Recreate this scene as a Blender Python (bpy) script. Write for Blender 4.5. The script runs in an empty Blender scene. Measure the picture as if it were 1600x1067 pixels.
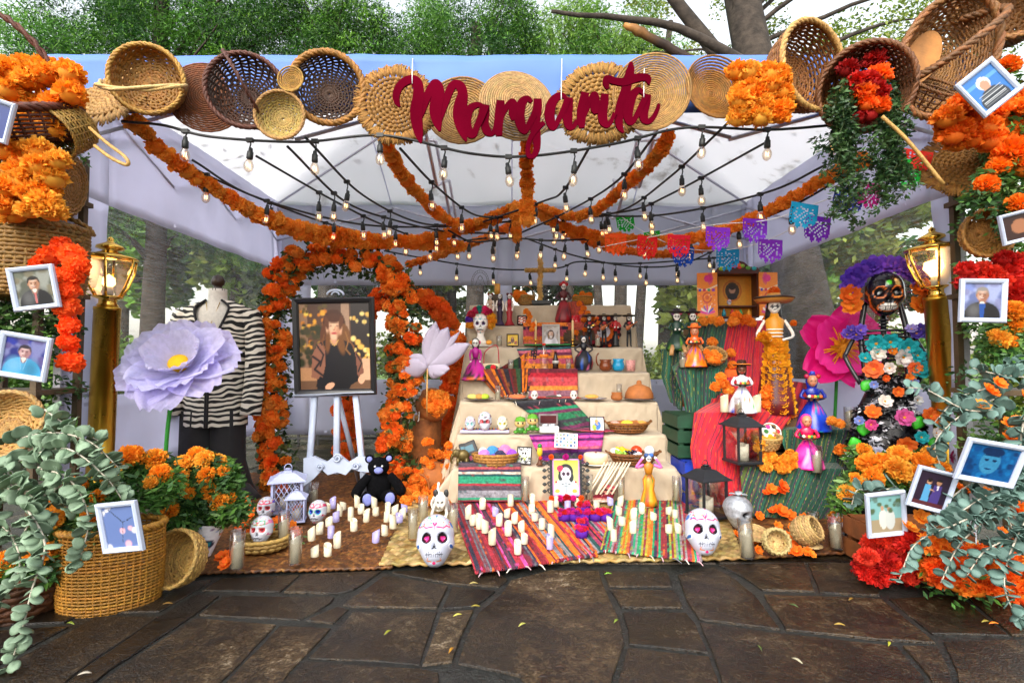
import bpy, math, random
import numpy as np
from mathutils import Matrix, Vector, Euler, noise as mnoise
R = math.radians; PI = math.pi; TAU = 2*math.pi
random.seed(7); RNG = np.random.default_rng(7)
SC = bpy.context.scene; COL = SC.collection

# ------------------------------------------------------------------ camera, sky, sun, exposure
PITCH = math.atan(32/800.0); CAMZ = 1.0; FPX = 800.0
cam = bpy.data.cameras.new('camera'); cam.sensor_width = 36; cam.lens = 18.0
cam.clip_start = 0.05; cam.clip_end = 400
co = bpy.data.objects.new('camera', cam); COL.objects.link(co)
co.location = (0, 0, CAMZ); co.rotation_euler = (R(90)+PITCH, 0, 0); SC.camera = co
SUN_EL, SUN_AZ = R(40), R(200)          # soft sun high behind the camera, a little to the left
w = bpy.data.worlds.new('World'); SC.world = w; w.use_nodes = True
nt = w.node_tree; nt.nodes.clear()
sky = nt.nodes.new('ShaderNodeTexSky'); sky.sky_type = 'NISHITA'; sky.sun_disc = False
sky.sun_elevation = SUN_EL; sky.sun_rotation = SUN_AZ; sky.dust_density = 3.0; sky.air_density = 1.9; sky.ozone_density = .4
bg = nt.nodes.new('ShaderNodeBackground'); bg.inputs[1].default_value = 0.15
wo = nt.nodes.new('ShaderNodeOutputWorld')
hs = nt.nodes.new('ShaderNodeHueSaturation'); hs.inputs['Saturation'].default_value = .30   # thin white overcast
nt.links.new(sky.outputs[0], hs.inputs['Color']); nt.links.new(hs.outputs[0], bg.inputs[0]); nt.links.new(bg.outputs[0], wo.inputs[0])
sl = bpy.data.lights.new('sun', 'SUN'); sl.energy = 0.65; sl.angle = R(35); sl.color = (1, .95, .87)
so = bpy.data.objects.new('sun', sl); COL.objects.link(so)
sd = Vector((math.sin(SUN_AZ)*math.cos(SUN_EL), math.cos(SUN_AZ)*math.cos(SUN_EL), math.sin(SUN_EL)))
so.rotation_euler = (-sd).to_track_quat('-Z', 'Y').to_euler()
vs = SC.view_settings; vs.view_transform = 'Standard'; vs.look = 'None'; vs.gamma = 1; vs.use_curve_mapping = False
vs.exposure = 1.4
SC.cycles.max_bounces = 7; SC.cycles.transparent_max_bounces = 14; SC.cycles.diffuse_bounces = 4
SC.cycles.use_denoising = True; SC.cycles.sample_clamp_indirect = 6
SC.cycles.caustics_reflective = False; SC.cycles.caustics_refractive = False

# ------------------------------------------------------------------ helpers
_cp, _sp = math.cos(PITCH), math.sin(PITCH)
def P(px, py, Y):
    """world point of a photograph pixel at distance Y in front of the camera"""
    u = (px-800)/FPX; v = (533.5-py)/FPX
    dy = _cp - v*_sp; dz = _sp + v*_cp
    t = Y/dy
    return Vector((u*t, Y, CAMZ + dz*t))
def G(px, py, Z=0.0):
    u = (px-800)/FPX; v = (533.5-py)/FPX
    dy = _cp - v*_sp; dz = _sp + v*_cp
    t = (Z-CAMZ)/dz
    return Vector((u*t, dy*t, Z))
def C(h, k=1.0):
    h = h.lstrip('#'); r = [int(h[i:i+2], 16)/255 for i in (0, 2, 4)]
    return tuple(min(1, k*(c/12.92 if c <= .04045 else ((c+.055)/1.055)**2.4)) for c in r)
def mixc(a, b, t): return tuple(a[i]*(1-t)+b[i]*t for i in range(3))
def jit(c, a=.12):
    k = 1+random.uniform(-a, a); return tuple(max(0, min(1, x*k*(1+random.uniform(-a*.3, a*.3)))) for x in c)
def T(x, y=0, z=0):
    return Matrix.Translation(x if isinstance(x, Vector) else Vector((x, y, z)))
def RX(a): return Matrix.Rotation(R(a), 4, 'X')
def RY(a): return Matrix.Rotation(R(a), 4, 'Y')
def RZ(a): return Matrix.Rotation(R(a), 4, 'Z')
def SCL(x, y=None, z=None):
    y = x if y is None else y; z = x if z is None else z
    return Matrix.Diagonal((x, y, z, 1))
def crom(pts, n=8):
    """catmull-rom through points"""
    pts = [Vector(p) for p in pts]; q = [pts[0]*2-pts[1]]+pts+[pts[-1]*2-pts[-2]]; out = []
    for i in range(1, len(q)-2):
        for k in range(n):
            t = k/n; a, b, c, d = q[i-1], q[i], q[i+1], q[i+2]
            out.append(.5*((2*b)+(c-a)*t+(2*a-5*b+4*c-d)*t*t+(3*b-a-3*c+d)*t**3))
    out.append(pts[-1]); return out
def resample(pts, step):
    out = [pts[0].copy()]; acc = 0
    for a, b in zip(pts, pts[1:]):
        L = (b-a).length
        while acc+L >= step and L > 1e-9:
            t = (step-acc)/L; a = a.lerp(b, t); out.append(a.copy()); L = (b-a).length; acc = 0
        acc += L
    return out

class MB:
    def __init__(s, col=(.8, .8, .8)):
        s.v = []; s.f = []; s.c = []; s.sm = []; s.M = Matrix(); s.col = col
    def add(s, vs, fs, col=None, smooth=True):
        o = len(s.v); M = s.M
        s.v.extend([(M @ Vector(p))[:] for p in vs])
        if col is None: col = s.col
        if len(vs) and isinstance(col, list): s.c.extend(col)
        else: s.c.extend([col]*len(vs))
        s.f.extend([tuple(i+o for i in f) for f in fs]); s.sm.extend([smooth]*len(fs)); return s
    def box(s, c, d, col=None, bev=0.0):
        x, y, z = c; a, b, e = d[0]/2, d[1]/2, d[2]/2
        if bev <= 0:
            vs = [(x+i*a, y+j*b, z+k*e) for k in (-1, 1) for j in (-1, 1) for i in (-1, 1)]
            return s.add(vs, [(0, 2, 3, 1), (4, 5, 7, 6), (0, 1, 5, 4), (2, 6, 7, 3), (0, 4, 6, 2), (1, 3, 7, 5)], col, False)
        p = []
        q = min(bev, a*.9, b*.9, e*.9)
        for zz, ins in ((-e, q), (-e+q, 0), (e-q, 0), (e, q)):
            A, B = a-ins, b-ins; k = q if ins == 0 else q*.7
            p.append([(-A+k, -B), (A-k, -B), (A, -B+k), (A, B-k), (A-k, B), (-A+k, B), (-A, B-k), (-A, -B+k)]+[zz])
        vs = [(x+u, y+v, z+r[8]) for r in p for u, v in r[:8]]; fs = []
        for k in range(3):
            for i in range(8):
                fs.append((k*8+i, k*8+(i+1) % 8, k*8+8+(i+1) % 8, k*8+8+i))
        fs += [tuple(range(7, -1, -1)), tuple(range(24, 32))]
        return s.add(vs, fs, col, False)
    def tube(s, pts, r, seg=6, col=None, closed=False, flat=1.0):
        pts = [Vector(p) for p in pts]; n = len(pts)
        if n < 2: return s
        rs = r if isinstance(r, (list, tuple)) else [r]*n
        vs = []; fs = []; cs = []; up = None
        for i in range(n):
            a = pts[(i-1) % n] if (closed or i > 0) else pts[i]; b = pts[(i+1) % n] if (closed or i < n-1) else pts[i]
            t = (b-a)
            if t.length < 1e-9: t = Vector((0, 0, 1))
            t.normalize()
            if up is None:
                up = t.orthogonal().normalized() if abs(t.z) > .99 else (Vector((0, 0, 1))-t*t.z).normalized()
            else:
                up = (up-t*up.dot(t)); up = up.normalized() if up.length > 1e-6 else t.orthogonal().normalized()
            sd_ = t.cross(up)
            for k in range(seg):
                an = TAU*k/seg
                vs.append(pts[i]+(up*math.cos(an)*flat+sd_*math.sin(an))*rs[i])
            if isinstance(col, list): cs += [col[i]]*seg
        m = n if closed else n-1
        for i in range(m):
            j = (i+1) % n
            for k in range(seg):
                fs.append((i*seg+k, i*seg+(k+1) % seg, j*seg+(k+1) % seg, j*seg+k))
        if not closed: fs += [tuple(range(seg-1, -1, -1)), tuple((n-1)*seg+k for k in range(seg))]
        return s.add(vs, fs, cs if isinstance(col, list) else col)
    def lathe(s, prof, seg=16, col=None, ripple=None, a0=0, a1=TAU, smooth=True):
        full = abs(a1-a0-TAU) < 1e-6; n = seg if full else seg+1
        vs = []; fs = []; cs = []
        for i, p in enumerate(prof):
            for k in range(n):
                an = a0+(a1-a0)*k/seg; r = p[0]
                if ripple: r *= 1+ripple(an, i/(len(prof)-1))
                vs.append((r*math.cos(an), r*math.sin(an), p[1]))
                cs.append(p[2] if len(p) > 2 else (col or s.col))
        for i in range(len(prof)-1):
            for k in range(seg):
                j = (k+1) % n
                fs.append((i*n+k, i*n+j, (i+1)*n+j, (i+1)*n+k))
        if full:
            if prof[0][0] > 1e-5: fs.append(tuple(range(n-1, -1, -1)))
            if prof[-1][0] > 1e-5: fs.append(tuple((len(prof)-1)*n+k for k in range(n)))
        return s.add(vs, fs, cs, smooth)
    def ell(s, c, r, col=None, seg=12, rings=8):
        if not isinstance(r, (tuple, list)): r = (r, r, r)
        M0 = s.M; s.M = M0 @ T(Vector(c)) @ SCL(*r)
        s.lathe([(max(1e-6, math.sin(PI*i/rings)), -math.cos(PI*i/rings)) for i in range(rings+1)], seg, col)
        s.M = M0; return s
    def grid(s, fn, nu, nv, col=None, thick=0.0, closed_u=False):
        """fn(u,v)->point, col(u,v)->colour; thick makes a solid sheet (offset along the normal)"""
        vs = []; cs = []
        for j in range(nv+1):
            for i in range(nu+1):
                vs.append(Vector(fn(i/nu, j/nv)))
                cs.append(col(i/nu, j/nv) if callable(col) else (col or s.col))
        W = nu+1; fs = [(j*W+i, j*W+i+1, (j+1)*W+i+1, (j+1)*W+i) for j in range(nv) for i in range(nu)]
        if thick:
            N = len(vs); nn = []
            for j in range(nv+1):
                for i in range(nu+1):
                    a = vs[j*W+min(i+1, nu)]-vs[j*W+max(i-1, 0)]; b = vs[min(j+1, nv)*W+i]-vs[max(j-1, 0)*W+i]
                    m = a.cross(b); nn.append(m.normalized() if m.length > 1e-12 else Vector((0, 0, 1)))
            vs = vs+[vs[k]-nn[k]*thick for k in range(N)]; cs = cs+cs
            fs += [tuple(N+k for k in reversed(f)) for f in fs]
            rim = [i for i in range(nu)]+[j*W+nu for j in range(nv)]+[nv*W+i for i in range(nu, 0, -1)]+[j*W for j in range(nv, 0, -1)]
            for k in range(len(rim)):
                a, b = rim[k], rim[(k+1) % len(rim)]; fs.append((b, a, a+N, b+N))
        return s.add(vs, fs, cs)
    def prism(s, poly, z0, z1, col=None):
        n = len(poly); vs = [(p[0], p[1], z0) for p in poly]+[(p[0], p[1], z1) for p in poly]
        fs = [tuple(range(n-1, -1, -1)), tuple(range(n, 2*n))]+[(i, (i+1) % n, n+(i+1) % n, n+i) for i in range(n)]
        return s.add(vs, fs, col, False)
    def mesh(s, name):
        me = bpy.data.meshes.new(name); me.from_pydata(s.v, [], s.f)
        me.polygons.foreach_set('use_smooth', s.sm)
        ca = me.color_attributes.new('Col', 'FLOAT_COLOR', 'POINT')
        a = np.ones((len(s.v), 4), np.float32); a[:, :3] = np.array(s.c, np.float32).reshape(-1, 3); ca.data.foreach_set('color', a.ravel())
        me.update(); return me
    def obj(s, name, m, parent=None, M=None):
        me = s.mesh(name); me.materials.append(m); return place(me, name, parent, M)
def place(me, name, parent=None, M=None):
    o = bpy.data.objects.new(name, me); COL.objects.link(o)
    if parent is not None: o.parent = parent
    if M is not None: o.matrix_basis = M
    return o
def tag(o, label=None, cat=None, group=None, kind=None):
    if label: o['label'] = label
    if cat: o['category'] = cat
    if group: o['group'] = group
    if kind: o['kind'] = kind
    return o
def thing(name, label, cat, M=None, group=None):
    o = bpy.data.objects.new(name, None); o.empty_display_size = .05; COL.objects.link(o)
    if M is not None: o.matrix_basis = M if isinstance(M, Matrix) else T(Vector(M))
    return tag(o, label, cat, group)
def dup(root, M, label=None, group=None, parent=None):
    def cp(o, par):
        c = o.copy(); COL.objects.link(c); c.parent = par
        for ch in KIDS.get(o, list(o.children)): cp(ch, c)
        return c
    r = cp(root, parent); r.matrix_basis = M
    if label: r['label'] = label
    if group: r['group'] = group
    return r
KIDS = {}
def fn(x, y=0., z=0.): return mnoise.noise(Vector((x, y, z)))

# ------------------------------------------------------------------ materials
MATS = {}
def nodes(name):
    m = bpy.data.materials.new(name); m.use_nodes = True; n = m.node_tree; n.nodes.clear()
    out = n.nodes.new('ShaderNodeOutputMaterial'); return m, n, out
def N(n, t, **kw):
    x = n.nodes.new(t)
    for k, v in kw.items():
        if k in x.inputs: x.inputs[k].default_value = v
        else: setattr(x, k, v)
    return x
def mat(name, col=None, rough=.6, metal=0., attr=True, var=.12, vscale=40., bump=0., bscale=120., sheen=0., trans=0., spec=.5, rvar=0., emis=0., sss=0., objvar=0., alpha=None, gain=1.):
    if name in MATS: return MATS[name]
    m, n, out = nodes(name); L = n.links.new
    b = N(n, 'ShaderNodeBsdfPrincipled'); b.inputs['Roughness'].default_value = rough; b.inputs['Metallic'].default_value = metal
    b.inputs['Specular IOR Level'].default_value = spec
    if sheen: b.inputs['Sheen Weight'].default_value = sheen
    tc = N(n, 'ShaderNodeTexCoord')
    if col is None: a = N(n, 'ShaderNodeAttribute'); a.attribute_name = 'Col'; src = a.outputs['Color']
    else: a = N(n, 'ShaderNodeRGB'); a.outputs[0].default_value = (*col, 1); src = a.outputs[0]
    if gain != 1: mg = N(n, 'ShaderNodeVectorMath'); mg.operation = 'SCALE'; mg.inputs['Scale'].default_value = gain; L(src, mg.inputs[0]); src = mg.outputs[0]
    if var:
        tx = N(n, 'ShaderNodeTexNoise', Scale=vscale, Detail=4.0); L(tc.outputs['Object'], tx.inputs['Vector'])
        mr = N(n, 'ShaderNodeMapRange'); mr.inputs[1].default_value = .3; mr.inputs[2].default_value = .7; mr.inputs[3].default_value = 1-var; mr.inputs[4].default_value = 1+var
        L(tx.outputs[0], mr.inputs[0]); mx = N(n, 'ShaderNodeVectorMath'); mx.operation = 'SCALE'; L(src, mx.inputs[0]); L(mr.outputs[0], mx.inputs['Scale']); src = mx.outputs[0]
        if rvar:
            m2 = N(n, 'ShaderNodeMapRange'); m2.inputs[3].default_value = max(.02, rough-rvar); m2.inputs[4].default_value = min(1, rough+rvar); m2.inputs[1].default_value = .3; m2.inputs[2].default_value = .7
            L(tx.outputs[0], m2.inputs[0]); L(m2.outputs[0], b.inputs['Roughness'])
    if objvar:
        oi = N(n, 'ShaderNodeObjectInfo'); m3 = N(n, 'ShaderNodeMapRange'); m3.inputs[3].default_value = 1-objvar; m3.inputs[4].default_value = 1+objvar
        L(oi.outputs['Random'], m3.inputs[0]); mx = N(n, 'ShaderNodeVectorMath'); mx.operation = 'SCALE'; L(src, mx.inputs[0]); L(m3.outputs[0], mx.inputs['Scale']); src = mx.outputs[0]
    L(src, b.inputs['Base Color'])
    if bump:
        t2 = N(n, 'ShaderNodeTexNoise', Scale=bscale, Detail=5.0); L(tc.outputs['Object'], t2.inputs['Vector'])
        bp = N(n, 'ShaderNodeBump', Strength=bump, Distance=.01); L(t2.outputs[0], bp.inputs['Height']); L(bp.outputs[0], b.inputs['Normal'])
    if sss: b.inputs['Subsurface Weight'].default_value = sss; b.inputs['Subsurface Radius'].default_value = (.02, .015, .008)
    if emis: L(src, b.inputs['Emission Color']); b.inputs['Emission Strength'].default_value = emis
    sh = b.outputs[0]
    if trans:
        tr = N(n, 'ShaderNodeBsdfTranslucent'); L(src, tr.inputs[0]); mix = N(n, 'ShaderNodeMixShader'); mix.inputs[0].default_value = trans
        L(sh, mix.inputs[1]); L(tr.outputs[0], mix.inputs[2]); sh = mix.outputs[0]
    if alpha is not None:
        tp = N(n, 'ShaderNodeBsdfTransparent'); mix = N(n, 'ShaderNodeMixShader'); mix.inputs[0].default_value = alpha
        L(tp.outputs[0], mix.inputs[1]); L(sh, mix.inputs[2]); sh = mix.outputs[0]
    L(sh, out.inputs[0]); MATS[name] = m; return m
def glass_mat(name, tint=(1, 1, 1), rough=.03, base=.06, streak=0.):
    if name in MATS: return MATS[name]
    m, n, out = nodes(name); L = n.links.new
    tp = N(n, 'ShaderNodeBsdfTransparent'); tp.inputs[0].default_value = (*tint, 1)
    gl = N(n, 'ShaderNodeBsdfGlossy'); gl.inputs['Roughness'].default_value = rough
    fr = N(n, 'ShaderNodeLayerWeight', Blend=.25); mr = N(n, 'ShaderNodeMapRange'); mr.inputs[3].default_value = base; mr.inputs[4].default_value = .75
    L(fr.outputs['Facing'], mr.inputs[0]); mix = N(n, 'ShaderNodeMixShader'); L(mr.outputs[0], mix.inputs[0]); L(tp.outputs[0], mix.inputs[1]); L(gl.outputs[0], mix.inputs[2])
    sh = mix.outputs[0]
    if streak:
        tc = N(n, 'ShaderNodeTexCoord'); mp = N(n, 'ShaderNodeMapping'); mp.inputs['Rotation'].default_value = (R(25), R(20), R(10)); mp.inputs['Scale'].default_value = (4, 4, 30)
        tx = N(n, 'ShaderNodeTexNoise', Scale=1.6, Detail=6.0, Distortion=.6); L(tc.outputs['Object'], mp.inputs[0]); L(mp.outputs[0], tx.inputs['Vector'])
        bp = N(n, 'ShaderNodeBump', Strength=.8, Distance=.03); L(tx.outputs[0], bp.inputs['Height']); L(bp.outputs[0], gl.inputs['Normal'])
        df = N(n, 'ShaderNodeBsdfDiffuse'); df.inputs[0].default_value = (.75, .78, .82, 1)
        r2 = N(n, 'ShaderNodeMapRange'); r2.inputs[1].default_value = .56; r2.inputs[2].default_value = .72; r2.inputs[3].default_value = 0.03; r2.inputs[4].default_value = streak
        L(tx.outputs[0], r2.inputs[0]); m2 = N(n, 'ShaderNodeMixShader'); L(r2.outputs[0], m2.inputs[0]); L(sh, m2.inputs[1]); L(df.outputs[0], m2.inputs[2]); sh = m2.outputs[0]
    L(sh, out.inputs[0]); MATS[name] = m; return m
def emit_mat(name, col, st):
    if name in MATS: return MATS[name]
    m, n, out = nodes(name); e = N(n, 'ShaderNodeEmission', Strength=st); e.inputs[0].default_value = (*col, 1); n.links.new(e.outputs[0], out.inputs[0])
    m.cycles.emission_sampling = 'NONE'; MATS[name] = m; return m
PAINT = mat('painted_surface', rough=.42, var=.08, vscale=60)
MATTE = mat('matte_painted', rough=.8, var=.1, vscale=50, bump=.15)
CLOTH = mat('woven_cloth', rough=.9, var=.14, vscale=90, bump=.35, bscale=300, sheen=.2)
GLOSS = mat('glazed_ceramic', rough=.16, var=.05)
PRINT = mat('printed_picture', rough=.3, var=0, gain=.72)
WICKER = mat('wicker', gain=.74, rough=.55, var=.3, vscale=70, bump=.4, bscale=200, objvar=.12)
STRAW = mat('straw', gain=.70, rough=.65, var=.25, vscale=80, bump=.4, bscale=220, objvar=.08)
PETAL = mat('petal', rough=.75, var=.1, vscale=120, trans=.36, objvar=.10)
LEAF = mat('leaf', rough=.5, var=.2, vscale=90, trans=.2, objvar=.2)
PAPER = mat('crepe_paper', rough=.8, var=.06, trans=.3, objvar=.08)
BLACK = mat('black_metal', (.012, .012, .014), rough=.4, var=0)
RUBBER = mat('black_rubber', (.010, .012, .012), rough=.5, var=0)
GOLD = mat('gold_paint', (.62, .36, .045), rough=.3, metal=1, var=.12, vscale=6, rvar=.08)
BRASS = mat('polished_brass', (.80, .50, .10), rough=.14, metal=1, var=0)
WAX = mat('wax', (.82, .74, .56), rough=.5, var=.05, sss=.0)
WHITEP = mat('white_painted_wood', (.48, .54, .68), rough=.45, var=.06, vscale=12)
GLASS = glass_mat('clear_glass', base=.05)
WOOD = mat('wood_attr', rough=.6, var=.3, vscale=14, bump=.2)
# ------------------------------------------------------------------ ground: crazy paving
def stone_mat():
    m, n, out = nodes('wet_flagstone'); L = n.links.new
    tc = N(n, 'ShaderNodeTexCoord'); b = N(n, 'ShaderNodeBsdfPrincipled')
    oi = N(n, 'ShaderNodeObjectInfo')
    off = N(n, 'ShaderNodeVectorMath'); off.operation = 'SCALE'; off.inputs[0].default_value = (7, 3, 5); L(oi.outputs['Random'], off.inputs['Scale'])
    ad = N(n, 'ShaderNodeVectorMath'); L(tc.outputs['Object'], ad.inputs[0]); L(off.outputs[0], ad.inputs[1])
    n1 = N(n, 'ShaderNodeTexNoise', Scale=3.0, Detail=9.0, Roughness=.68, Distortion=.5); L(ad.outputs[0], n1.inputs['Vector'])
    n2 = N(n, 'ShaderNodeTexNoise', Scale=26.0, Detail=6.0, Roughness=.75); L(ad.outputs[0], n2.inputs['Vector'])
    n3 = N(n, 'ShaderNodeTexNoise', Scale=1.7, Detail=3.0, Distortion=.9); L(ad.outputs[0], n3.inputs['Vector'])
    cr = N(n, 'ShaderNodeValToRGB'); e = cr.color_ramp.elements
    e[0].position = .3; e[0].color = (.004, .0035, .003, 1); e[1].position = .8; e[1].color = (.19, .15, .105, 1)
    for p, c in ((.46, (.013, .0085, .005, 1)), (.6, (.038, .024, .0115, 1)), (.68, (.076, .052, .028, 1))):
        x = e.new(p); x.color = c
    mx = N(n, 'ShaderNodeMath'); mx.operation = 'MULTIPLY_ADD'; mx.inputs[1].default_value = .75; L(n2.outputs[0], mx.inputs[0])
    m2 = N(n, 'ShaderNodeMath'); m2.operation = 'MULTIPLY_ADD'; m2.inputs[1].default_value = .85; m2.inputs[2].default_value = -.29; L(n1.outputs[0], m2.inputs[0]); L(m2.outputs[0], mx.inputs[2])
    n4 = N(n, 'ShaderNodeTexNoise', Scale=110.0, Detail=3.0); L(ad.outputs[0], n4.inputs['Vector']); mx4 = N(n, 'ShaderNodeMath'); mx4.operation = 'MULTIPLY_ADD'; mx4.inputs[1].default_value = .42; L(n4.outputs[0], mx4.inputs[0]); sb_ = N(n, 'ShaderNodeMath'); sb_.operation = 'SUBTRACT'; sb_.inputs[1].default_value = .21; L(mx.outputs[0], sb_.inputs[0]); L(sb_.outputs[0], mx4.inputs[2]); mx = mx4
    L(mx.outputs[0], cr.inputs[0])
    mr = N(n, 'ShaderNodeMapRange'); mr.inputs[3].default_value = .5; mr.inputs[4].default_value = 1.45; L(oi.outputs['Random'], mr.inputs[0])
    sc = N(n, 'ShaderNodeVectorMath'); sc.operation = 'SCALE'; L(cr.outputs[0], sc.inputs[0]); L(mr.outputs[0], sc.inputs['Scale']); L(sc.outputs[0], b.inputs['Base Color'])
    rr = N(n, 'ShaderNodeMapRange'); rr.inputs[1].default_value = .35; rr.inputs[2].default_value = .65; rr.inputs[3].default_value = .08; rr.inputs[4].default_value = .42
    L(n3.outputs[0], rr.inputs[0]); L(rr.outputs[0], b.inputs['Roughness'])
    bp = N(n, 'ShaderNodeBump', Strength=.9, Distance=.016); L(mx.outputs[0], bp.inputs['Height']); L(bp.outputs[0], b.inputs['Normal'])
    L(b.outputs[0], out.inputs[0]); return m
STONE = stone_mat()
MORTAR = mat('wet_mortar', (.016, .017, .015), rough=.45, var=.5, vscale=30, bump=.8, bscale=90)
gm = MB(); gm.grid(lambda u, v: (-120+240*u, -30+230*v, -.004), 24, 24)
ground = tag(gm.obj('ground', mat('park_ground', (.075, .068, .055), rough=.9, var=.3, vscale=.6, bump=.3, bscale=6)), kind='structure')
pm = MB(); pm.grid(lambda u, v: (-7+14*u, -.5+9.5*v, .015+.004*fn(u*60, v*50)), 60, 60)
pave = tag(pm.obj('pavement', MORTAR), kind='structure')
SP = [[(345,911),(469,905),(437,932),(315,930)],[(473,904),(596,899),(553,929),(527,935),(443,932)],
[(348,938),(522,941),(518,949),(470,977),(308,969)],[(528,955),(545,960),(520,983),(476,978)],
[(306,973),(431,984),(354,1068),(340,1080),(150,1080),(176,1059)],[(437,986),(519,988),(452,1059),(440,1080),(348,1080),(360,1067)],
[(551,964),(684,963),(656,1048),(482,1037)],[(478,1044),(654,1056),(685,1062),(690,1110),(400,1110),(455,1063)],
[(602,906),(612,907),(700,923),(684,958),(551,956),(534,954)],[(612,900),(770,890),(793,913),(781,924),(705,919),(618,903)],
[(706,924),(776,930),(742,955),(690,959)],[(689,965),(740,961),(722,998),(706,1045),(660,1049)],
[(798,914),(860,898),(935,899),(947,934),(964,964),(973,991),(975,1013),(958,1068),(955,1090),(830,1090),(811,1066),(770,1057),(713,1047),(728,1007),(747,966),(780,938)],
[(942,899),(1045,901),(1052,924),(952,923)],[(954,929),(1054,930),(1069,958),(970,957)],[(972,964),(1073,964),(1086,982),(1107,1029),(984,1015),(980,992)],
[(982,1021),(1108,1035),(1121,1068),(1124,1090),(960,1090),(965,1068)],[(1058,905),(1114,893),(1151,914),(1181,938),(1219,992),(1092,976),(1074,948)],
[(1121,889),(1257,886),(1274,932),(1191,929),(1162,908)],[(1262,886),(1358,884),(1376,938),(1281,933)],
[(1192,936),(1378,943),(1462,1013),(1375,1008),(1229,992)],[(1386,942),(1500,938),(1577,1002),(1457,998)],
[(1094,981),(1228,999),(1374,1015),(1402,1019),(1444,1068),(1450,1090),(1130,1090),(1126,1066)],[(1410,1017),(1464,1019),(1487,1060),(1490,1090),(1462,1090),(1453,1067)],
[(1474,1011),(1650,1006),(1760,1090),(1500,1090),(1495,1060)],[(343,938),(303,969),(170,1057),(130,1090),(90,1090),(134,1053),(254,968),(309,935)],
[(247,918),(332,913),(268,953),(250,964),(152,964),(140,930)],[(150,971),(250,970),(128,1052),(85,1090),(-60,1090),(32,1035),(114,992)],
[(-120,1000),(108,987),(26,1031),(-60,1080),(-180,1080)],[(136,962),(100,980),(-120,992),(-120,920),(140,922)],[(1504,935),(1620,930),(1700,1000),(1582,1001)]]
def smooth_poly(q):
    """subdivide and wobble an outline so a stone's edge is not ruler straight"""
    out = []
    for a, b in zip(q, q[1:]+q[:1]):
        L = (b-a).length; n = max(2, int(L/.07))
        for k in range(n):
            p = a.lerp(b, k/n); w = .006 if k else .010
            c = sum(q, Vector())/len(q); d = (c-p).normalized()
            p = p + d*(.0+w*(fn(p.x*9, p.y*9, 3)+.1)); out.append(p)
    return out
def stone(q, seed):
    q = [Vector((p[0], p[1], 0)) for p in q]; q = smooth_poly(q); c = sum(q, Vector())/len(q); n = len(q)
    h = .011+.004*fn(seed*3.1); vs = []; fs = []
    for z, sh in ((0, 0), (h-.003, .001), (h, .004)):
        for p in q:
            d = (c-p); d.normalize(); x = p+d*sh; vs.append((x.x-c.x, x.y-c.y, z))
    for k in range(2):
        for i in range(n): fs.append((k*n+i, k*n+(i+1) % n, (k+1)*n+(i+1) % n, (k+1)*n+i))
    fs.append(tuple(2*n+i for i in range(n)))
    mb = MB(); mb.add(vs, fs, None, False); mb.obj('flagstone', STONE, pave, T(c.x, c.y, .012))
for i, q in enumerate(SP):
    qq = [G(x, y) for x, y in q]
    if sum(a.x*b.y-b.x*a.y for a, b in zip(qq, qq[1:]+qq[:1])) < 0: qq.reverse()
    stone(qq, i)
def jgrid(x0, x1, y0, y1, dx, dy, sd0):
    nx = max(1, round((x1-x0)/dx)); ny = max(1, round((y1-y0)/dy)); rr = random.Random(sd0); pt = {}
    for i in range(nx+1):
        for j in range(ny+1):
            ex = 0 if i in (0, nx) else .16*dx; ey = 0 if j in (0, ny) else .16*dy
            pt[i, j] = Vector((x0+(x1-x0)*i/nx+rr.uniform(-ex, ex), y0+(y1-y0)*j/ny+rr.uniform(-ey, ey), 0))
    for i in range(nx):
        for j in range(ny):
            q = [pt[i, j], pt[i+1, j], pt[i+1, j+1], pt[i, j+1]]; c = sum(q, Vector())/4
            stone([p+(c-p).normalized()*.008 for p in q], i*31+j)
jgrid(-4.6, 4.6, .1, 1.50, .62, .5, 1); jgrid(-4.6, 4.6, 2.53, 7.4, .70, .55, 2)
jgrid(-4.6, -2.9, 1.52, 2.60, .6, .5, 3); jgrid(2.9, 4.6, 1.52, 2.60, .6, .5, 4)
lm = MB(); lm.grid(lambda u, v: (-40+80*u, 9+60*v, .01+.15*fn(u*20, v*20)), 40, 30)
tag(lm.obj('lawn', mat('grass', (.10, .20, .025), rough=.9, var=.45, vscale=2.5, bump=.6, bscale=40)), kind='structure')
# litter: fallen leaves on the stones
for i, (x, y, a, c) in enumerate([(262,912,20,'a8902c'),(262,945,10,'7c5a20'),(110,976,-15,'8a9a30'),(705,1018,70,'c08a28'),(715,963,25,'b8b050'),(606,990,60,'90902c'),(743,949,0,'a09030'),(816,978,40,'c0c060'),(950,898,10,'70a030'),(1240,948,-50,'3c5020'),(1312,978,-10,'b09040'),(1390,1008,45,'b0b030'),(1330,938,30,'806020'),(1553,976,0,'d8781c'),(1187,1014,88,'4a5a28'),(1245,1034,-60,'c0b89a'),(740,913,5,'b0a060'),(132,1055,20,'b8b0a0'),(963,972,50,'708030'),(1540,973,10,'908030'),(876,1044,0,'3a2416'),(850,1060,0,'28160e')]):
    mb = MB(C(c)); L = .018
    mb.grid(lambda u, v: ((u-.5)*L*2, (v-.5)*L*.5*math.sin(PI*min(.98, max(.02, u))), .004+.006*math.sin(PI*u)+.002*v), 6, 2, thick=.0015)
    tag(mb.obj('fallen_leaf', LEAF, None, T(G(x, y, .028)) @ RZ(a)), 'small fallen leaf lying on the wet dark flagstones', 'leaf', 'fallen leaves on the paving')

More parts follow.
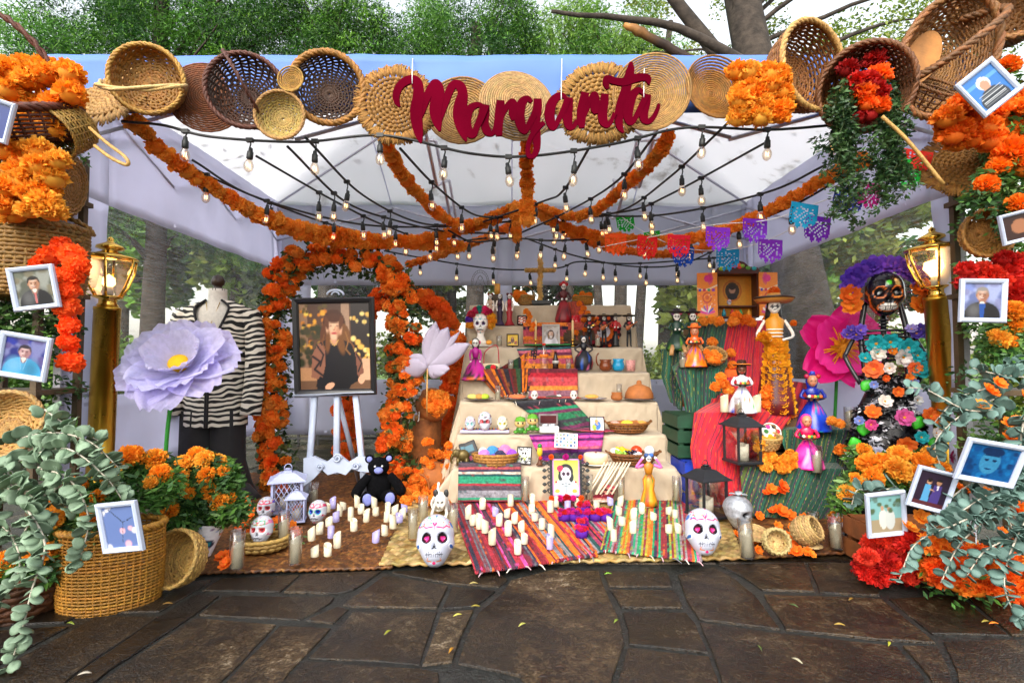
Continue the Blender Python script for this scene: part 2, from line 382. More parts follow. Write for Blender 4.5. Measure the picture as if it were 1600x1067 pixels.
# ------------------------------------------------------------------ trees behind the tent
def leaf_cloud(name, centers, radii, n, size, cols, aspect=.35, droop=0., seedv=1, flat=.5):
    g = np.random.default_rng(seedv); centers = np.array(centers, float); radii = np.array(radii, float)
    wts = radii.prod(1)**(2/3); idx = g.choice(len(centers), n, p=wts/wts.sum())
    d = g.normal(size=(n, 3)); d /= np.linalg.norm(d, axis=1)[:, None]
    p = centers[idx]+d*radii[idx]*(g.uniform(.25, 1, n)**.6)[:, None]
    a = g.normal(size=(n, 3)); a[:, 2] = a[:, 2]*flat-droop; a += d*.6; a /= np.linalg.norm(a, axis=1)[:, None]
    b = np.cross(a, g.normal(size=(n, 3))); b /= np.linalg.norm(b, axis=1)[:, None]+1e-9
    s = size*g.uniform(.6, 1.4, n)[:, None]
    v = np.stack([p-a*s*.5, p+b*s*aspect*.5, p+a*s*.5, p-b*s*aspect*.5], 1).reshape(-1, 3)
    f = np.arange(n*4).reshape(-1, 4)
    me = bpy.data.meshes.new(name); me.vertices.add(n*4); me.vertices.foreach_set('co', v.astype(np.float32).ravel())
    me.loops.add(n*4); me.loops.foreach_set('vertex_index', f.astype(np.int32).ravel()); me.polygons.add(n)
    me.polygons.foreach_set('loop_start', np.arange(0, n*4, 4, dtype=np.int32))
    pick = np.where(g.random(n) < .72, (idx*7+idx//3) % len(cols), g.integers(0, len(cols), n)); cc = np.array(cols)[pick]*g.uniform(.7, 1.3, (n, 1)); cc = np.repeat(np.clip(cc, 0, 1), 4, 0)
    ca = me.color_attributes.new('Col', 'FLOAT_COLOR', 'POINT'); ca.data.foreach_set('color', np.c_[cc, np.ones(len(cc))].astype(np.float32).ravel())
    me.update(calc_edges=True); me.validate(); return me
BARK = mat('bark', (.045, .034, .026), rough=.95, var=.55, vscale=9, bump=1.0, bscale=26)
FOL = mat('tree_foliage', rough=.6, var=0, trans=.35, objvar=.08)
def limb(mb, pts, r0, r1, seg=8):
    q = crom(pts, 5); n = len(q); q = [p+Vector((fn(p.z*2, i, 1), fn(p.x*2, i, 5), 0))*.04 for i, p in enumerate(q)]
    mb.tube(q, [r0+(r1-r0)*i/(n-1) for i in range(n)], seg)
def tree(name, label, x, y, h, r, crown, cols, n, size, sd0, trunk_r=.16, limbs=(), aspect=.35, droop=0., lean=(0, 0), group='trees behind the tent', flat=.5, mats=None):
    t = thing(name, label, 'tree', (x, y, 0), group); rr = random.Random(sd0)
    tb = MB(); limb(tb, [(0, 0, -.05), (lean[0]*.3, lean[1]*.3, h*.3), (lean[0], lean[1], h)], trunk_r, trunk_r*.45, 10)
    for L in limbs: limb(tb, L[0], L[1], L[2])
    cs = []; rd = []
    for (c, rad, k) in crown:
        for i in range(k):
            d = Vector((rr.gauss(0, 1), rr.gauss(0, 1), rr.gauss(0, 1))).normalized()*rr.uniform(.3, 1)
            q = (c[0]+d.x*rad[0], c[1]+d.y*rad[1], c[2]+d.z*rad[2]); s = rr.uniform(.22, .48)*min(rad)
            cs.append(q); rd.append((s*1.1, s*1.1, s))
            if i % 3 == 0: limb(tb, [(lean[0]*.8, lean[1]*.8, min(h*.95, q[2]*.8)), (q[0]*.5, q[1]*.5, q[2]*.92), q], .035, .008, 5)
    tb.obj('trunk', BARK, t)
    me = leaf_cloud('crown', cs, rd, n, size, cols, aspect, droop, sd0, flat); me.materials.append(mats or FOL); place(me, 'crown', t)
    return t
CON = [C('4c8224'), C('2c5a1a'), C('7cb03c'), C('1a3c10'), C('38681e'), C('5c8f2c'), C('24501a')]
WIL = [C('6c9a34'), C('4a7a26'), C('86ac48'), C('3c6420')]
PAL = [C('7c9434'), C('90a040'), C('607a2a'), C('a0aa50')]
for i, (x, y, rx, top, lab) in enumerate([(-5.2, 7.4, 1.7, 7.6, 'dense bright green conifer at the left edge behind the tent'), (-2.9, 8.0, 1.7, 7.8, 'feathery green conifer behind the left half of the tent roof'), (-.6, 8.3, 1.5, 7.8, 'dark green conifer behind the middle of the tent roof')]):
    tree('conifer_tree', lab, x, y, 6.6, rx, [((0, 0, 5.6), (rx*1.25, 1.0, 2.1), 110), ((0, 0, 3.4), (rx*.9, 1.0, 1.0), 24)], CON, 110000, .070, 20+i, .2, aspect=.20, droop=.30, flat=1.0)
tree('willow_tree', 'drooping green tree with many thin stems behind the sign', 1.9, 8.8, 6.5, 1.4,
     [((-.3, 0, 5.8), (1.9, 1.0, 1.8), 90), ((-.5, 0, 3.6), (1.2, .8, .9), 14)], WIL, 60000, .085, 31, .12, [([(-.3, 0, 0), (-.5, .2, 4), (-.9, 0, 7)], .09, .04), ([(.2, .2, 0), (.5, 0, 4), (.9, 0, 7)], .10, .05), ([(-.1, .1, 0), (0, 0, 4), (.1, 0, 7)], .09, .05), ([(-.7, .3, 0), (-1.0, .2, 4), (-1.2, .2, 7)], .07, .04)], aspect=.2, droop=.9, flat=.6)
lm0 = [([(0, 0, 2.6), (-1.0, .2, 4.4), (-2.2, .2, 6.0)], .14, .05), ([(0, 0, 3.0), (1.2, .3, 4.6), (2.6, 0, 5.4)], .10, .03), ([(-.4, 0, 4), (-1.6, 0, 4.7), (-3.0, 0, 4.9)], .07, .02)]
tree('broad_tree', 'thick trunked tree with pale loose leaves behind the right tent wall', 3.45, 5.55, 7.2, 1.6,
     [((-.4, 1.2, 6.4), (2.2, 1.2, .8), 30), ((1.8, 1.5, 5.2), (1.6, 1.0, .9), 26), ((-.6, 1.5, 5.1), (1.8, .8, .5), 24)], PAL, 15000, .055, 41, .36, lm0, lean=(-.85, .7), aspect=.5)
# broken log end resting on the tent-side branch
lg = MB(C('b07a3c')); q = [P(975, 38, 6.2), P(1020, 62, 6.25), P(1085, 98, 6.3)]; q = [p+Vector((fn(i*1.7, 1)*.03, 0, fn(i*2.3, 5)*.03)) for i, p in enumerate(crom(q, 6))]; lg.tube(q, [.030+.028*min(1, i/2.5)+.012*fn(i*1.9, 9) for i in range(len(q))], 9, [mixc(C('b07838'), C('3a281c'), min(1, i/7)) for i in range(len(q))]); 
tag(lg.obj('broken_branch', WOOD), 'broken branch with raw orange wood slanting above the tent roof', 'branch')
# far park trees seen through the clear tent windows
for i in range(9):
    x = -9+i*2.6+random.uniform(-.6, .6); y = 13+random.uniform(-2, 5)
    tree('park_tree', ['leafy', 'pale'][i % 2]+' park tree far behind the tent, '+['first', 'second', 'third', 'fourth', 'fifth', 'sixth', 'seventh', 'eighth', 'ninth'][i]+' of nine from the left', x, y, 6.5, 1.8,
         [((0, 0, 4.6), (2.0, 1.6, 2.6), 30)], [CON, PAL][i % 2], 11000, .26, 60+i, .2, group='far park trees '+('shaded' if i % 2 == 0 else 'sunlit'), aspect=.5)  # the two groups differ in leaf palette only, deep green and pale
for i, (x, y) in enumerate([(-4.6, 9.5), (-2.4, 10), (.4, 10.2), (2.6, 10), (5.6, 8.5), (7.5, 7), (-7, 8)]):
    me = leaf_cloud('crown', [(random.uniform(-1.2, 1.2), random.uniform(-.4, .4), random.uniform(.3, 1.3)) for k in range(14)], [(.5, .4, .4)]*14, 5000, .12, [WIL, PAL][i % 2], .5, 0, 90+i); me.materials.append(FOL)
    tag(place(me, 'shrub', None, T(x, y, 0)), ['low shrub seen through the left half of the back window', 'low shrub behind the portrait easel beyond the tent', 'low shrub behind the altar beyond the tent', 'low shrub right of the altar beyond the tent', 'low shrub beside the thick tree trunk', 'low shrub outside the right tent wall', 'low shrub outside the left tent wall'][i], 'shrub', 'shrubs behind the tent')

# ------------------------------------------------------------------ iron railing behind
rt = thing('iron_railing', 'low black wrought iron railing with scroll rings behind the tent', 'railing', (0, 6.1, 0))
for z in (.10, .36): mb = MB(); mb.box((-.9, 0, z), (4.4, .03, .025)); mb.obj('rail', BLACK, rt)
ring = None
for i in range(19):
    x = -3.0+i*.235
    if ring is None:
        mb = MB(); mb.tube([(.085*math.cos(a), 0, .085*math.sin(a)) for a in np.linspace(0, TAU, 17)[:-1]], .010, 6, closed=True); ring = mb.mesh('scroll_ring'); ring.materials.append(BLACK)
        mb = MB(); mb.box((0, 0, .2), (.022, .022, .42)); mb.ell((0, 0, .43), .022); post = mb.mesh('post'); post.materials.append(BLACK)
    place(ring, 'scroll_ring', rt, T(x+.117, 0, .23))
    place(post, 'post', rt, T(x, .002, 0))

# ------------------------------------------------------------------ the canopy tent
FABRIC = mat('tent_fabric', (.80, .80, .93), rough=.75, var=.05, vscale=2.2, trans=.60, bump=.25, bscale=9)
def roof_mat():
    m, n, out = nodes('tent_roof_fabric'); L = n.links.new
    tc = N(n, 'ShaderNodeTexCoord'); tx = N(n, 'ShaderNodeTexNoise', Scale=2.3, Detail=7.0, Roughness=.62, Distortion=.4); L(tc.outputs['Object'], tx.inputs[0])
    cr = N(n, 'ShaderNodeValToRGB'); cr.color_ramp.elements[0].position = .30; cr.color_ramp.elements[0].color = (.50, .48, .46, 1); cr.color_ramp.elements[1].position = .41; cr.color_ramp.elements[1].color = (.92, .92, .94, 1)  # dark end of the ramp: leaf-shadow blotches painted into the cloth colour
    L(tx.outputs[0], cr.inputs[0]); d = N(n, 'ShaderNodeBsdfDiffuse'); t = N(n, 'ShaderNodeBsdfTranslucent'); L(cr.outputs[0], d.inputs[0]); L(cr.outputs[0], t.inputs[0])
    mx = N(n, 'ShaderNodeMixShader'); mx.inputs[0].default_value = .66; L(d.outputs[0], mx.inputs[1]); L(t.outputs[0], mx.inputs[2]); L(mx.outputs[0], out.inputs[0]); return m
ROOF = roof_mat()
rl = []; rg = np.random.default_rng(12)
PANE = glass_mat('clear_vinyl', (.93, .96, .96), rough=.06, base=.035, streak=.20)
BAR = mat('tent_frame', (.62, .61, .68), rough=.4, metal=.2, var=.1)
X0, X1, Y0, Y1, EZ = -2.54, 2.54, 2.72, 5.35, 2.65
tent = thing('canopy_tent', 'large white pop-up canopy tent with clear window walls housing the altar', 'tent', (0, 0, 0))
def roof_z(x, y):
    d = min((x-X0), (X1-x), (y-Y0)*1.35, (Y1-y)*1.35); d = max(0, d)
    return EZ+.62*min(1, d/1.75)**.9 - .03*math.sin(PI*(x-X0)/(X1-X0)*4)**2*(1-min(1, d))
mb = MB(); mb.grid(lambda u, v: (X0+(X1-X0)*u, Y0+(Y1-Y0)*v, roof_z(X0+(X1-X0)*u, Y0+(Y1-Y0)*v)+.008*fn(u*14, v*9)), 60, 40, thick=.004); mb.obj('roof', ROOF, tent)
VAL = mat('valance_fabric', (.12, .25, .70), rough=.6, var=.05, vscale=2, trans=.2)  # blue sky reflection on the front cloth put into its base colour
mb = MB(); mb.grid(lambda u, v: (X0-.01+(X1-X0+.02)*u, Y0-.014-.016*fn(u*10+v, v*2)-.010*fn(u*34, v*1.5), EZ+.005-.32*v+.006*fn(u*12, 3)*v), 110, 8, thick=.004); mb.obj('front_valance', VAL, tent)
def wall(axis, pos, a0, a1, z0, z1, wins, nm):
    ga = sorted(set([a0, a1]+[w[i] for w in wins for i in (0, 1)])); gz = sorted(set([z0, z1]+[w[i] for w in wins for i in (2, 3)]))
    def pt(a, z):
        k = (z1-z)/(z1-z0); off = .05*fn(a*1.7, z*.7, 2)*k+.030*fn(a*5+z*1.5, z*2.2, pos)*min(1, k*3)+.010*fn(a*13-z*4, z*5, pos+4)
        return (pos+off, a, z) if axis == 'x' else (a, pos+off, z)
    def inside(a, b, c, d): return any(a >= w[0]-1e-6 and b <= w[1]+1e-6 and c >= w[2]-1e-6 and d <= w[3]+1e-6 for w in wins)
    mb = MB(); pane = []
    for a, b in zip(ga, ga[1:]):
        for c, d in zip(gz, gz[1:]):
            if inside(a, b, c, d): pane.append((a, b, c, d)); continue
            mb.grid(lambda u, v: pt(a+(b-a)*u, c+(d-c)*v), max(2, int((b-a)/.07)), max(2, int((d-c)/.07)), thick=.003)
    wo_ = mb.obj(nm, FABRIC, tent)
    for w in wins:
        mb = MB(); a, b, c, d = w[:4]
        mb.grid(lambda u, v: pt(a+(b-a)*u, c+(d-c)*v), max(2, int((b-a)/.07)), 16); mb.obj('window_pane', PANE, wo_)
wall('x', X0+.12, Y0+.05, Y1, .32, EZ, [(3.05, 5.15, .80, 1.94)], 'side_wall')
wall('x', X1-.12, Y0+.05, Y1, .32, EZ, [(2.90, 5.1, .86, 1.92)], 'side_wall')
wall('y', Y1-.02, X0+.05, X1-.05, .25, EZ, [(-2.1, -.15, .82, 1.80), (.0, 2.1, .82, 1.80)], 'back_wall')
for x in (X0+.09, X1-.09):
    for y in (Y0+.06, Y1-.1):
        mb = MB(); mb.box((x, y, EZ/2), (.04, .04, EZ)); mb.box((x, y, .02), (.09, .09, .03)); mb.obj('leg', BAR, tent)
def bar(a, b, r=.013, nm='truss_bar'):
    mb = MB(); mb.tube([a, b], r, 4); return mb.obj(nm, BAR, tent)
xs = np.linspace(X0+.1, X1-.1, 5)
for y in (Y0+.1, Y1-.12):
    for a, b in zip(xs, xs[1:]):
        m_ = (a+b)/2; bar((a, y, EZ-.06), (b, y-.012, EZ-.40)); bar((a, y+.014, EZ-.40), (b, y+.014, EZ-.06))
ys = np.linspace(Y0+.1, Y1-.12, 4)
for x in (X0+.1, X1-.1, -.55, .9):
    for a, b in zip(ys, ys[1:]): bar((x, a, EZ-.06), (x+.012, b, EZ-.40)); bar((x-.014, a, EZ-.40), (x-.014, b, EZ-.06))
for x, y in ((X0+.1, Y0+.1), (X1-.1, Y0+.1), (X0+.1, Y1-.12), (X1-.1, Y1-.12)): bar((x, y, EZ-.03), (math.copysign(.5, x), 4.03, EZ+.52), .014, 'rafter')
bar((-.5, 4.03, EZ+.52), (.5, 4.03, EZ+.52), .014, 'ridge_bar')

# fallen leaves lying on the roof, seen as small dark shapes through the cloth
mb = MB(C('4a4420'))
for i in range(130):
    x, y = rg.uniform(X0+.1, X1-.1), rg.uniform(Y0+.05, Y1-.4); a = rg.uniform(0, TAU); L_, W_ = rg.uniform(.02, .05), rg.uniform(.008, .016); z = roof_z(x, y)+.014
    ca, sa = math.cos(a), math.sin(a); mb.add([(x+ca*p-sa*q, y+sa*p+ca*q, roof_z(x+ca*p-sa*q, y+sa*p+ca*q)+.016) for p, q in ((-L_, 0), (0, -W_), (L_, 0), (0, W_))], [(0, 1, 2, 3)])
ro = mb.obj('roof_leaves', LEAF); tag(ro, 'scattered fallen leaves lying on the tent roof', 'leaves', kind='stuff')
for x in (-1.27, 0, 1.27):
    mb = MB(); mb.tube([(x, y, roof_z(x, y)-.012) for y in np.linspace(Y0+.02, Y1-.02, 24)], .006, 4, flat=.5); mb.obj('roof_seam', FABRIC, tent)
# ------------------------------------------------------------------ flowers (shared meshes)
FL = {}
def petal_dir(mb, d, L, W, col, cup=.35, r0=.15, ruff=.12):
    d = d.normalized(); s = d.orthogonal().normalized(); s = (Matrix.Rotation(random.uniform(0, TAU), 3, d) @ s); t = d.cross(s)
    a = d*L*r0; m = d*L*.72; e = d*L
    z = lambda: random.uniform(-ruff, ruff)*L
    vs = [a-s*W*.2, a+s*W*.2, m-s*W*.5+t*(cup*W+z()), m+t*z()*.5-t*cup*W*.3, m+s*W*.5+t*(cup*W+z()),
          e-s*W*.42+t*(cup*W*1.2+z())+d*z(), e+t*z()+d*z(), e+s*W*.42+t*(cup*W*1.2+z())+d*z()]
    mb.add(vs, [(0, 1, 3, 2), (1, 4, 3), (2, 3, 6, 5), (3, 4, 7, 6)], col, True)
def pom(kind, hexc, k):
    key = (kind, hexc, k)
    if key in FL: return FL[key]
    c = C(hexc); mb = MB(); random.seed(hash(kind) % 97+k*13+int(hexc, 16) % 101)
    if kind == 'pom':           # frilled paper or marigold ball
        mb.ell((0, 0, 0), .74, jit(c), 12, 9); n = 84
        for i in range(n):
            z = 1-2*(i+.5)/n*.82; rr = math.sqrt(max(0, 1-z*z)); a = i*2.39996
            petal_dir(mb, Vector((rr*math.cos(a), rr*math.sin(a), z)), random.uniform(.84, 1.03), .46, jit(c, .13), .22, .5, .10)
    elif kind == 'marigold':    # flattened dome of many tight petals
        n = 120
        for i in range(n):
            z = 1-1.05*(i+.5)/n; rr = math.sqrt(max(0, 1-z*z)); a = i*2.39996
            petal_dir(mb, Vector((rr*math.cos(a), rr*math.sin(a), z*.72)), random.uniform(.86, 1.02), .34, jit(c, .18), .4, .55, .07)
        mb.ell((0, 0, -.15), (.62, .62, .5), jit(c), 10, 6); mb.lathe([(.25, -.7), (.3, -.35), (.1, -.2)], 8, C('4c7a2a'))
    elif kind == 'carnation':
        mb.ell((0, 0, -.05), (.68, .68, .56), jit(c), 12, 8); n = 116
        for i in range(n):
            z = 1-1.25*(i+.5)/n; rr = math.sqrt(max(0, 1-z*z)); a = i*2.39996
            petal_dir(mb, Vector((rr*math.cos(a), rr*math.sin(a), z*.8)), random.uniform(.84, 1.06), .34, jit(c, .15), .45, .45, .14)
    elif kind == 'cosmos':      # open flower
        for lay in range(2):
            for i in range(7):
                a = TAU*(i+.5*lay)/7+random.uniform(-.1, .1); M0 = mb.M; mb.M = RZ(math.degrees(a)) @ RY(-18-22*lay)
                cc = jit(c, .14); L = 1-.18*lay
                mb.grid(lambda u, v: (L*u, (v-.5)*L*.78*math.sin(PI*min(.97, u*.82+.1))**.8, .10*math.cos((v-.5)*9)*u+.12*u*u), 4, 4, cc); mb.M = M0
        mb.ell((0, 0, .08), (.18, .18, .12), C('e09a20'), 8, 5)
    me = mb.mesh('flower_'+kind); me.materials.append(PETAL); FL[key] = me; return me
ORG = ['ff9e30', 'ff962a', 'ffa83a', 'ff9024']; DEEP = ['ff8a28', 'ff8224', 'fc7a1e']; MARI = ['ffa62a', 'fa9c22', 'ffb43a']; REDS = ['d82014', 'c01410', 'e83a20']; YOR = ['ffa82c', 'ff9e22', 'ffb63c']
def flower(parent, M, r, kind, cols, name='flower', face=None):
    me = pom(kind, random.choice(cols), random.randrange(3))
    rot = Euler((random.uniform(-.5, .5), random.uniform(-.5, .5), random.uniform(0, TAU))).to_matrix().to_4x4()
    if face is not None: rot = Vector(face).to_track_quat('Z', 'Y').to_matrix().to_4x4() @ Euler((random.uniform(-.3, .3), random.uniform(-.3, .3), random.uniform(0, TAU))).to_matrix().to_4x4()
    return place(me, name, parent, (T(Vector(M)) if not isinstance(M, Matrix) else M) @ rot @ SCL(r*random.uniform(.88, 1.12)))
GREENS = [C('3f6a2a'), C('5c8a38'), C('2f5526'), C('6b8f4a')]
def leafy(name, pts, n, size, cols, parent, aspect=.45, rad=.06, sdv=1, droop=.1):
    me = leaf_cloud(name, [p[:] for p in pts], [(rad, rad, rad)]*len(pts), n, size, cols, aspect, droop, sdv); me.materials.append(LEAF)
    o = place(me, name, parent); o['kind'] = 'stuff'; return o
def garland(label, pts, r, step, kind='pom', cols=ORG, group='marigold garlands strung across the tent', dbl=False):
    r *= 1.28; step = r*1.15; cols = {0: ['ffa234', 'ff982a', 'ffac3e', 'ff9022'], 1: ['ff9a38', 'ff9230', 'ffa442']}[0 if cols is ORG else 1]
    t = thing('flower_garland', label, 'garland', None, group)
    q = resample(crom(pts, 14), step)
    mb = MB(C('8a4a10')); mb.tube(crom(pts, 6), .006, 5); mb.obj('cord', MATTE, t)
    for p in q: flower(t, p+Vector((random.uniform(-1, 1), random.uniform(-1, 1), random.uniform(-1, 1)))*r*.12, r, kind, cols)
    return t
def pp(*a): return [P(*x) for x in a]

# garlands: (px, py, distance)
garland('long orange marigold garland sweeping from the left tent corner', pp((215,195,2.7),(262,245,2.85),(330,292,3.05),(400,332,3.25),(480,358,3.5),(580,374,3.8),(660,382,4.0),(720,386,4.15)), .043, .052)
garland('marigold garland hanging along beneath the long left one', pp((400,340,3.3),(470,366,3.5),(560,382,3.75),(650,376,3.95),(740,355,4.05),(815,325,4.1)), .040, .050)
garland('orange garland dropping from the left fringed mat to the hub', pp((604,228,2.75),(630,275,3.05),(660,310,3.4),(700,345,3.8),(740,350,4.0),(815,318,4.1)), .036, .044)
garland('short straight orange garland hanging under the lettering', pp((824,212,3.0),(822,260,3.05),(823,310,3.1),(823,352,3.15)), .037, .040)
garland('orange garland rising from the hub to the right straw disc', pp((1045,215,2.78),(1010,262,3.1),(965,300,3.5),(930,330,3.8),(890,338,4.0),(835,322,4.1)), .036, .044)
garland('orange garland sweeping right from the hub to the flower basket', pp((830,320,4.1),(880,355,4.1),(950,372,4.0),(1040,378,3.8),(1130,362,3.5),(1210,325,3.2),(1290,280,2.9),(1360,245,2.7)), .040, .048)
garland('lowest orange garland at the back below the right sweep', pp((830,325,4.2),(890,365,4.4),(960,388,4.5),(1040,398,4.5),(1110,385,4.3)), .036, .046, cols=DEEP)
garland('thin deep orange garland at the back above the arch', pp((640,412,4.7),(700,394,4.6),(760,372,4.4),(820,340,4.3)), .034, .046, cols=DEEP)
garland('yellow-orange marigold cluster hanging at the garland hub', pp((806,330,4.0),(806,350,4.0),(808,372,4.0)), .036, .05)

# ------------------------------------------------------------------ flower arches
def arch(label, path, r0, dens, cols, width, kinds, depth=.1, group=None, green=0, rngs=3):
    t = thing('flower_arch', label, 'flower arch', None, group); random.seed(rngs)
    q = crom(path, 10); mb = MB(C('3a4a24')); mb.tube(q, .022, 6); mb.obj('arch_frame', MATTE, t)
    L = sum((b-a).length for a, b in zip(q, q[1:])); s = resample(q, L/dens)
    for i, p in enumerate(s):
        a = random.uniform(0, TAU); w = width*math.sqrt(random.uniform(.1, 1))
        off = Vector((math.cos(a)*w, -abs(math.sin(a))*depth*1.1, math.sin(a)*w*.6))
        flower(t, p+off, r0*random.uniform(.72, 1.22), random.choice(kinds), cols)
    if green: leafy('foliage', s[::4], green, .05, [C('44602e'), C('5a6a30'), C('2c4a24'), C('6a6a38')], t, .6, width*1.35, rngs)
    return t
arch('tall arch of bright orange marigolds around the portrait easel', pp((428,800,3.95),(437,740,3.95),(424,660,3.95),(430,580,3.95),(432,500,3.95),(445,435,3.95),(490,405,3.95),(560,408,3.95),(612,430,3.95),(630,490,3.95),(632,570,3.95),(622,650,3.95),(612,720,3.95),(640,745,3.9)), .050, 298, ['ff8c26', 'ff962e', 'ff801c', 'ffa23e', 'ff7018'], .115, ['pom', 'carnation', 'pom'], .10, green=3800)
arch('smaller dense deep orange arch standing behind the stump', pp((545,720,4.7),(542,640,4.7),(548,560,4.7),(570,490,4.7),(612,462,4.7),(660,464,4.7),(695,500,4.7),(712,570,4.7),(712,640,4.7),(706,720,4.7)), .058, 210, ['ff7a24', 'ff8428', 'fa6e1c', 'ff902e'], .095, ['pom'], .08, rngs=5)

# ------------------------------------------------------------------ string lights
BULB = glass_mat('bulb_glass', (1, .90, .78), base=.10); FIL = emit_mat('glowing_filament', (1, .58, .24), 4)
mb = MB(); mb.lathe([(.004, .075), (.012, .07), (.014, .05), (.019, .045), (.020, .0), (.016, -.004)], 10); SOCK = mb.mesh('socket'); SOCK.materials.append(RUBBER)
mb = MB(); mb.lathe([(.014, 0), (.019, -.015), (.028, -.035), (.030, -.052), (.024, -.075), (.010, -.088), (.0005, -.091)], 12); BGL = mb.mesh('bulb'); BGL.materials.append(BULB)
mb = MB(); mb.tube([(-.008, 0, -.03), (-.010, 0, -.06), (-.003, 0, -.032), (.003, .002, -.062), (.009, 0, -.03), (.011, 0, -.06)], .0016, 4); FME = mb.mesh('filament'); FME.materials.append(FIL)
def string_lights(label, pts, spacing, first=.3, drop=.035, scale=.80, sag=.0):
    t = thing('string_lights', label, 'string lights', None, 'festoon string lights under the canopy')
    q = crom(pts, 12); mb = MB(); mb.tube(q, .0075, 6); mb.obj('cable', RUBBER, t)
    s = resample(q, spacing)
    for i, p in enumerate(s):
        if i == 0: continue
        d = drop*random.uniform(.7, 1.7)
        mb = MB(); mb.tube([p, p+Vector((.006, 0, -d*.5)), p+Vector((0, 0, -d))], .004, 5); mb.box((p.x, p.y, p.z), (.035, .02, .02)); mb.obj('drop_wire', RUBBER, t)
        M = T(p+Vector((0, 0, -d-.07*scale))) @ RX(random.uniform(-6, 6)) @ RY(random.uniform(-8, 8)) @ SCL(scale)
        k = place(SOCK, 'socket', t, M); place(BGL, 'bulb', k); place(FME, 'filament', k)
random.seed(21)
string_lights('thick black front cable with bulbs running below the hanging baskets', pp((190,190,2.62),(255,196,2.62),(330,214,2.62),(470,222,2.62),(600,212,2.62),(735,240,2.62),(830,244,2.62),(960,225,2.62),(1070,200,2.62),(1200,203,2.62),(1300,196,2.62)), .34)
for lab, pts, spc in [
 ('black light string from the left corner basket toward the arch', ((200,200,2.7),(300,262,2.95),(430,320,3.4),(560,362,3.9),(690,376,4.2)), .42),
 ('black light string crossing left of the dark baskets', ((300,250,2.9),(400,308,3.2),(560,350,3.7),(700,354,4.0),(800,346,4.1)), .46),
 ('black light string from below the dark handled basket', ((400,244,2.8),(524,315,3.3),(600,352,3.8),(680,378,4.1),(760,372,4.2)), .44),
 ('black light string from below the small palm basket', ((449,229,2.75),(539,315,3.3),(620,345,3.7),(700,362,4.0),(790,365,4.1)), .47),
 ('black light string from below the pale rimmed dark basket', ((477,215,2.7),(567,305,3.3),(659,349,3.8),(740,350,4.1)), .45),
 ('black light string dropping behind the left fringed mat', ((625,232,2.75),(680,290,3.2),(740,335,3.7),(790,340,4.1)), .42),
 ('black light string from the centre right fringed mat', ((922,229,2.75),(880,298,3.2),(845,316,3.5),(740,352,4.1)), .43),
 ('black light string from the right straw disc', ((1028,206,2.7),(962,285,3.2),(880,334,3.8),(800,370,4.2)), .42),
 ('black light string under the coiled bowl basket', ((1139,191,2.7),(1044,279,3.2),(969,330,3.7),(880,345,4.1)), .41),
 ('black light string from the orange flower ball', ((1200,221,2.75),(1047,304,3.3),(980,330,3.7),(870,340,4.2)), .43),
 ('black light string ending at the right tent corner', ((1290,258,2.8),(1200,300,3.1),(1062,332,3.6),(969,338,3.9),(830,330,4.2)), .40),
 ('black light string beside the paper flags', ((1330,270,2.8),(1220,330,3.2),(1100,368,3.7),(980,372,4.1),(850,350,4.3)), .38),
 ('black light string hanging low at the hub', ((700,360,3.9),(740,378,4.0),(800,372,4.0),(860,376,4.0),(950,372,4.1)), .19),
 ('black light string across the back wall above the altar', ((600,392,4.95),(693,409,4.95),(785,421,4.95),(870,419,4.95),(905,409,4.95),(985,412,4.95),(1080,406,4.95),(1150,400,4.95)), .36),
 ('second back wall light string dipping to the right', ((820,372,4.6),(900,400,4.7),(985,416,4.8),(1060,414,4.8),(1120,390,4.6)), .3)]:
    string_lights(lab, pp(*pts), spc)

# ------------------------------------------------------------------ paper flags
def flag(parent, p, w, h, hexc, rot=0, sd0=0):
    c = C(hexc); n, m = 17, 15; mb = MB()
    def keep(i, j):
        u, v = (i+.5)/n, (j+.5)/m
        if v < .14: return True
        bot = .80+.18*abs(math.sin(u*PI*4)) - .42*max(0, abs(u-.5)-.22)*2
        if v > bot: return False
        if v > bot-.09 or u < .07 or u > .93: return True
        k = (i*3+j*5+sd0) % 11
        if ((u-.5)/.22)**2+((v-.5)/.22)**2 < 1: return not ((i+j+sd0) % 3 == 0)
        return not ((i % 3 == 1 and j % 2 == 1) or k == 0)
    vid = {}; vs = []; fs = []
    def V(i, j):
        if (i, j) not in vid:
            u, v = i/n, j/m; vid[i, j] = len(vs); vs.append(((u-.5)*w, .012*math.sin(u*5+sd0)*v+.01*fn(u*3, v*3, sd0), -v*h))
        return vid[i, j]
    for i in range(n):
        for j in range(m):
            if keep(i, j): fs.append((V(i, j), V(i+1, j), V(i+1, j+1), V(i, j+1)))
    mb.add(vs, fs, c, True); mb.obj('paper_flag', PAPER, parent, T(p) @ RY(rot))
def bunting(label, line, flags):
    t = thing('paper_bunting', label, 'bunting', None, 'cut paper bunting at the right')
    mb = MB((.8, .8, .8)); mb.tube(crom(line, 8), .003, 4); mb.obj('string', MATTE, t)
    for i, (x, y, Y, wpx, hpx, c, rot) in enumerate(flags): flag(t, P(x, y, Y), wpx*Y/800, hpx*Y/800, c, rot, i*7+3)
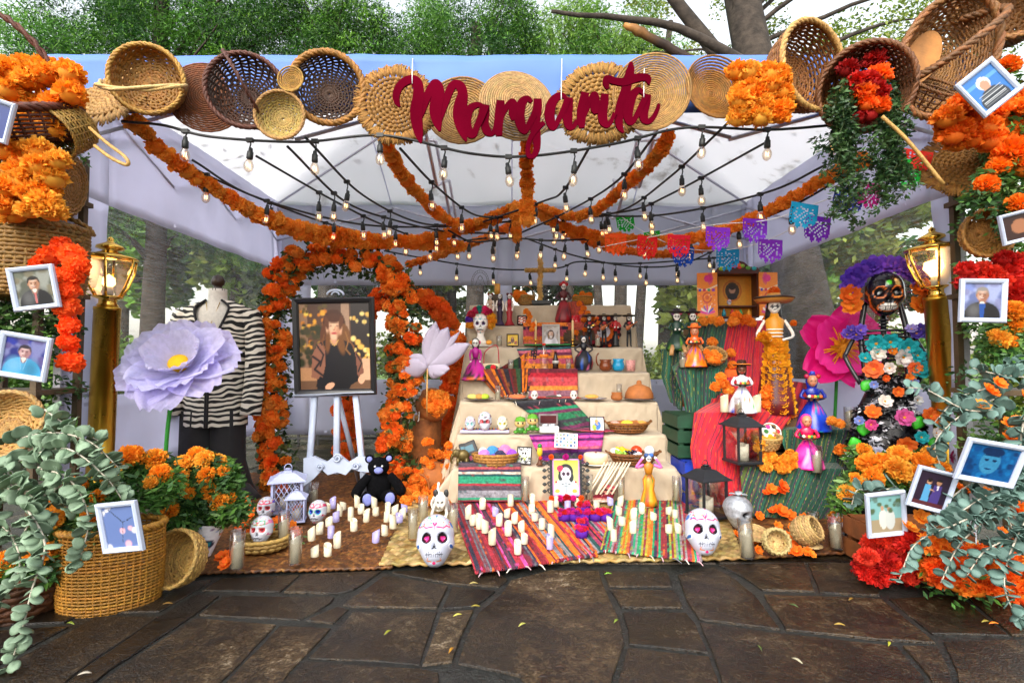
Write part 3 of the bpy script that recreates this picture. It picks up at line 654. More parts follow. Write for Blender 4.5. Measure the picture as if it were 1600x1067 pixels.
bunting('upper string of cut paper flags from red and blue to purple', pp((930,388,3.75),(1010,372,3.55),(1110,352,3.3),(1200,344,3.05),(1275,318,2.9),(1350,290,2.75),(1440,255,2.6)),
  [(962,365,3.7,34,36,'ff5a10',0),(1012,369,3.55,32,38,'e01818',4),(1061,367,3.45,36,36,'f01430',3),(1122,355,3.2,38,38,'8a2cd0',4),(1180,342,3.1,38,38,'7a24c4',4),(1258,318,2.9,44,40,'10a0d0',10),(1328,295,2.8,46,40,'2a3cc0',10),(1360,286,2.75,36,42,'e0189a',8),(1421,250,2.6,44,48,'1cc040',10),(1434,235,2.6,50,34,'e83020',8)])
bunting('lower string of cut paper flags from green to teal and purple', pp((970,338,3.9),(1010,365,3.8),(1070,388,3.7),(1138,390,3.5),(1200,375,3.3),(1290,330,3.1)),
  [(976,338,3.9,28,26,'10b030',-8),(1018,362,3.8,26,20,'10b030',-8),(1068,386,3.7,34,32,'1050c8',3),(1137,388,3.5,36,36,'1090c8',2),(1204,374,3.3,38,38,'8a2cd0',4),(1279,338,3.1,40,42,'8428d0',8)])

# ------------------------------------------------------------------ baskets
def arcprof(prof, n):
    q = [Vector((p[0], 0, p[1])) for p in prof]; q = crom(q, 6); L = sum((b-a).length for a, b in zip(q, q[1:])); s = resample(q, L/(n-1)-1e-6); return s[:n]
def weave_mb(prof, rings, stakes, amp, rad, col, oval=(1, 1), cj=.22, step=2):
    mb = MB(); s = arcprof(prof, rings)
    for i, p in enumerate(s):
        n = max(8, int(stakes*step*min(1, max(.25, p.x/max(q.x for q in s))))); ph = PI*(i % 2); c = jit(col, cj)
        k = n/2
        pts = [((p.x+amp*math.cos(k*a+ph))*math.cos(a)*oval[0], (p.x+amp*math.cos(k*a+ph))*math.sin(a)*oval[1], p.z+.0012*fn(a*3, i)) for a in [TAU*j/n for j in range(n)]]
        if p.x > rad*.8: mb.tube(pts, rad, 5, c, closed=True)
    for k in range(stakes):
        a = TAU*k/stakes; mb.tube([(p.x*math.cos(a)*oval[0], p.x*math.sin(a)*oval[1], p.z) for p in s], rad*.9, 4, jit(col, cj))
    return mb
def twist(pts, r, strands, tw, col, seg=5, closed=False):
    """rope of several strands twisted along a path"""
    mb = MB(); n = len(pts)
    for k in range(strands):
        q = []; up = Vector((0, 0, 1))
        for i in range(n):
            a = pts[(i-1) % n] if (closed or i) else pts[0]; b = pts[(i+1) % n] if (closed or i < n-1) else pts[-1]
            t = (b-a).normalized(); u = (up-t*up.dot(t))
            if u.length < 1e-3: u = t.orthogonal()
            u.normalize(); s = t.cross(u); an = TAU*(k/strands+tw*i/n); q.append(pts[i]+(u*math.cos(an)+s*math.sin(an))*r*.55)
        mb.tube(q, r*.62, seg, jit(col, .2), closed=closed)
    return mb
def ringpts(r, z, n=48, oval=(1, 1)): return [Vector((r*math.cos(TAU*i/n)*oval[0], r*math.sin(TAU*i/n)*oval[1], z)) for i in range(n)]
def handle_arc(r, z, h, ang=0, n=26, lean=0):
    return [Matrix.Rotation(R(ang), 3, 'Z') @ Vector((r*math.cos(PI*i/n), lean*math.sin(PI*i/n), z+h*math.sin(PI*i/n))) for i in range(n+1)]
def basket(label, M, r, depth, col, rings=16, stakes=26, rbot=.7, rim='8a5a28', handle=None, rad=None, oval=(1, 1), bulge=1.05, name='wicker_basket', rimr=None, hcol=None, group=None, mats=None):
    col = C(col) if isinstance(col, str) else col; rc = C(rim); rad = rad or (depth+r*rbot)/rings*.62; rimr = rimr or r*.07
    t = thing(name, label, 'basket', M, group)
    prof = [(.004, 0), (r*rbot*.55, .001), (r*rbot, .006), (r*(rbot*.5+.5)*bulge, depth*.5), (r, depth)]
    weave_mb(prof, rings, stakes, rad*.55, rad, col, oval).obj('woven_body', mats or WICKER, t)
    twist(ringpts(r, depth, 56, oval), rimr, 3, 14, rc, closed=True).obj('rim', mats or WICKER, t)
    if handle: twist(handle_arc(r*oval[0], depth, handle[0], handle[1]), rimr*.8, 2, 9, C(hcol) if hcol else rc).obj('handle', mats or WICKER, t)
    return t
def coil_disc(label, M, r, col, coils=14, dome=0., name='straw_disc', lip=0., oval=1.0, knob=.75):
    col = C(col); t = thing(name, label, 'straw disc', M); mb = MB(); n = 54; rr = r/coils*.56
    for i in range(coils):
        rad = r*(i+.6)/coils; z = dome*(1-(rad/r)**2)+(lip*max(0, (rad/r-.72)/.28))
        m = max(10, int(n*(.3+.7*rad/r))); c = jit(col, .15)
        mb.tube([(rad*math.cos(TAU*k/m), rad*math.sin(TAU*k/m)*oval, z+rr*.18*math.cos(k*PI)) for k in range(m)], [rr*(1 if k % 2 else knob+.15) for k in range(m)], 5, [jit(c, .2) for k in range(m)], closed=True)
    mb.obj('coiled_straw', STRAW, t)
    return t
TUFT = {}
def fringe_disc(label, M, r, col, fr=.35, oval=1.0, coils=7):
    c = C(col); t = thing('fringed_straw_mat', label, 'straw mat', M); mb = MB(); ri = r*(1-fr); rr = ri/coils*.6
    for i in range(coils):
        rad = ri*(i+.5)/coils; m = max(6, int(TAU*rad/(rr*2.0)))*4
        mb.tube([(rad*math.cos(TAU*k/m), rad*math.sin(TAU*k/m)*oval, .2*rr*math.cos(k*PI)) for k in range(m)], [rr*(1.12, .98, .55, .98)[k % 4] for k in range(m)], 6, [jit(mixc(c, (.02, .01, 0), .0 if k % 4 != 2 else .45), .12) for k in range(m)], closed=True)
    mb.obj('braided_centre', STRAW, t)
    if col not in TUFT:
        TUFT[col] = []
        for k in range(3):
            mb = MB()
            for j in range(6):
                cc = jit(c, .3); x = (j-2.5)*.15; mb.tube([(.0, x*.35, .02*j), (.5, x*.8, .05+.03*random.random()), (1.0+random.uniform(-.14, .1), x*1.5, random.uniform(-.08, .10))], [.08, .13, .09], 4, cc, flat=.5)
            me = mb.mesh('tuft'); me.materials.append(STRAW); TUFT[col].append(me)
    n = 34
    for k in range(n):
        a = TAU*k/n+random.uniform(-.04, .04)
        x, y = ri*math.cos(a), ri*math.sin(a)*oval; a2 = math.atan2(y, x)
        place(random.choice(TUFT[col]), 'tuft', t, T(x, y, 0) @ RZ(math.degrees(a2)) @ SCL(r*fr*random.uniform(.85, 1.12), r*fr*.85, r*fr))
    return t
HY = 2.58
def face(px, py, Y=HY, yaw=0, tilt=0, roll=0):
    """matrix whose local +z looks at the camera side; yaw turns it left or right, tilt up or down"""
    return T(P(px, py, Y)) @ RZ(yaw) @ RX(90+tilt) @ RZ(roll)
S = lambda px, Y=HY: px*Y/800
random.seed(5)
fringe_disc('wide pale fringed straw mat at the left end of the header', face(172, 150, 2.66, -12, -18, 10), S(80), 'c89a58', .30, .72)
basket('light brown round basket with a pale handle beside the left fringed mat', face(240, 134, 2.60, 14, 6), S(52), S(26), 'a8732c', 15, 26, .82, 'c8953e', handle=None)
mb = twist([P(158, 128, 2.50), P(152, 134, 2.46), P(175, 139, 2.42), P(230, 139, 2.40), P(280, 134, 2.44), P(290, 136, 2.5), P(284, 142, 2.54)], S(4.5), 2, 12, C('d8b070')); o = mb.obj('basket_handle', WICKER, bpy.data.objects['wicker_basket']); o.matrix_parent_inverse = bpy.data.objects['wicker_basket'].matrix_basis.inverted()
coil_disc('dark brown oval coiled disc behind the dark handled basket', face(322, 153, 2.68, 15, 0), S(58), '8a4c22', 17, .02)
basket('dark brown open basket with a braided handle on the left of the header', face(390, 154, 2.62, 16, 4), S(57), S(30), '4a2814', 15, 28, .75, '5a2c18', handle=(S(56), 120), rad=S(2.0), hcol='5a2a16')
coil_disc('tiny tan coiled saucer overlapping two dark baskets', face(455, 125, 2.46), S(20), 'b88838', 8, -.008, lip=.012)
basket('small pale palm bowl basket below the tiny saucer', face(443, 187, 2.52, 6, 4), S(36), S(18), 'c0a058', 12, 26, .6, 'c09050', rad=S(1.9), mats=STRAW)
basket('large dark basket with a thick honey-coloured rim', face(515, 148, 2.66, 12, 4), S(56), S(26), '4c2c12', 16, 30, .8, 'a8722c', rad=S(1.9), rimr=S(5.5))
fringe_disc('golden fringed straw mat behind the first letter of the sign', face(618, 164, 2.63, 6, 0), S(66), 'b5813a', .30, 1.0)
coil_disc('round tan coiled disc behind the second letters of the sign', face(722, 172, 2.66, 0, -6), S(60), 'b48848', 16, -.03)
coil_disc('large pale coiled straw disc behind the middle of the sign', face(808, 166, 2.62, 10, -8), S(62), 'c29a62', 18, .05)
fringe_disc('golden fringed straw mat behind the last letters of the sign', face(936, 162, 2.66, -6, 0), S(72), 'b9883e', .30, .98)
coil_disc('large dished straw disc at the right end of the sign', face(1018, 144, 2.60, -12, 4), S(62), 'bd9252', 20, -.05)
coil_disc('shiny coiled bowl basket right of the sign', face(1117, 140, 2.62, 8, -4), S(54), 'a06c26', 17, -.04, lip=.03)
basket('round brown basket with a banded pale rim beside the orange flower ball', face(1232, 124, 2.64, 22, 2), S(68), S(46), '9a622a', 20, 30, .75, 'c89a58', rad=S(2.2))
basket('dark wicker basket holding orange and crimson flowers and trailing green', face(1338, 148, 2.62, -24, 18), S(62), S(70), '7a4a24', 22, 28, .7, '80502a', rad=S(2.4))
basket('big willow basket with a wooden base at the upper right', face(1452, 112, 2.62, -14, 4, 70), S(84), S(52), '9c6a34', 22, 34, .62, '9a6430', oval=(1.12, .74), rad=S(2.1))
mb = MB(C('b07636')); M0 = face(1440, 92, 2.585, -14, 4, 70); mb.M = SCL(1.12, .78, 1); mb.prism([(S(38)*math.cos(a)*(1.0), S(38)*math.sin(a)*.8) for a in np.linspace(0, TAU, 21)[:-1]], 0, .012)
o = mb.obj('wooden_base', WOOD, bpy.data.objects['wicker_basket.005']); o.matrix_basis = bpy.data.objects['wicker_basket.005'].matrix_basis.inverted() @ M0
mb = twist(crom([P(1408, 132, 2.5), P(1450, 112, 2.40), P(1510, 72, 2.32), P(1572, 22, 2.32), P(1560, 14, 2.4), P(1500, 30, 2.5)], 6), S(6), 3, 9, C('8a5a2c')); o = mb.obj('long_handle', WICKER, bpy.data.objects['wicker_basket.005']); o.matrix_parent_inverse = bpy.data.objects['wicker_basket.005'].matrix_basis.inverted()
basket('large brown basket cut off by the upper right corner', face(1555, 20, 2.70, -30, 10), S(70), S(90), 'a5713a', 20, 30, .8, 'a8743a')
basket('small openwork wire-like basket under the willow basket', face(1440, 178, 2.62, 10, -40), S(36), S(42), '7a5228', 8, 16, .5, '7a5228', rad=S(1.5))
fringe_disc('tilted fringed straw mat on the right pillar', face(1508, 258, 2.58, -18, -24, 8), S(70), 'a8742c', .30, .84)
basket('small round golden basket above the right lamp', face(1528, 368, 2.46, -10, 4), S(36, 2.46), S(24), 'a8702a', 12, 24, .72, 'b07a30')
# left pillar
b = basket('dark red-brown basket with a tall handle and orange flowers at the left edge', T(P(52, 225, 2.38)) @ RX(24) @ RY(-6), S(76, 2.4), S(42), '5a2c18', 20, 34, .8, '6a321c', handle=(S(128), 8), rad=S(1.9), rimr=S(6))
basket('golden barrel basket lying on its side spilling orange flowers', T(P(112, 292, 2.42)) @ RZ(18) @ RY(-82), S(60, 2.4), S(92), '9a6c2a', 26, 30, .78, 'a8782e', rad=S(2.3))
basket('small hanging pail basket with a looped cane handle', T(P(130, 196, 2.42)) @ RZ(-20) @ RX(128), S(33), S(44), 'b08a3e', 16, 24, .8, 'b88c40', rad=S(1.5))
mb = MB(C('c89c54')); mb.tube(crom([P(140, 200, 2.33), P(165, 222, 2.26), P(196, 246, 2.22), P(198, 258, 2.22), P(172, 246, 2.24), P(148, 228, 2.28)], 6), S(2.4), 6); o = mb.obj('cane_handle', WICKER, bpy.data.objects['wicker_basket.011']); o.matrix_parent_inverse = bpy.data.objects['wicker_basket.011'].matrix_basis.inverted()
basket('square-sided cane basket full of dark greenery on the left pillar', T(P(38, 462, 2.46)), S(78), S(100), '8a6428', 30, 40, .9, '9c7230', handle=(S(30), 30), oval=(1, .75))
basket('pale shallow plaited basket leaning at the left edge', T(P(16, 672, 2.25)) @ RZ(18) @ RX(66), S(52, 2.25), S(26), 'c29450', 14, 24, .7, 'c8a060', mats=STRAW)
basket('dark brown bowl basket on the ground at the left edge', T(G(14, 955)) @ RX(0), .24, .17, '5c3418', 14, 26, .72, '5c3418')
big = basket('tall golden oval basket on the paving holding potted marigolds', T(G(172, 948)) @ RZ(12), .185, .33, 'b07824', 40, 44, .92, 'b9832c', oval=(1, .66), rad=.0048, rimr=.015)
basket('small round basket tipped toward the viewer on the brown mat', T(G(296, 872, .13)) @ RZ(-14) @ RX(70), .115, .09, 'c49a52', 16, 22, .8, 'c8a058', mats=STRAW)
# pillar stands that carry the side stacks
for lab, x in (('dark green leafy stand under the left baskets', 30), ('dark green leafy stand under the right baskets', 1592)):
    t = thing('plant_stand', lab, 'stand', T(P(x, 565, 2.62).x, 2.62, 0)); mb = MB(C('4a3a24'))
    for i in (-1, 1):
        for j in (-1, 1): mb = MB(C('4a3a24')); mb.box((i*.2, j*.12, 1.05), (.03, .03, 2.1)); mb.obj('post', WOOD, t)
    for z in (.35, .85, 1.35, 1.85): mb = MB(C('54422a')); mb.box((0, 0, z), (.46, .30, .025)); mb.obj('shelf', WOOD, t)
    rr = random.Random(3)
    leafy('ivy', [(rr.uniform(-.24, .22), rr.uniform(-.16, .05), rr.uniform(.5, 2.1)) for k in range(90)], 11000, .035, GREENS, t, .45, .11, 8)

# ------------------------------------------------------------------ lettering on the header
def script_sign():
    SY = 2.47; t = thing('script_lettering', 'dark red script lettering hanging across the front of the tent', 'sign')
    M = mat('red_acrylic', (.10, .0012, .010), rough=.7, spec=.0, var=.25, vscale=3)
    z1 = lambda pts: [(600+x*.16865, 80+y*.16865, w*.16865) for x, y, w in pts]
    z2 = lambda pts: [(820+x*.16865, 80+y*.16865, w*.16865) for x, y, w in pts]
    strokes = [('letter', [z1([(145,515,15),(118,470,48),(112,405,60),(140,330,66),(195,280,70),(255,262,72),(300,290,90),(318,350,88),(316,430,92),(300,520,100),(298,600,100),(310,700,88),(325,780,64),(340,850,16)]),
                 z1([(330,640,24),(360,540,50),(395,430,66),(440,340,72),(475,300,74),(505,340,84),(500,420,100),(480,500,104),(478,580,96),(495,660,76),(515,740,20)]),
                 z1([(505,690,24),(540,560,50),(580,440,62),(620,340,66),(660,305,70),(710,330,80),(728,400,86),(712,480,106),(695,560,104),(695,640,90),(715,720,70),(742,785,50),(762,835,14)])]),
      ('letter', [z1([(880,560,14),(905,510,36),(860,497,46),(800,530,66),(765,600,84),(760,680,88),(790,755,76),(830,770,56),(860,700,52),(900,610,60),(935,520,60),(942,495,62)]), z1([(942,500,66),(938,580,70),(930,660,72),(955,740,70),(1000,760,46),(1030,720,40),(1050,640,50)])]),
      ('letter', [z1([(1080,455,68),(1072,540,76),(1066,620,78),(1062,700,68),(1066,785,56)]), z1([(1075,640,40),(1110,560,44),(1150,500,50),(1190,470,58),(1200,520,74),(1195,580,72),(1200,640,30)])]),
      ('letter', [z1([(1370,470,30),(1330,440,50),(1285,470,74),(1260,540,84),(1255,620,88),(1280,710,74),(1310,745,40),(1345,680,50),(1390,590,54)]), z2([(120,440,66),(118,520,76),(100,620,84),(96,720,86),(110,820,70),(112,900,56),(85,965,42),(40,970,40),(28,900,40),(55,800,40),(110,720,44),(180,660,36)])]),
      ('letter', [z2([(395,440,16),(340,410,50),(280,440,70),(240,510,84),(230,600,86),(250,690,66),(275,705,40),(315,630,44),(360,540,50),(400,440,52)]), z2([(405,430,74),(400,520,84),(395,600,84),(410,690,66),(450,700,40),(490,640,40)])]),
      ('letter', [z2([(560,380,68),(545,460,76),(530,550,84),(525,640,70),(530,710,46)]), z2([(530,640,36),(575,540,42),(610,450,46),(645,400,54),(655,460,72),(650,530,72),(660,580,36)])]),
      ('letter', [z2([(745,395,62),(735,480,74),(720,570,80),(730,650,72),(765,685,46),(800,650,36),(835,570,34)])]),
      ('letter', [z2([(985,100,24),(980,170,66),(960,260,76),(940,350,80),(910,450,86),(885,550,84),(872,640,66),(885,710,50),(915,755,14)]), z2([(770,350,26),(755,300,54),(765,255,60),(830,275,58),(920,285,66),(1010,255,70),(1090,240,62),(1140,255,60),(1155,310,14)])]),
      ('letter', [z2([(1105,400,24),(1060,360,46),(1010,395,70),(975,470,86),(955,570,86),(970,650,60),(1000,655,40),(1040,590,46),(1090,490,50),(1130,400,52)]), z2([(1135,400,62),(1125,480,72),(1105,560,74),(1110,630,66),(1150,650,46),(1195,610,42),(1230,540,34),(1245,485,24)])])]
    k = 0
    for nm, sts in strokes:
        mb = MB()
        for st in sts:
            q = crom([(a, b, c) for a, b, c in st], 6); n = len(q); k += 1; d = SY-.0016*(k % 5)
            L_, R_ = [], []
            for i in range(n):
                a, b = q[max(0, i-1)], q[min(n-1, i+1)]; tx, ty = b.x-a.x, b.y-a.y; l = math.hypot(tx, ty) or 1; nx, ny = -ty/l, tx/l; h = max(.6, q[i].z*1.12)/2
                L_.append((q[i].x+nx*h, q[i].y+ny*h)); R_.append((q[i].x-nx*h, q[i].y-ny*h))
            vs = [P(*p, d-.005*i_/n) for i_, p in enumerate(L_)]+[P(*p, d-.005*i_/n) for i_, p in enumerate(R_)]; bk = [v+Vector((0, .012, 0)) for v in vs]; fs = []
            m = 2*n
            for i in range(n-1): fs += [(i, i+1, n+i+1, n+i), (m+i, m+n+i, m+n+i+1, m+i+1), (i, m+i, m+i+1, i+1), (n+i, n+i+1, m+n+i+1, m+n+i)]
            fs += [(0, n, m+n, m), (n-1, m+n-1, m+2*n-1, 2*n-1)]
            mb.add(vs+bk, fs, None, False)
        mb.obj(nm, M, t)
    for x, y, y0 in ((644, 125, 112), (877, 150, 142), (1006, 146, 138)):
        mb = MB((.8, .8, .8)); mb.tube([P(x, y+6, 2.46), P(x, y0, 2.47), P(x+1, 92, 2.70)], .0022, 5); mb.obj('hanging_string', MATTE, t)
script_sign()
# ------------------------------------------------------------------ printed pictures and lofts
class Canvas:
    def __init__(s, w, h, bg):
        s.w, s.h = w, h; s.a = np.zeros((h, w, 3)); s.a[:] = C(bg) if isinstance(bg, str) else bg
        s.X, s.Y = np.meshgrid((np.arange(w)+.5)/w, 1-(np.arange(h)+.5)/h)
    def put(s, m, c):
        c = np.array(C(c) if isinstance(c, str) else c); m = np.clip(m, 0, 1)[..., None]; s.a = s.a*(1-m)+c*m; return s
    def ell(s, x, y, rx, ry, c, rot=0, soft=.08):
        ca, sa = math.cos(R(rot)), math.sin(R(rot)); u = s.X-x; v = s.Y-y; d = np.sqrt(((u*ca+v*sa)/rx)**2+((-u*sa+v*ca)/ry)**2); return s.put((1-d)/soft+.5, c)
    def ring(s, x, y, rx, ry, w, c): d = np.sqrt(((s.X-x)/rx)**2+((s.Y-y)/ry)**2); return s.put((w-np.abs(d-1))/w*2, c)
    def rect(s, x0, x1, y0, y1, c): return s.put(((s.X > x0) & (s.X < x1) & (s.Y > y0) & (s.Y < y1)).astype(float), c)
    def poly(s, pts, c):
        ins = np.zeros(s.X.shape, bool); n = len(pts)
        for i in range(n):
            (x0, y0), (x1, y1) = pts[i], pts[(i+1) % n]; cond = ((y0 > s.Y) != (y1 > s.Y))
            ins ^= cond & (s.X < (x1-x0)*(s.Y-y0)/((y1-y0) or 1e-9)+x0)
        return s.put(ins.astype(float), c)
    def line(s, pts, w, c):
        for (x0, y0), (x1, y1) in zip(pts, pts[1:]):
            dx, dy = x1-x0, y1-y0; t = np.clip(((s.X-x0)*dx+(s.Y-y0)*dy)/(dx*dx+dy*dy+1e-12), 0, 1); d = np.hypot(s.X-x0-t*dx, s.Y-y0-t*dy); s.put((w-d)/w*2, c)
        return s
    def grad(s, top, bot): t = s.Y[..., None]; s.a = np.array(C(bot))*(1-t)+np.array(C(top))*t; return s
    def noise(s, k, sc=1):
        g = np.random.default_rng(5); h, w = max(2, s.h//sc), max(2, s.w//sc); q = np.repeat(np.repeat(g.uniform(1-k, 1+k, (h+1, w+1)), sc, 0), sc, 1)[:s.h, :s.w]; s.a = np.clip(s.a*q[..., None], 0, 1); return s
    def dots(s, n, r, cols, sd0=0, box=(0, 1, 0, 1)):
        g = random.Random(sd0)
        for i in range(n): rr = r*g.uniform(.5, 1.3); s.ell(g.uniform(box[0], box[1]), g.uniform(box[2], box[3]), rr, rr*s.w/s.h, g.choice(cols), soft=.6)
        return s
    def at(s, x, y): return tuple(s.a[min(s.h-1, max(0, int((1-y)*s.h))), min(s.w-1, max(0, int(x*s.w)))])
def picture(cv, w, h, name, parent, M=None, m=None):
    """flat print: one small face per canvas cell, lying in x-z and facing -y"""
    W, H = cv.w, cv.h; mb = MB()
    mb.grid(lambda u, v: ((u-.5)*w, 0, (v-.5)*h), W, H, lambda u, v: cv.at(u, v)); return mb.obj(name, m or PRINT, parent, M)
def loft(mb, rings, seg=20, col=None, p=2.0, caps=True):
    """rings: (z, cx, cy, rx, ry[, col])"""
    vs = []; cs = []; fs = []
    for r in rings:
        for k in range(seg):
            a = TAU*k/seg; c, s_ = math.cos(a), math.sin(a)
            vs.append((r[1]+r[3]*math.copysign(abs(c)**(2/p), c), r[2]+r[4]*math.copysign(abs(s_)**(2/p), s_), r[0])); cs.append(r[5] if len(r) > 5 else (col or mb.col))
    for i in range(len(rings)-1):
        for k in range(seg): fs.append((i*seg+k, i*seg+(k+1) % seg, (i+1)*seg+(k+1) % seg, (i+1)*seg+k))
    if caps: fs += [tuple(range(seg-1, -1, -1)), tuple((len(rings)-1)*seg+k for k in range(seg))]
    return mb.add(vs, fs, cs)
def frame_parts(t, w, h, fw, fd, mt, cv, M=None, col=None):
    """picture frame: four mitred rails, backing and the print; lies in x-z, faces -y, centred"""
    M = M or Matrix(); o, i = (w/2, h/2), (w/2-fw, h/2-fw)
    cor = [(-1, -1), (1, -1), (1, 1), (-1, 1)]
    for k in range(4):
        a, b = cor[k], cor[(k+1) % 4]; mb = MB(col or (.8, .8, .8))
        sec = lambda c: [(c[0]*o[0], 0, c[1]*o[1]), (c[0]*o[0], -fd*.7, c[1]*o[1]), (c[0]*(o[0]-fw*.3), -fd, c[1]*(o[1]-fw*.3)), (c[0]*(o[0]-fw*.75), -fd*.8, c[1]*(o[1]-fw*.75)), (c[0]*i[0], -fd*.45, c[1]*i[1]), (c[0]*i[0], 0, c[1]*i[1])]
        A, B = sec(a), sec(b); mb.add(A+B, [(q, (q+1) % 6, 6+(q+1) % 6, 6+q) for q in range(6)], None, False); mb.obj('frame_rail', mt, t, M)
    mb = MB((.1, .08, .06)); mb.box((0, .003, 0), (w-.004, .004, h-.004)); mb.obj('backing', MATTE, t, M)
    picture(cv, w-2*fw+.002, h-2*fw+.002, 'photo_print', t, M @ T(0, -.004, 0))
def photo_frame(label, px, py, Y, w, h, roll, cv, yaw=0, tilt=8, name='photo_frame'):
    t = thing(name, label, 'photo frame', T(P(px, py, Y)) @ RZ(yaw) @ RX(tilt) @ RY(-roll), 'white framed family photos')
    frame_parts(t, w, h, min(w, h)*.11, .018, WHITEP, cv); return t
def person_cv(w, h, bg, skin, hair, top, sh=.30, hd=.15, cy=.62, extra=None, hairlong=False):
    w, h = int(w*1.5), int(h*1.5); c = Canvas(w, h, bg); b = c.at(.5, .5); c.dots(40, .16, [mixc(b, (0, 0, 0), .4), mixc(b, (1, 1, 1), .18), mixc(b, (.3, .2, .1), .3)], 4); q = w/h; sk = C(skin); dk = mixc(sk, (.1, .02, .01), .45); lt = mixc(sk, (1, .9, .8), .35)
    c.ell(.5, .05, sh*1.12, .42, top, soft=.06); c.ell(.5-sh*.5, .22, sh*.4, .2, mixc(C(top), (1, 1, 1), .10), soft=1.2); c.ell(.5+sh*.5, .15, sh*.4, .25, mixc(C(top), (0, 0, 0), .4), soft=1.2)
    if hairlong: c.ell(.5, cy-.08, hd*1.45, hd*1.9*q, hair, soft=.2); c.ell(.5-hd, cy-.15, hd*.4, hd*1.2*q, mixc(C(hair), (.5, .3, .1), .3), soft=.8)
    c.ell(.5, .43, hd*.50, .12, dk, soft=.3); c.ell(.5, cy+.035, hd*1.08, hd*1.2*q, hair, soft=.15)
    for sx in (-1, 1): c.ell(.5+sx*hd*.88, cy-.01, hd*.14, hd*.26*q, dk)
    c.ell(.5, cy-.02, hd*.88, hd*1.08*q, skin, soft=.15); c.ell(.5+hd*.45, cy-.04, hd*.4, hd*.8*q, dk, soft=1.6); c.ell(.5-hd*.3, cy-.05, hd*.32, hd*.4*q, lt, soft=1.6); c.ell(.5, cy+hd*.55*q, hd*.5, hd*.22*q, lt, soft=1.5); c.ell(.5, cy+hd*.98*q, hd*.8, hd*.30*q, hair, soft=.5)
    for sx in (-1, 1): c.ell(.5+sx*hd*.36, cy+.012, hd*.20, hd*.13*q, dk, soft=.8); c.ell(.5+sx*hd*.36, cy+.010, hd*.12, hd*.075*q, '1c120e', soft=.5); c.line([(.5+sx*hd*.16, cy+hd*.30*q), (.5+sx*hd*.56, cy+hd*.28*q)], .008, mixc(C(hair), sk, .25))
    c.ell(.5+hd*.05, cy-hd*.18*q, hd*.13, hd*.26*q, dk, soft=1.2); c.ell(.5-hd*.03, cy-hd*.15*q, hd*.07, hd*.25*q, lt, soft=1.2); c.ell(.5, cy-hd*.58*q, hd*.36, hd*.11*q, '7a2c26', soft=.6); c.ell(.5, cy-hd*.53*q, hd*.25, hd*.04*q, 'e8dcd4', soft=.8); c.ell(.5, cy-hd*.98*q, hd*.5, hd*.12*q, dk, soft=1.4)
    c.poly([(.43, .44), (.5, .30), (.57, .44), (.53, .47), (.47, .47)], 'd8d4cc')
    for sx in (-1, 1): c.line([(.5+sx*.09, .45), (.5+sx*.03, .12)], .010, mixc(C(top), (1, 1, 1), .16))
    if extra: extra(c)
    return c.noise(.06)

# ------------------------------------------------------------------ mats and rugs
def petate_mat(name, c1, c2, sx, ang):
    m, n, out = nodes(name); L = n.links.new; tc = N(n, 'ShaderNodeTexCoord'); b = N(n, 'ShaderNodeBsdfPrincipled', Roughness=.6)
    a = N(n, 'ShaderNodeAttribute'); a.attribute_name = 'Col'; t = N(n, 'ShaderNodeTexNoise', Scale=9.0, Detail=6.0, Roughness=.7); L(tc.outputs['Object'], t.inputs[0])
    mr = N(n, 'ShaderNodeMapRange'); mr.inputs[1].default_value = .3; mr.inputs[2].default_value = .72; mr.inputs[3].default_value = .5; mr.inputs[4].default_value = 1.3; L(t.outputs[0], mr.inputs[0])
    sc = N(n, 'ShaderNodeVectorMath'); sc.operation = 'SCALE'; L(a.outputs[0], sc.inputs[0]); L(mr.outputs[0], sc.inputs['Scale']); L(sc.outputs[0], b.inputs['Base Color'])
    L(b.outputs[0], out.inputs[0]); return m
PET = petate_mat('palm_mat', 0, 0, 0, 0)
def palm_mat(label, cor, cols, cell, z, twill=True):
    """woven palm mat: raised over-under strips as relief on one sheet"""
    a, b, c, d = cor; W = ((b-a).length+(c-d).length)/2; H = (d-a).length; nu, nv = int(W/cell*2), int(H/cell*2); mb = MB(); g = random.Random(4)
    cc = [C(x) for x in cols]; pal = {}
    def key(u, v): return (int(u*nu/2+(1 if twill else 0)*int(v*nv/2)), int(v*nv/2))
    def pos(u, v):
        p = a.lerp(b, u).lerp(d.lerp(c, u), v); i, j = int(round(u*nu)), int(round(v*nv))
        h = .5+.5*math.cos(PI*i+(PI if (j//2) % 2 else 0)) if not twill else (((i+j) % 4 < 2)*.8+.2*((i*7+j*3) % 5)/5)
        return Vector((p.x+.004*fn(u*20, v*20), p.y+.010*fn(u*9, 1, z*9)*(1-v), z+h*cell*.34+.004*fn(u*7, v*6)))
    def colr(u, v):
        i, j = int(round(u*nu)), int(round(v*nv)); k = ((i+j)//2, (i-j)//2 if twill else j//2)
        if k not in pal: pal[k] = jit(g.choice(cc), .35)
        return pal[k]
    mb.grid(pos, nu, nv, colr, thick=.012); o = mb.obj('palm_mat', PET); return tag(o, label, 'mat')
def q4(*p): return [G(x, y) for x, y in p]
palm_mat('dark brown woven palm mat spread at the left front', q4((248,908),(612,898),(630,745),(330,745)), ['5a3410', '6e4218', '4a280c', '7c4c1c', '583008', '8a5a26'], .022, .034)
palm_mat('coarse pale straw mat under the heart-eyed skull', q4((592,897),(790,893),(800,790),(640,790)), ['a88c54', 'b89c64', '947840', '806430', 'c0a670'], .034, .042)
palm_mat('pale straw mat edge showing beneath the rag rugs', q4((786,893),(1185,884),(1120,790),(800,790)), ['a88c54', 'b49860', '8c7038'], .034, .038)
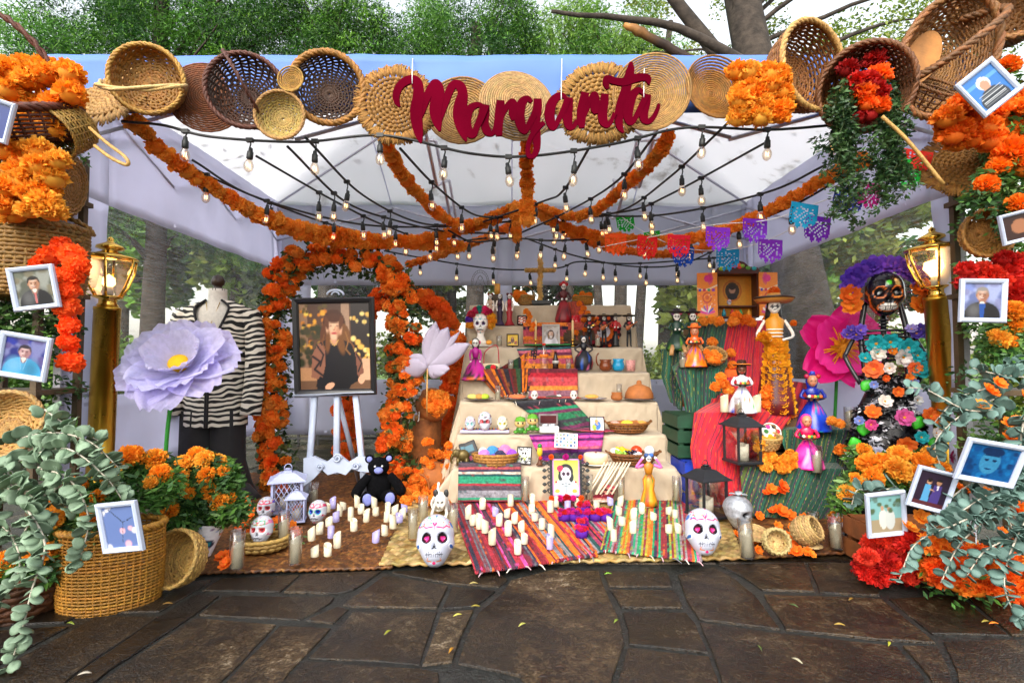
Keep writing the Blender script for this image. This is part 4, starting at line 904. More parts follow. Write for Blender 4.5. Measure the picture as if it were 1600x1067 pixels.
palm_mat('chestnut palm mat under the flowers at the right front', q4((1165,886),(1348,876),(1330,800),(1130,800)), ['5c3210', '6c3e18', '4c280a', '80521e'], .026, .044)
RUG = mat('rag_rug', rough=.95, var=.35, vscale=55, bump=.7, bscale=160)
SER = ['a01c28', 'c22030', '5a1420', 'e86a10', '28283c', 'd83a90', 'e8e0dc', '1c6a50', '8a2c88', 'c86a80', '303a70', 'b04438', '6a2430', 'd8a0a0', '3a3a3a']
def rug_mb(pos, n_strip, sub, nv, cols, along='u', sd0=1, thick=.010, ridge=.004, fleck=.25):
    """rag rug: each strip a rounded ridge with its own colour; pos(u,v) gives the surface"""
    g = random.Random(sd0); sc = []; cur = g.choice(cols)
    for i in range(n_strip):
        if g.random() < .85: cur = g.choice(cols)
        sc.append(C(cur))
    mb = MB(); nu = n_strip*sub
    def colr(u, v):
        k = min(n_strip-1, int(u*n_strip)); c = sc[k]; m = fn(k*3.7, v*26, sd0)
        if m > fleck: c = mixc(c, sc[(k*7+3) % n_strip], .7)
        return jit(c, .06)
    def ps(u, v):
        e = 1e-3; p = Vector(pos(u, v)); a = Vector(pos(min(1, u+e), v))-Vector(pos(max(0, u-e), v)); b = Vector(pos(u, min(1, v+e)))-Vector(pos(u, max(0, v-e))); nn = a.cross(b)
        if nn.length > 1e-12: nn.normalize()
        ph = (u*n_strip) % 1; return p+nn*(ridge*math.sin(PI*min(.999, ph+.001))+ridge*.5*fn(u*n_strip*1.3, v*30, sd0))
    mb.grid(ps, nu, nv, colr, thick=thick); return mb
def tassels(t, a, b, n, L, out):
    for i in range(n):
        p = a.lerp(b, (i+.5)/n); d = out*L*random.uniform(.6, 1.2)+Vector((random.uniform(-1, 1), random.uniform(-1, 1), 0))*L*.5
        mb = MB(C(random.choice(['d8c8b0', 'c8a0a8', 'e0d8c8', '707078']))); mb.tube([p, p+d*.5+Vector((0, 0, .006)), p+d], [.0045, .0035, .002], 4); mb.obj('tassel', CLOTH, t)
def floor_rug(label, cor, n, cols, sd0, z, fr=True):
    a, b, c, d = q4(*cor); t = thing('rag_rug', label, 'rug')
    rug_mb(lambda u, v: Vector(((a.lerp(b, u).lerp(d.lerp(c, u), v)).x, (a.lerp(b, u).lerp(d.lerp(c, u), v)).y+.01*fn(u*5, v*3, sd0), z+.006*fn(u*4, v*5, sd0)+.004)), n, 3, 44, cols, sd0=sd0).obj('woven_strips', RUG, t)
    if fr: tassels(t, a+Vector((0, 0, z)), b+Vector((0, 0, z)), 9, .05, Vector((0, -1, 0)))
    return t
floor_rug('striped red and pink rag rug spilling onto the paving', [(742,915),(935,885),(830,778),(705,800)], 60, ['8a1c28', '6a1820', 'a82838', '3a3038', 'd84a98', 'e86a10', '5a3048', '78424a', '686870', '2c2c40', '7a2030'], 3, .052)
floor_rug('striped orange and crimson rag rug under the purple flower cross', [(868,892),(990,872),(900,776),(790,778)], 38, ['e8640c', 'c01c40', '281c24', '8a8488', '8a2440', 'a03860', 'e07a20', '204a48'], 8, .056, False)
floor_rug('multicoloured rag rug with a green edge on the right', [(938,878),(1098,898),(1080,790),(960,790)], 46, ['d85aa0', '8a2430', 'e8701c', '303048', '20a070', '6a5a68', '98888c', '1c9a60', '502848', 'a83040', 'a8a030', '3a2030'], 14, .060)

# ------------------------------------------------------------------ candles
def votive_mesh(wax):
    mb = MB(); n = 16; h = .054; r = .0182
    vs = []; prof = [(r*.96, 0), (r, .003), (r, h)]
    mb.lathe([(p[0], p[1]) for p in prof]+[(r*.82, h-.003), (r*.75, h-.012), (.0005, h-.013)], n, C(wax))
    for i, v in enumerate(mb.v):
        if v[2] > h-.004: mb.v[i] = (v[0], v[1], v[2]+.010*v[0]/r)
    me = mb.mesh('candle_body'); me.materials.append(mat('candle_'+wax, rough=.45, var=.04)); return me
mb = MB(C('fff0c8')); mb.lathe([(.001, .036), (.003, .042), (.003, .046), (.0005, .054)], 8); TIP = mb.mesh('flame_tip'); TIP.materials.append(mat('flame_tip_plastic', rough=.4, var=0, emis=.25))
VM = {'c': votive_mesh('ccc2a8'), 'l': votive_mesh('a098c8')}
FZ = .052
V1 = [(492,869),(512,868),(527,855),(487,844),(499,834),(517,840,'l'),(514,822),(525,815,'l'),(530,806),(512,800),(520,794,'l'),(536,796),(548,813),(553,829),(564,802),(558,792),(572,815),(587,805),(585,793),(606,800),(604,815),(617,804),(614,825),(601,836),(587,847,'l'),(624,816,'l'),(632,800,'l'),(629,810)]
V2 = [(754,795),(774,806,'l'),(798,790),(792,808),(780,821),(804,817),(794,836),(815,830),(732,810),(739,820),(749,826),(758,832),(819,849),(809,865),(832,790),(831,802),(836,813),(847,826),(861,840),(859,857,'l'),(860,800),(869,791),(887,795,'l'),(902,790)]
V3 = [(932,794),(954,789,'l'),(969,790),(967,804),(972,820),(954,827),(959,844),(990,812),(989,832),(1003,802),(1021,812),(1045,803),(1055,808),(1060,832),(1045,832),(1012,792)]
for L_, where, grp in ((V1, 'standing on the brown palm mat', 'small candles on the brown mat'), (V2, 'standing on the left striped rugs', 'small candles on the left rugs'), (V3, 'standing on the right striped rug', 'small candles on the right rug')):
    for q in L_:
        k = q[2] if len(q) > 2 else 'c'; M = T(G(q[0], q[1], FZ+.014)) @ RZ(random.uniform(0, 360)) @ RY(random.uniform(-4, 4)) @ SCL(random.uniform(.92, 1.15), random.uniform(.92, 1.15), random.uniform(.8, 1.35))
        t = thing('votive_candle', ('small lilac flameless candle ' if k == 'l' else 'small ivory flameless candle ')+where, 'candle', M, grp+(' lilac' if k == 'l' else ' ivory'))
        place(VM[k], 'candle_body', t); place(TIP, 'flame_tip', t)
def glass_candle(label, p, h, r, waxf=.62, col='bcb296', lean=0, glass=True):
    t = thing('glass_candle', label, 'candle', T(p) @ RY(lean), 'candles in glass cylinders'); hw = h*waxf; rw = r*.8 if glass else r
    mb = MB(C(col)); mb.lathe([(rw*.96, .006), (rw, .01), (rw, hw), (rw*.8, hw-.006), (rw*.7, hw-.02), (.0005, hw-.022)], 18)
    mb.v = [(x, y, z+(.012*x/rw if z > hw-.008 else 0)) for x, y, z in mb.v]; mb.obj('wax', mat('pillar_wax', rough=.45, var=.05), t)
    place(TIP, 'flame_tip', t, T(0, 0, hw-.05))
    if glass: mb = MB(); mb.lathe([(.0005, .001), (r, .001), (r, h), (r*.94, h), (r*.94, .005), (.0005, .005)], 20); mb.obj('glass_cylinder', GLASS, t)
    return t
def gc(label, px, pyb, top, wpx, Z=FZ, waxf=.66, Y=None, lean=0, **k):
    p = G(px, pyb, Z+.012) if Y is None else P(px, pyb, Y); return glass_candle(label, p, (pyb-top)*p.y/800, wpx/2*p.y/800, waxf, lean=lean, **k)
gc('tall glass candle in front of the tipped round basket', 370, 888, 830, 22); gc('tall glass candle at the front of the brown mat', 461, 880, 826, 20, waxf=.72)
gc('tall glass candle beside the basket with the skull', 443, 848, 800, 17, waxf=.72); gc('tall glass candle at the edge of the pale straw mat', 645, 842, 796, 15, waxf=.74)
gc('glass candle behind the heart-eyed skull', 661, 815, 776, 15, waxf=.76); gc('glass candle right of the heart-eyed skull', 708, 830, 788, 15, waxf=.75)
gc('glass candle beside the white lanterns', 490, 786, 755, 15, waxf=.62, Z=.04); gc('thin candle on the red rug left of the flower cross', 769, 852, 828, 12, glass=False, waxf=1.0)
gc('tall glass candle at the right front on chestnut mat', 1168, 870, 812, 22, lean=-4); gc('glass candle beside the dark flowered skull', 1307, 856, 806, 20, lean=-3); gc('glass candle beneath the green striped cloth', 1271, 836, 800, 16)
gc('candle standing left of the framed skull poster', 821, 782, 745, 12, Y=3.42, waxf=.72); gc('candle standing right of the framed skull poster', 921, 780, 742, 12, Y=3.42, waxf=.68); gc('candle at the altar foot right of centre', 970, 784, 745, 12, Y=3.42, waxf=.74); gc('candle at the right foot of the altar', 1057, 782, 745, 13, Y=3.42, waxf=.74)

# ------------------------------------------------------------------ sugar skulls
def skull_mb(cv, res=(56, 44), deep=1.0):
    mb = MB(); nu, nv = res; vs = []; cs = []
    for j in range(nv+1):
        ph = PI*j/nv; c = math.cos(ph)
        for i in range(nu):
            th = TAU*i/nu; up = c > 0; pw = 2.0 if up else 3.0
            s_ = max(0, 1-abs(c)**pw)**(1/pw); z = .60+(.40 if up else .60)*c; t_ = max(0, (.60-z)/.60)
            w_ = .37*(1-.37*t_**1.5+.11*math.exp(-((t_-.33)/.16)**2)); fr = .41-.04*t_; bk = .46*(1-.62*t_)
            x = w_*s_*math.cos(th); y = (fr if math.sin(th) < 0 else bk)*s_*math.sin(th)
            if math.sin(th) < 0:
                for sx in (-1, 1): y += deep*.13*math.exp(-(((x-sx*.155)/.085)**2+((z-.50)/.085)**2)**1.5)
                y += deep*.10*math.exp(-((x/.05)**2+((z-.335)/.07)**2)); y -= .03*math.exp(-((z-.18)/.09)**2)*math.exp(-(x/.16)**2)
                y -= .025*math.exp(-((z-.60)/.05)**2)*math.exp(-((abs(x)-.15)/.12)**2)
                y += .02*math.exp(-((z-.075)/.03)**2)
            vs.append((x, y, z)); cs.append(cv.at(x/.86+.5, z) if (y < .06) else cv.at(.5+(x/.86)*.98, min(.97, max(.7, z))))
    fs = [(j*nu+i, j*nu+(i+1) % nu, (j+1)*nu+(i+1) % nu, (j+1)*nu+i) for j in range(nv) for i in range(nu)]
    return mb.add(vs, [tuple(reversed(f)) for f in fs], cs)
def skull_cv(base='c4c6d2', eye='101014', iris=None, ring=None, flo='e0206a', acc='2a6ac0', heart=False, teeth=True, sd0=1, n=110, brow=None):
    c = Canvas(n, n, base)
    for sx in (-1, 1):
        if ring: c.ell(.5+sx*.18, .50, .145, .125, ring)
        c.ell(.5+sx*.18, .50, .115, .10, eye)
        if iris and not heart: c.ell(.5+sx*.18, .50, .05, .045, iris)
        if heart:
            for q in (-1, 1): c.ell(.5+sx*.18+q*.022, .515, .032, .028, iris)
            c.poly([(.5+sx*.18-.05, .508), (.5+sx*.18+.05, .508), (.5+sx*.18, .45)], iris)
        c.line([(.5+sx*.05, .70), (.5+sx*.2, .68), (.5+sx*.26, .73), (.5+sx*.33, .71)], .019, flo); c.ell(.5+sx*.38, .36, .05, .045, acc); c.ring(.5+sx*.38, .36, .05, .045, .3, 'f0f0f0')
        c.ell(.5+sx*.40, .80, .07, .08, acc); c.line([(.5+sx*.06, .08), (.5+sx*.16, .10), (.5+sx*.14, .14)], .01, 'e07a30'); c.ell(.5+sx*.10, .62, .012, .012, flo)
        if brow: c.line([(.5+sx*.05, .80), (.5+sx*.22, .82), (.5+sx*.27, .68), (.5+sx*.05, .66), (.5+sx*.05, .80)], .018, brow)
    for q in (-1, 1): c.ell(.5+q*.025, .765, .036, .03, flo)
    c.poly([(.446, .757), (.554, .757), (.5, .685)], flo); c.ell(.5, .775, .012, .01, 'f8c0d0'); c.ell(.5, .665, .02, .025, flo); c.dots(34, .016, [flo, acc, 'e8902a', '2a9a6a'], sd0, (.12, .88, .72, .97))
    c.poly([(.5, .41), (.435, .29), (.5, .31), (.565, .29)], '16161c'); c.line([(.31, .205), (.5, .195), (.69, .205)], .011, '303038')
    if teeth:
        for k in range(9): x = .34+k*.04; c.line([(x, .245), (x, .155)], .009, '404048')
    c.ell(.5, .055, .035, .03, flo); return c
CHINA = mat('painted_china', rough=.25, var=.03)
def skull(label, M, h, cv, res=(56, 44), m=None, deep=1.0, name='sugar_skull', group='painted skulls'):
    t = thing(name, label, 'skull', M @ SCL(h), group); skull_mb(cv, res, deep).obj('skull_body', m or CHINA, t); return t
HS = dict(base='b8bccc', iris='f0308a', heart=True, flo='d82a6a', acc='2a68b8')
skull('large white skull with pink heart eyes on the pale straw mat', T(G(679, 886, FZ)) @ RZ(4) @ RX(-26), .235, skull_cv(**HS), (132, 104))
skull('large white skull with pink heart eyes on the right rug edge', T(G(1102, 868, FZ)) @ RZ(-8) @ RX(-26), .225, skull_cv(**HS, sd0=4), (132, 104))
skull('white skull with red flower eyes behind the shallow basket', T(G(414, 812, FZ)) @ RZ(8) @ RX(-14), .135, skull_cv(eye='b81018', iris='301014', flo='d02050', acc='6a50c0', brow='c01848'))
skull('white skull with blue eyes beside the white lanterns', T(G(494, 818, FZ)) @ RZ(-4) @ RX(-14), .135, skull_cv(eye='1830b0', iris='081040', ring='40b088', flo='c81a50', acc='c83060', brow='d02458'))
sb = basket('shallow oval basket tray holding a painted skull and flowers', T(G(408, 856, FZ)) @ RZ(10), .13, .05, 'c09a52', 9, 22, .85, 'c8a25a', oval=(1, .7), mats=STRAW)
skull('white skull with green brow and red eyes in shallow basket', T(G(406, 850, FZ+.03)) @ RX(-14), .14, skull_cv(eye='c01c30', iris='701020', ring='f0f0f0', flo='d02040', acc='d878a8', brow='30a070'))
SILVER = mat('aged_silver', rough=.4, metal=.55, var=.3, vscale=12)
gs = skull('large grey metallic skull with a leaf on top at the right', T(G(1154, 826, FZ)) @ RZ(38) @ RX(0), .19, Canvas(40, 40, 'a8acb4').ell(.32, .5, .10, .09, '18181c').ell(.68, .5, .10, .09, '18181c').poly([(.5, .41), (.43, .29), (.57, .29)], '141418').line([(.32, .2), (.68, .2)], .012, '38383c').line([(.4, .26), (.4, .12)], .008, '404044').line([(.5, .26), (.5, .12)], .008, '404044').line([(.6, .26), (.6, .12)], .008, '404044'), m=SILVER, group=None)
mb = MB(C('b8c0c8'))
for a in (20, 150, 270): mb.M = T(0, 0, .98) @ RZ(a) @ RY(-15); mb.grid(lambda u, v: (.3*u, (v-.5)*.22*math.sin(PI*min(.97, u*.9+.08)), .05*math.sin(PI*u)), 5, 3, thick=.01)
mb.obj('leaf_ornament', SILVER, gs)
ds = skull('dark glossy skull crowned with small flowers at far right', T(G(1318, 846, FZ)) @ RZ(-20), .15, Canvas(40, 40, '9a9aa4').ell(.32, .5, .12, .11, '08080a').ell(.68, .5, .12, .11, '08080a').poly([(.5, .43), (.42, .28), (.58, .28)], '08080a').line([(.3, .2), (.7, .2)], .02, '18181c').ell(.5, .9, .5, .10, 'd8d8e0'), m=SILVER, group=None)
for i in range(9): flower(ds, (math.cos(i*.7)*.38, math.sin(i*.7)*.38-.05, .86+.1*math.sin(i)), .13, 'carnation', ['d02020', '7a30c0', 'f0a020', 'e84010'])

# ------------------------------------------------------------------ lamps
AMBER = glass_mat('amber_lamp_glass', (1, .93, .82), base=.07)
def lamp_post(label, px, Y, base_py_top, scale_px, lean, bulb):
    p = P(px, base_py_top, Y); s = Y/800; h = p.z
    t = thing('lamp_post', label, 'lamp', T(p.x-math.tan(R(lean))*h, Y, 0) @ RY(lean), 'brass lamp posts flanking the altar')
    r = 17.5*s
    mb = MB(); mb.lathe([(r*1.5, .0), (r*1.5, .02), (r, .03), (r, h-.02), (r*1.03, h-.02), (r*1.03, h), (r*.5, h)], 28); mb.obj('post', GOLD, t)
    b = MB(); b.lathe([(11*s, h), (15*s, h+2*s), (12*s, h+6*s), (12*s, h+12*s), (20*s, h+15*s), (20*s, h+17*s), (5*s, h+17*s)], 20); b.obj('neck', BRASS, t)
    pr = [(18*s, h+17*s), (27*s, h+34*s), (35*s, h+56*s), (37*s, h+76*s)]
    g = MB(); g.lathe(pr, 6, smooth=False); g.obj('glass_shade', AMBER, t)
    for k in range(6):
        a = TAU*k/6; mb = MB(); mb.tube([(q[0]*1.01*math.cos(a), q[0]*1.01*math.sin(a), q[1]) for q in pr], 1.8*s, 6); mb.obj('rib', BRASS, t)
    c = MB(); c.lathe([(38*s, h+75*s), (38*s, h+78*s), (30*s, h+81*s), (14*s, h+86*s), (9*s, h+89*s), (19*s, h+92*s), (18*s, h+96*s), (8*s, h+101*s), (4*s, h+104*s), (5*s, h+107*s), (.5*s, h+112*s)], 24); c.obj('cap', BRASS, t)
    cd = MB((.8, .75, .65)); cd.lathe([(6*s, h+17*s), (6*s, h+32*s)], 12); cd.obj('bulb_holder', MATTE, t)
    e = MB(); 
    if bulb == 'flame': e.lathe([(5*s, h+32*s), (9*s, h+37*s), (8*s, h+46*s), (.5*s, h+52*s)], 12)
    else: e.lathe([(6*s, h+32*s), (8*s, h+36*s), (15*s, h+46*s), (13*s, h+56*s), (.5*s, h+60*s)], 14)
    e.obj('lit_bulb', emit_mat('lamp_bulb', (1, .60, .18), 3.5), t)
    L = bpy.data.lights.new('bulb_light', 'POINT'); L.energy = 1.0; L.color = (1, .62, .25); L.shadow_soft_size = .06; lo = bpy.data.objects.new('bulb_light', L); COL.objects.link(lo); lo.parent = t; lo.location = (0, 0, h+66*s)
lamp_post('gold post lamp with a lit flame bulb beside the lilac paper flower', 168, 2.95, 480, 1, .9, 'flame')
lamp_post('leaning gold post lamp with a round bulb beside the black skeleton', 1464, 2.90, 464, 1, -2.6, 'round')

# ------------------------------------------------------------------ paper flowers
def paper_flower(label, px, py, Y, rpx, layers, centre, yaw, tilt, stem, name, m):
    r = rpx*Y/800; p = P(px, py, Y); t = thing(name, label, 'paper flower'); M = T(p) @ RZ(yaw) @ RX(90+tilt)
    for li, (n, L, W, el, hexs) in enumerate(layers):
        for i in range(n):
            a = 360*(i+.5*(li % 2))/n+random.uniform(-9, 9); mb = MB(jit(C(hexs), .05)); sdv = random.uniform(0, 50); Lr = L*random.uniform(.9, 1.08)
            def f(u, v, L=Lr, W=W, sdv=sdv):
                wd = W*(math.sin(PI*min(.985, u*.80+.06))**.75); y = (v-.5)*2*wd
                return (L*u, y, .16*L*(2*v-1)**2*math.sin(PI*u)+.10*L*u*u+.05*L*fn(u*4, v*4, sdv)*u+.03*L*math.sin(v*17+sdv)*u**3+.008*L*math.sin(v*46+3*fn(u*3, v*5, sdv))*u)
            mb.grid(f, 12, 22, thick=.0015*2 if False else 0); mb.obj('petal', m, t, M @ RZ(a) @ RY(-el) @ SCL(r))
    mb = MB(C(centre[0])); mb.ell((0, 0, centre[1]*.6), (centre[1], centre[1], centre[1]*.8), None, 18, 12); c = mb.obj('centre', MATTE, t, M @ SCL(r))
    if centre[2]:
        for i in range(44):
            a = i*2.4; q = .12+.3*random.random(); mb = MB(jit(C(centre[2]), .2)); mb.tube([(0, 0, .1), (q*.6*math.cos(a), q*.6*math.sin(a), .22), (q*1.3*math.cos(a), q*1.3*math.sin(a), .26)], .016, 4); mb.obj('stamen', PETAL, c)
    if stem:
        mb = MB(C('2c8a2c')); mb.tube(crom([p+Vector((0, .02, 0))]+[P(*q) for q in stem], 8), .011, 8); mb.obj('stem', MATTE, t)
ORGANZA = mat('lilac_organza', rough=.6, var=.09, vscale=14, trans=.45, objvar=.07, alpha=.86, bump=.5, bscale=26)
PINKP = mat('pink_paper', rough=.6, var=.04, trans=.25, objvar=.06); WHP = mat('white_paper', rough=.65, var=.03, trans=.35)
random.seed(9)
paper_flower('huge lilac fabric flower with a yellow centre in front of the zebra jacket', 283, 574, 2.95, 86, [(9, 1.0, .44, 4, 'd2ccf6'), (8, .86, .42, 20, 'dcd8f8'), (7, .66, .34, 42, 'e6e2fc')], ('f8c010', .18, None), 6, -40, [(266,640,2.97),(258,720,2.98),(254,775,3.0)], 'giant_paper_flower', ORGANZA)
paper_flower('big hot pink paper flower behind the black skeleton', 1312, 545, 3.75, 66, [(5, 1.05, .46, 8, 'f01088'), (4, .9, .44, 24, 'f8209a')], ('e08a10', .16, 'f8a818'), -10, -10, [(1305,640,3.75),(1300,740,3.75)], 'giant_pink_flower', PINKP)
t = thing('white_tulip_flower', 'tall white paper flower with pointed petals rising beside the altar', 'paper flower'); b0 = P(668, 572, 3.85)
for a, el, L, W in ((-96, 62, .33, .09), (-60, 28, .36, .075), (120, 10, .20, .08), (-30, -8, .17, .07), (-72, 46, .36, .035), (160, -30, .16, .06), (-88, 80, .34, .07), (60, 74, .30, .07), (20, -24, .14, .07)):
    mb = MB(C('cfc6da')); f = lambda u, v: (L*u, (v-.5)*2*W*math.sin(PI*min(.99, u*.95+.04))**.9, .25*W*math.cos(PI*(v-.5))+.05*L*u*u)
    mb.grid(f, 10, 5, thick=.002); s_ = -1 if abs(a) > 100 else 1
    mb.obj('petal', WHP, t, T(b0) @ (RY(180) if s_ < 0 else Matrix()) @ RY(-el) @ RX(90+(a % 40)-20))
mb = MB(C('c89a58')); mb.tube([b0, P(667, 620, 3.85), P(667, 650, 3.9)], .006, 6); mb.obj('stem', WOOD, t)

# ------------------------------------------------------------------ dress form in a zebra jacket
def zebra():
    m, n, out = nodes('zebra_print'); L = n.links.new; tc = N(n, 'ShaderNodeTexCoord'); mp = N(n, 'ShaderNodeMapping'); mp.inputs['Scale'].default_value = (9.0, 6.0, 13.0); mp.inputs['Rotation'].default_value = (0, R(10), 0)
    ab = N(n, 'ShaderNodeSeparateXYZ'); L(tc.outputs['Object'], ab.inputs[0]); aa = N(n, 'ShaderNodeMath'); aa.operation = 'ABSOLUTE'; L(ab.outputs[0], aa.inputs[0]); cb = N(n, 'ShaderNodeCombineXYZ'); L(aa.outputs[0], cb.inputs[0]); L(ab.outputs[1], cb.inputs[1]); L(ab.outputs[2], cb.inputs[2])
    L(cb.outputs[0], mp.inputs[0]); w_ = N(n, 'ShaderNodeTexWave', Scale=.62, Distortion=11.0, Detail=2.0); w_.inputs['Detail Scale'].default_value = .9; w_.bands_direction = 'Z'; L(mp.outputs[0], w_.inputs[0])
    cr = N(n, 'ShaderNodeValToRGB'); cr.color_ramp.elements[0].position = .47; cr.color_ramp.elements[0].color = (.010, .009, .009, 1); cr.color_ramp.elements[1].position = .53; cr.color_ramp.elements[1].color = (.74, .68, .58, 1)
    L(w_.outputs[0], cr.inputs[0]); b = N(n, 'ShaderNodeBsdfPrincipled', Roughness=.85); L(cr.outputs[0], b.inputs[0]); L(b.outputs[0], out.inputs[0]); return m
ZEB = zebra(); BLK = mat('black_fabric', (.010, .009, .011), rough=.85, var=.2, vscale=8, sheen=.1, bump=.2, bscale=40)
my = 3.75; k = my/800; mc = P(338, 565, my)
t = thing('dress_form', 'dress form wearing a zebra print jacket and black trousers', 'mannequin', T(mc.x, my, 0) @ RZ(6))
Zp = lambda py: P(338, py, my).z
mb = MB(C('d8d2c8')); loft(mb, [(Zp(560), 0, 0, 34*k, 22*k), (Zp(500), 0, 0, 38*k, 24*k), (Zp(482), 0, 0, 30*k, 18*k), (Zp(472), 0, 0, 14*k, 13*k), (Zp(458), 0, 0, 13*k, 13*k), (Zp(452), 0, 0, 13*k, 13*k)], 24); mb.obj('torso', MATTE, t)
mb = MB(); mb.lathe([(13*k, Zp(455)), (13*k, Zp(452)), (6*k, Zp(450)), (6*k, Zp(447)), (9*k, Zp(445)), (10*k, Zp(439)), (7*k, Zp(432)), (.001, Zp(429))], 18); mb.obj('neck_cap', mat('dark_wood', (.035, .018, .010), rough=.35, var=.2), t)
mb = MB(); seg = 44
rings = [(665, 47, 28), (640, 47, 28), (600, 45, 27), (560, 44, 26), (520, 47, 26), (495, 54, 24), (482, 50, 20), (475, 34, 15), (470, 20, 14)]
vs = []; fs = []
for j, (py, rx, ry) in enumerate(rings):
    gap = max(0, (560-py)/90)*.55+.03
    for i in range(seg+1):
        a = -PI/2+gap+(TAU-2*gap)*i/seg; vs.append((rx*k*math.cos(a)*(1+.02*math.sin(9*a+j)), ry*k*math.sin(a)*(1+.03*math.sin(7*a)), Zp(py)))
for j in range(len(rings)-1):
    for i in range(seg): fs.append((j*(seg+1)+i, j*(seg+1)+i+1, (j+1)*(seg+1)+i+1, (j+1)*(seg+1)+i))
mb.add(vs, fs); jk = mb.obj('jacket', ZEB, t)
for sx in (-1, 1):
    mb = MB(); mb.tube(crom([(sx*48*k, 0, Zp(486)), (sx*58*k, -.01, Zp(530)), (sx*60*k, -.03, Zp(590)), (sx*57*k, -.06, Zp(648))], 6), [13*k]+[15*k-.012*i*k for i in range(17)]+[15*k], 14); mb.obj('sleeve', ZEB, jk)
    e = [(py, math.copysign(1, sx)) for py in (1,)]; mb = MB(); q = []
    for j, (py, rx, ry) in enumerate(rings):
        gap = max(0, (560-py)/90)*.55+.03; a = -PI/2+sx*gap; q.append((rx*k*math.cos(a), ry*k*math.sin(a)-.004, Zp(py)))
    mb.tube(crom(q, 4), .009, 6); mb.obj('black_trim', BLK, jk)
for sx in (-1, 1):
    mb = MB(); loft(mb, [(.02, sx*30*k+.01, 0, 34*k, 26*k), (.12, sx*28*k, 0, 30*k, 24*k), (Zp(720), sx*23*k, 0, 25*k, 22*k), (Zp(640), sx*21*k, 0, 25*k, 23*k)], 18); mb.v = [(x+.012*math.sin(z*17+x*30), y+.01*math.sin(x*70), z) for x, y, z in mb.v]; mb.obj('trouser_leg', BLK, t)
mb = MB(); loft(mb, [(.035, 18*k, -.10, 62*k, 30*k), (.07, 15*k, -.09, 56*k, 26*k), (.13, 10*k, -.05, 45*k, 20*k)], 20); mb.obj('fabric_hem', BLK, t)
mb = MB(C('c8a040')); mb.tube([(-10*k, -.07, Zp(474)), (0, -.125, Zp(515)), (10*k, -.07, Zp(474))], .003, 5); mb.ell((0, -.13, Zp(517)), .012); mb.obj('necklace', BRASS, t)

# ------------------------------------------------------------------ portrait on easel
ey = 3.62; kx = ey/800
t = thing('display_easel', 'white ornate display easel holding the large portrait', 'easel')
EW = WHITEP
for a, b in (((492,618),(480,762)), ((556,618),(572,757))):
    A, B = P(*a, ey), P(*b, ey-.02); B.z = .03; mb = MB(); mb.tube([A, B], .026, 4); mb.obj('leg', EW, t)
mb = MB(); mb.tube([P(526,612,ey+.04), Vector((P(526,700,ey).x, ey+.55, .03))], .020, 4); mb.obj('rear_leg', EW, t)
mb = MB(); mb.tube([P(527,612,ey), P(526,740,ey-.0)], .026, 4); mb.obj('centre_post', EW, t)
a, b = P(460, 617, ey-.03), P(586, 612, ey-.03); mb = MB(); mb.tube([a, b], .030, 4, flat=.7); mb.obj('tray', EW, t)
mb = MB(); pr = [(474,716),(490,713),(510,722),(527,708),(544,722),(560,712),(576,716),(576,738),(560,736),(549,732),(540,742),(527,738),(512,742),(503,734),(490,748),(474,760)]
q = [P(x, y, ey-.045) for x, y in pr]; n = len(q); mb.add(q+[v+Vector((0, .03, 0)) for v in q], [tuple(range(n)), tuple(range(2*n-1, n-1, -1))]+[(i, n+i, n+(i+1) % n, (i+1) % n) for i in range(n)], None, False); mb.obj('carved_apron', EW, t)
for x, y, r in ((527,716,7),(500,730,6),(556,728,6)):
    mb = MB(); c = P(x, y, ey-.055); mb.tube([c+Vector((math.cos(s)*r*kx*(1-s/14), -.002, math.sin(s)*r*kx*(1-s/14))) for s in np.linspace(0, 10, 26)], .006, 6); mb.obj('scroll', EW, t)
c = Canvas(96, 112, '3a2a20'); c.grad('4a3226', '6a4630')
c.rect(0, .12, 0, 1, '8a6a50'); c.rect(.60, .72, .3, 1, 'a08068'); c.rect(.74, 1, .35, 1, '241c1c'); c.dots(70, .03, ['e8a030', 'f0c050', 'c87820', '5a4a20'], 3, (.02, .42, .45, .98)); c.dots(24, .03, ['f8d080', 'e8b050'], 5, (.74, 1, .3, .9)); c.dots(30, .05, ['2c3018', '3c3820'], 8, (.0, .3, .3, .75)); c.rect(0, 1, 0, .12, '6a4a34'); c.rect(0, .25, .1, .25, 'b08058'); c.rect(.85, 1, .1, .35, 'c8a080')
HR = '42200e'
c.ell(.50, .74, .165, .19, HR); c.ell(.385, .60, .085, .17, '5a3018'); c.ell(.63, .57, .10, .19, '6e4420'); c.ell(.70, .47, .09, .08, '7a4c28', -30); c.ell(.34, .50, .06, .09, '6a3c1c')
c.poly([(.24, .0), (.22, .40), (.30, .54), (.42, .59), (.58, .59), (.74, .52), (.82, .36), (.84, .10), (.72, .04), (.70, .0)], '0c0b12'); c.poly([(.16, .14), (.18, .40), (.27, .54), (.36, .50), (.36, .26), (.31, .10)], '8a5a44'); c.line([(.19, .38), (.29, .32), (.21, .23), (.32, .16)], .018, '140e10'); c.line([(.26, .50), (.34, .40), (.29, .27)], .016, '1a1012'); c.poly([(.79, .44), (.88, .36), (.91, .18), (.82, .14)], '7a4c3c'); c.line([(.81, .4), (.88, .3), (.83, .2)], .014, '140e10')
c.poly([(.22, .03), (.36, .0), (.44, .09), (.28, .15)], '0e0d14'); c.ell(.42, .035, .07, .035, 'd8a080', 20); c.ell(.87, .10, .045, .045, 'd8a080')
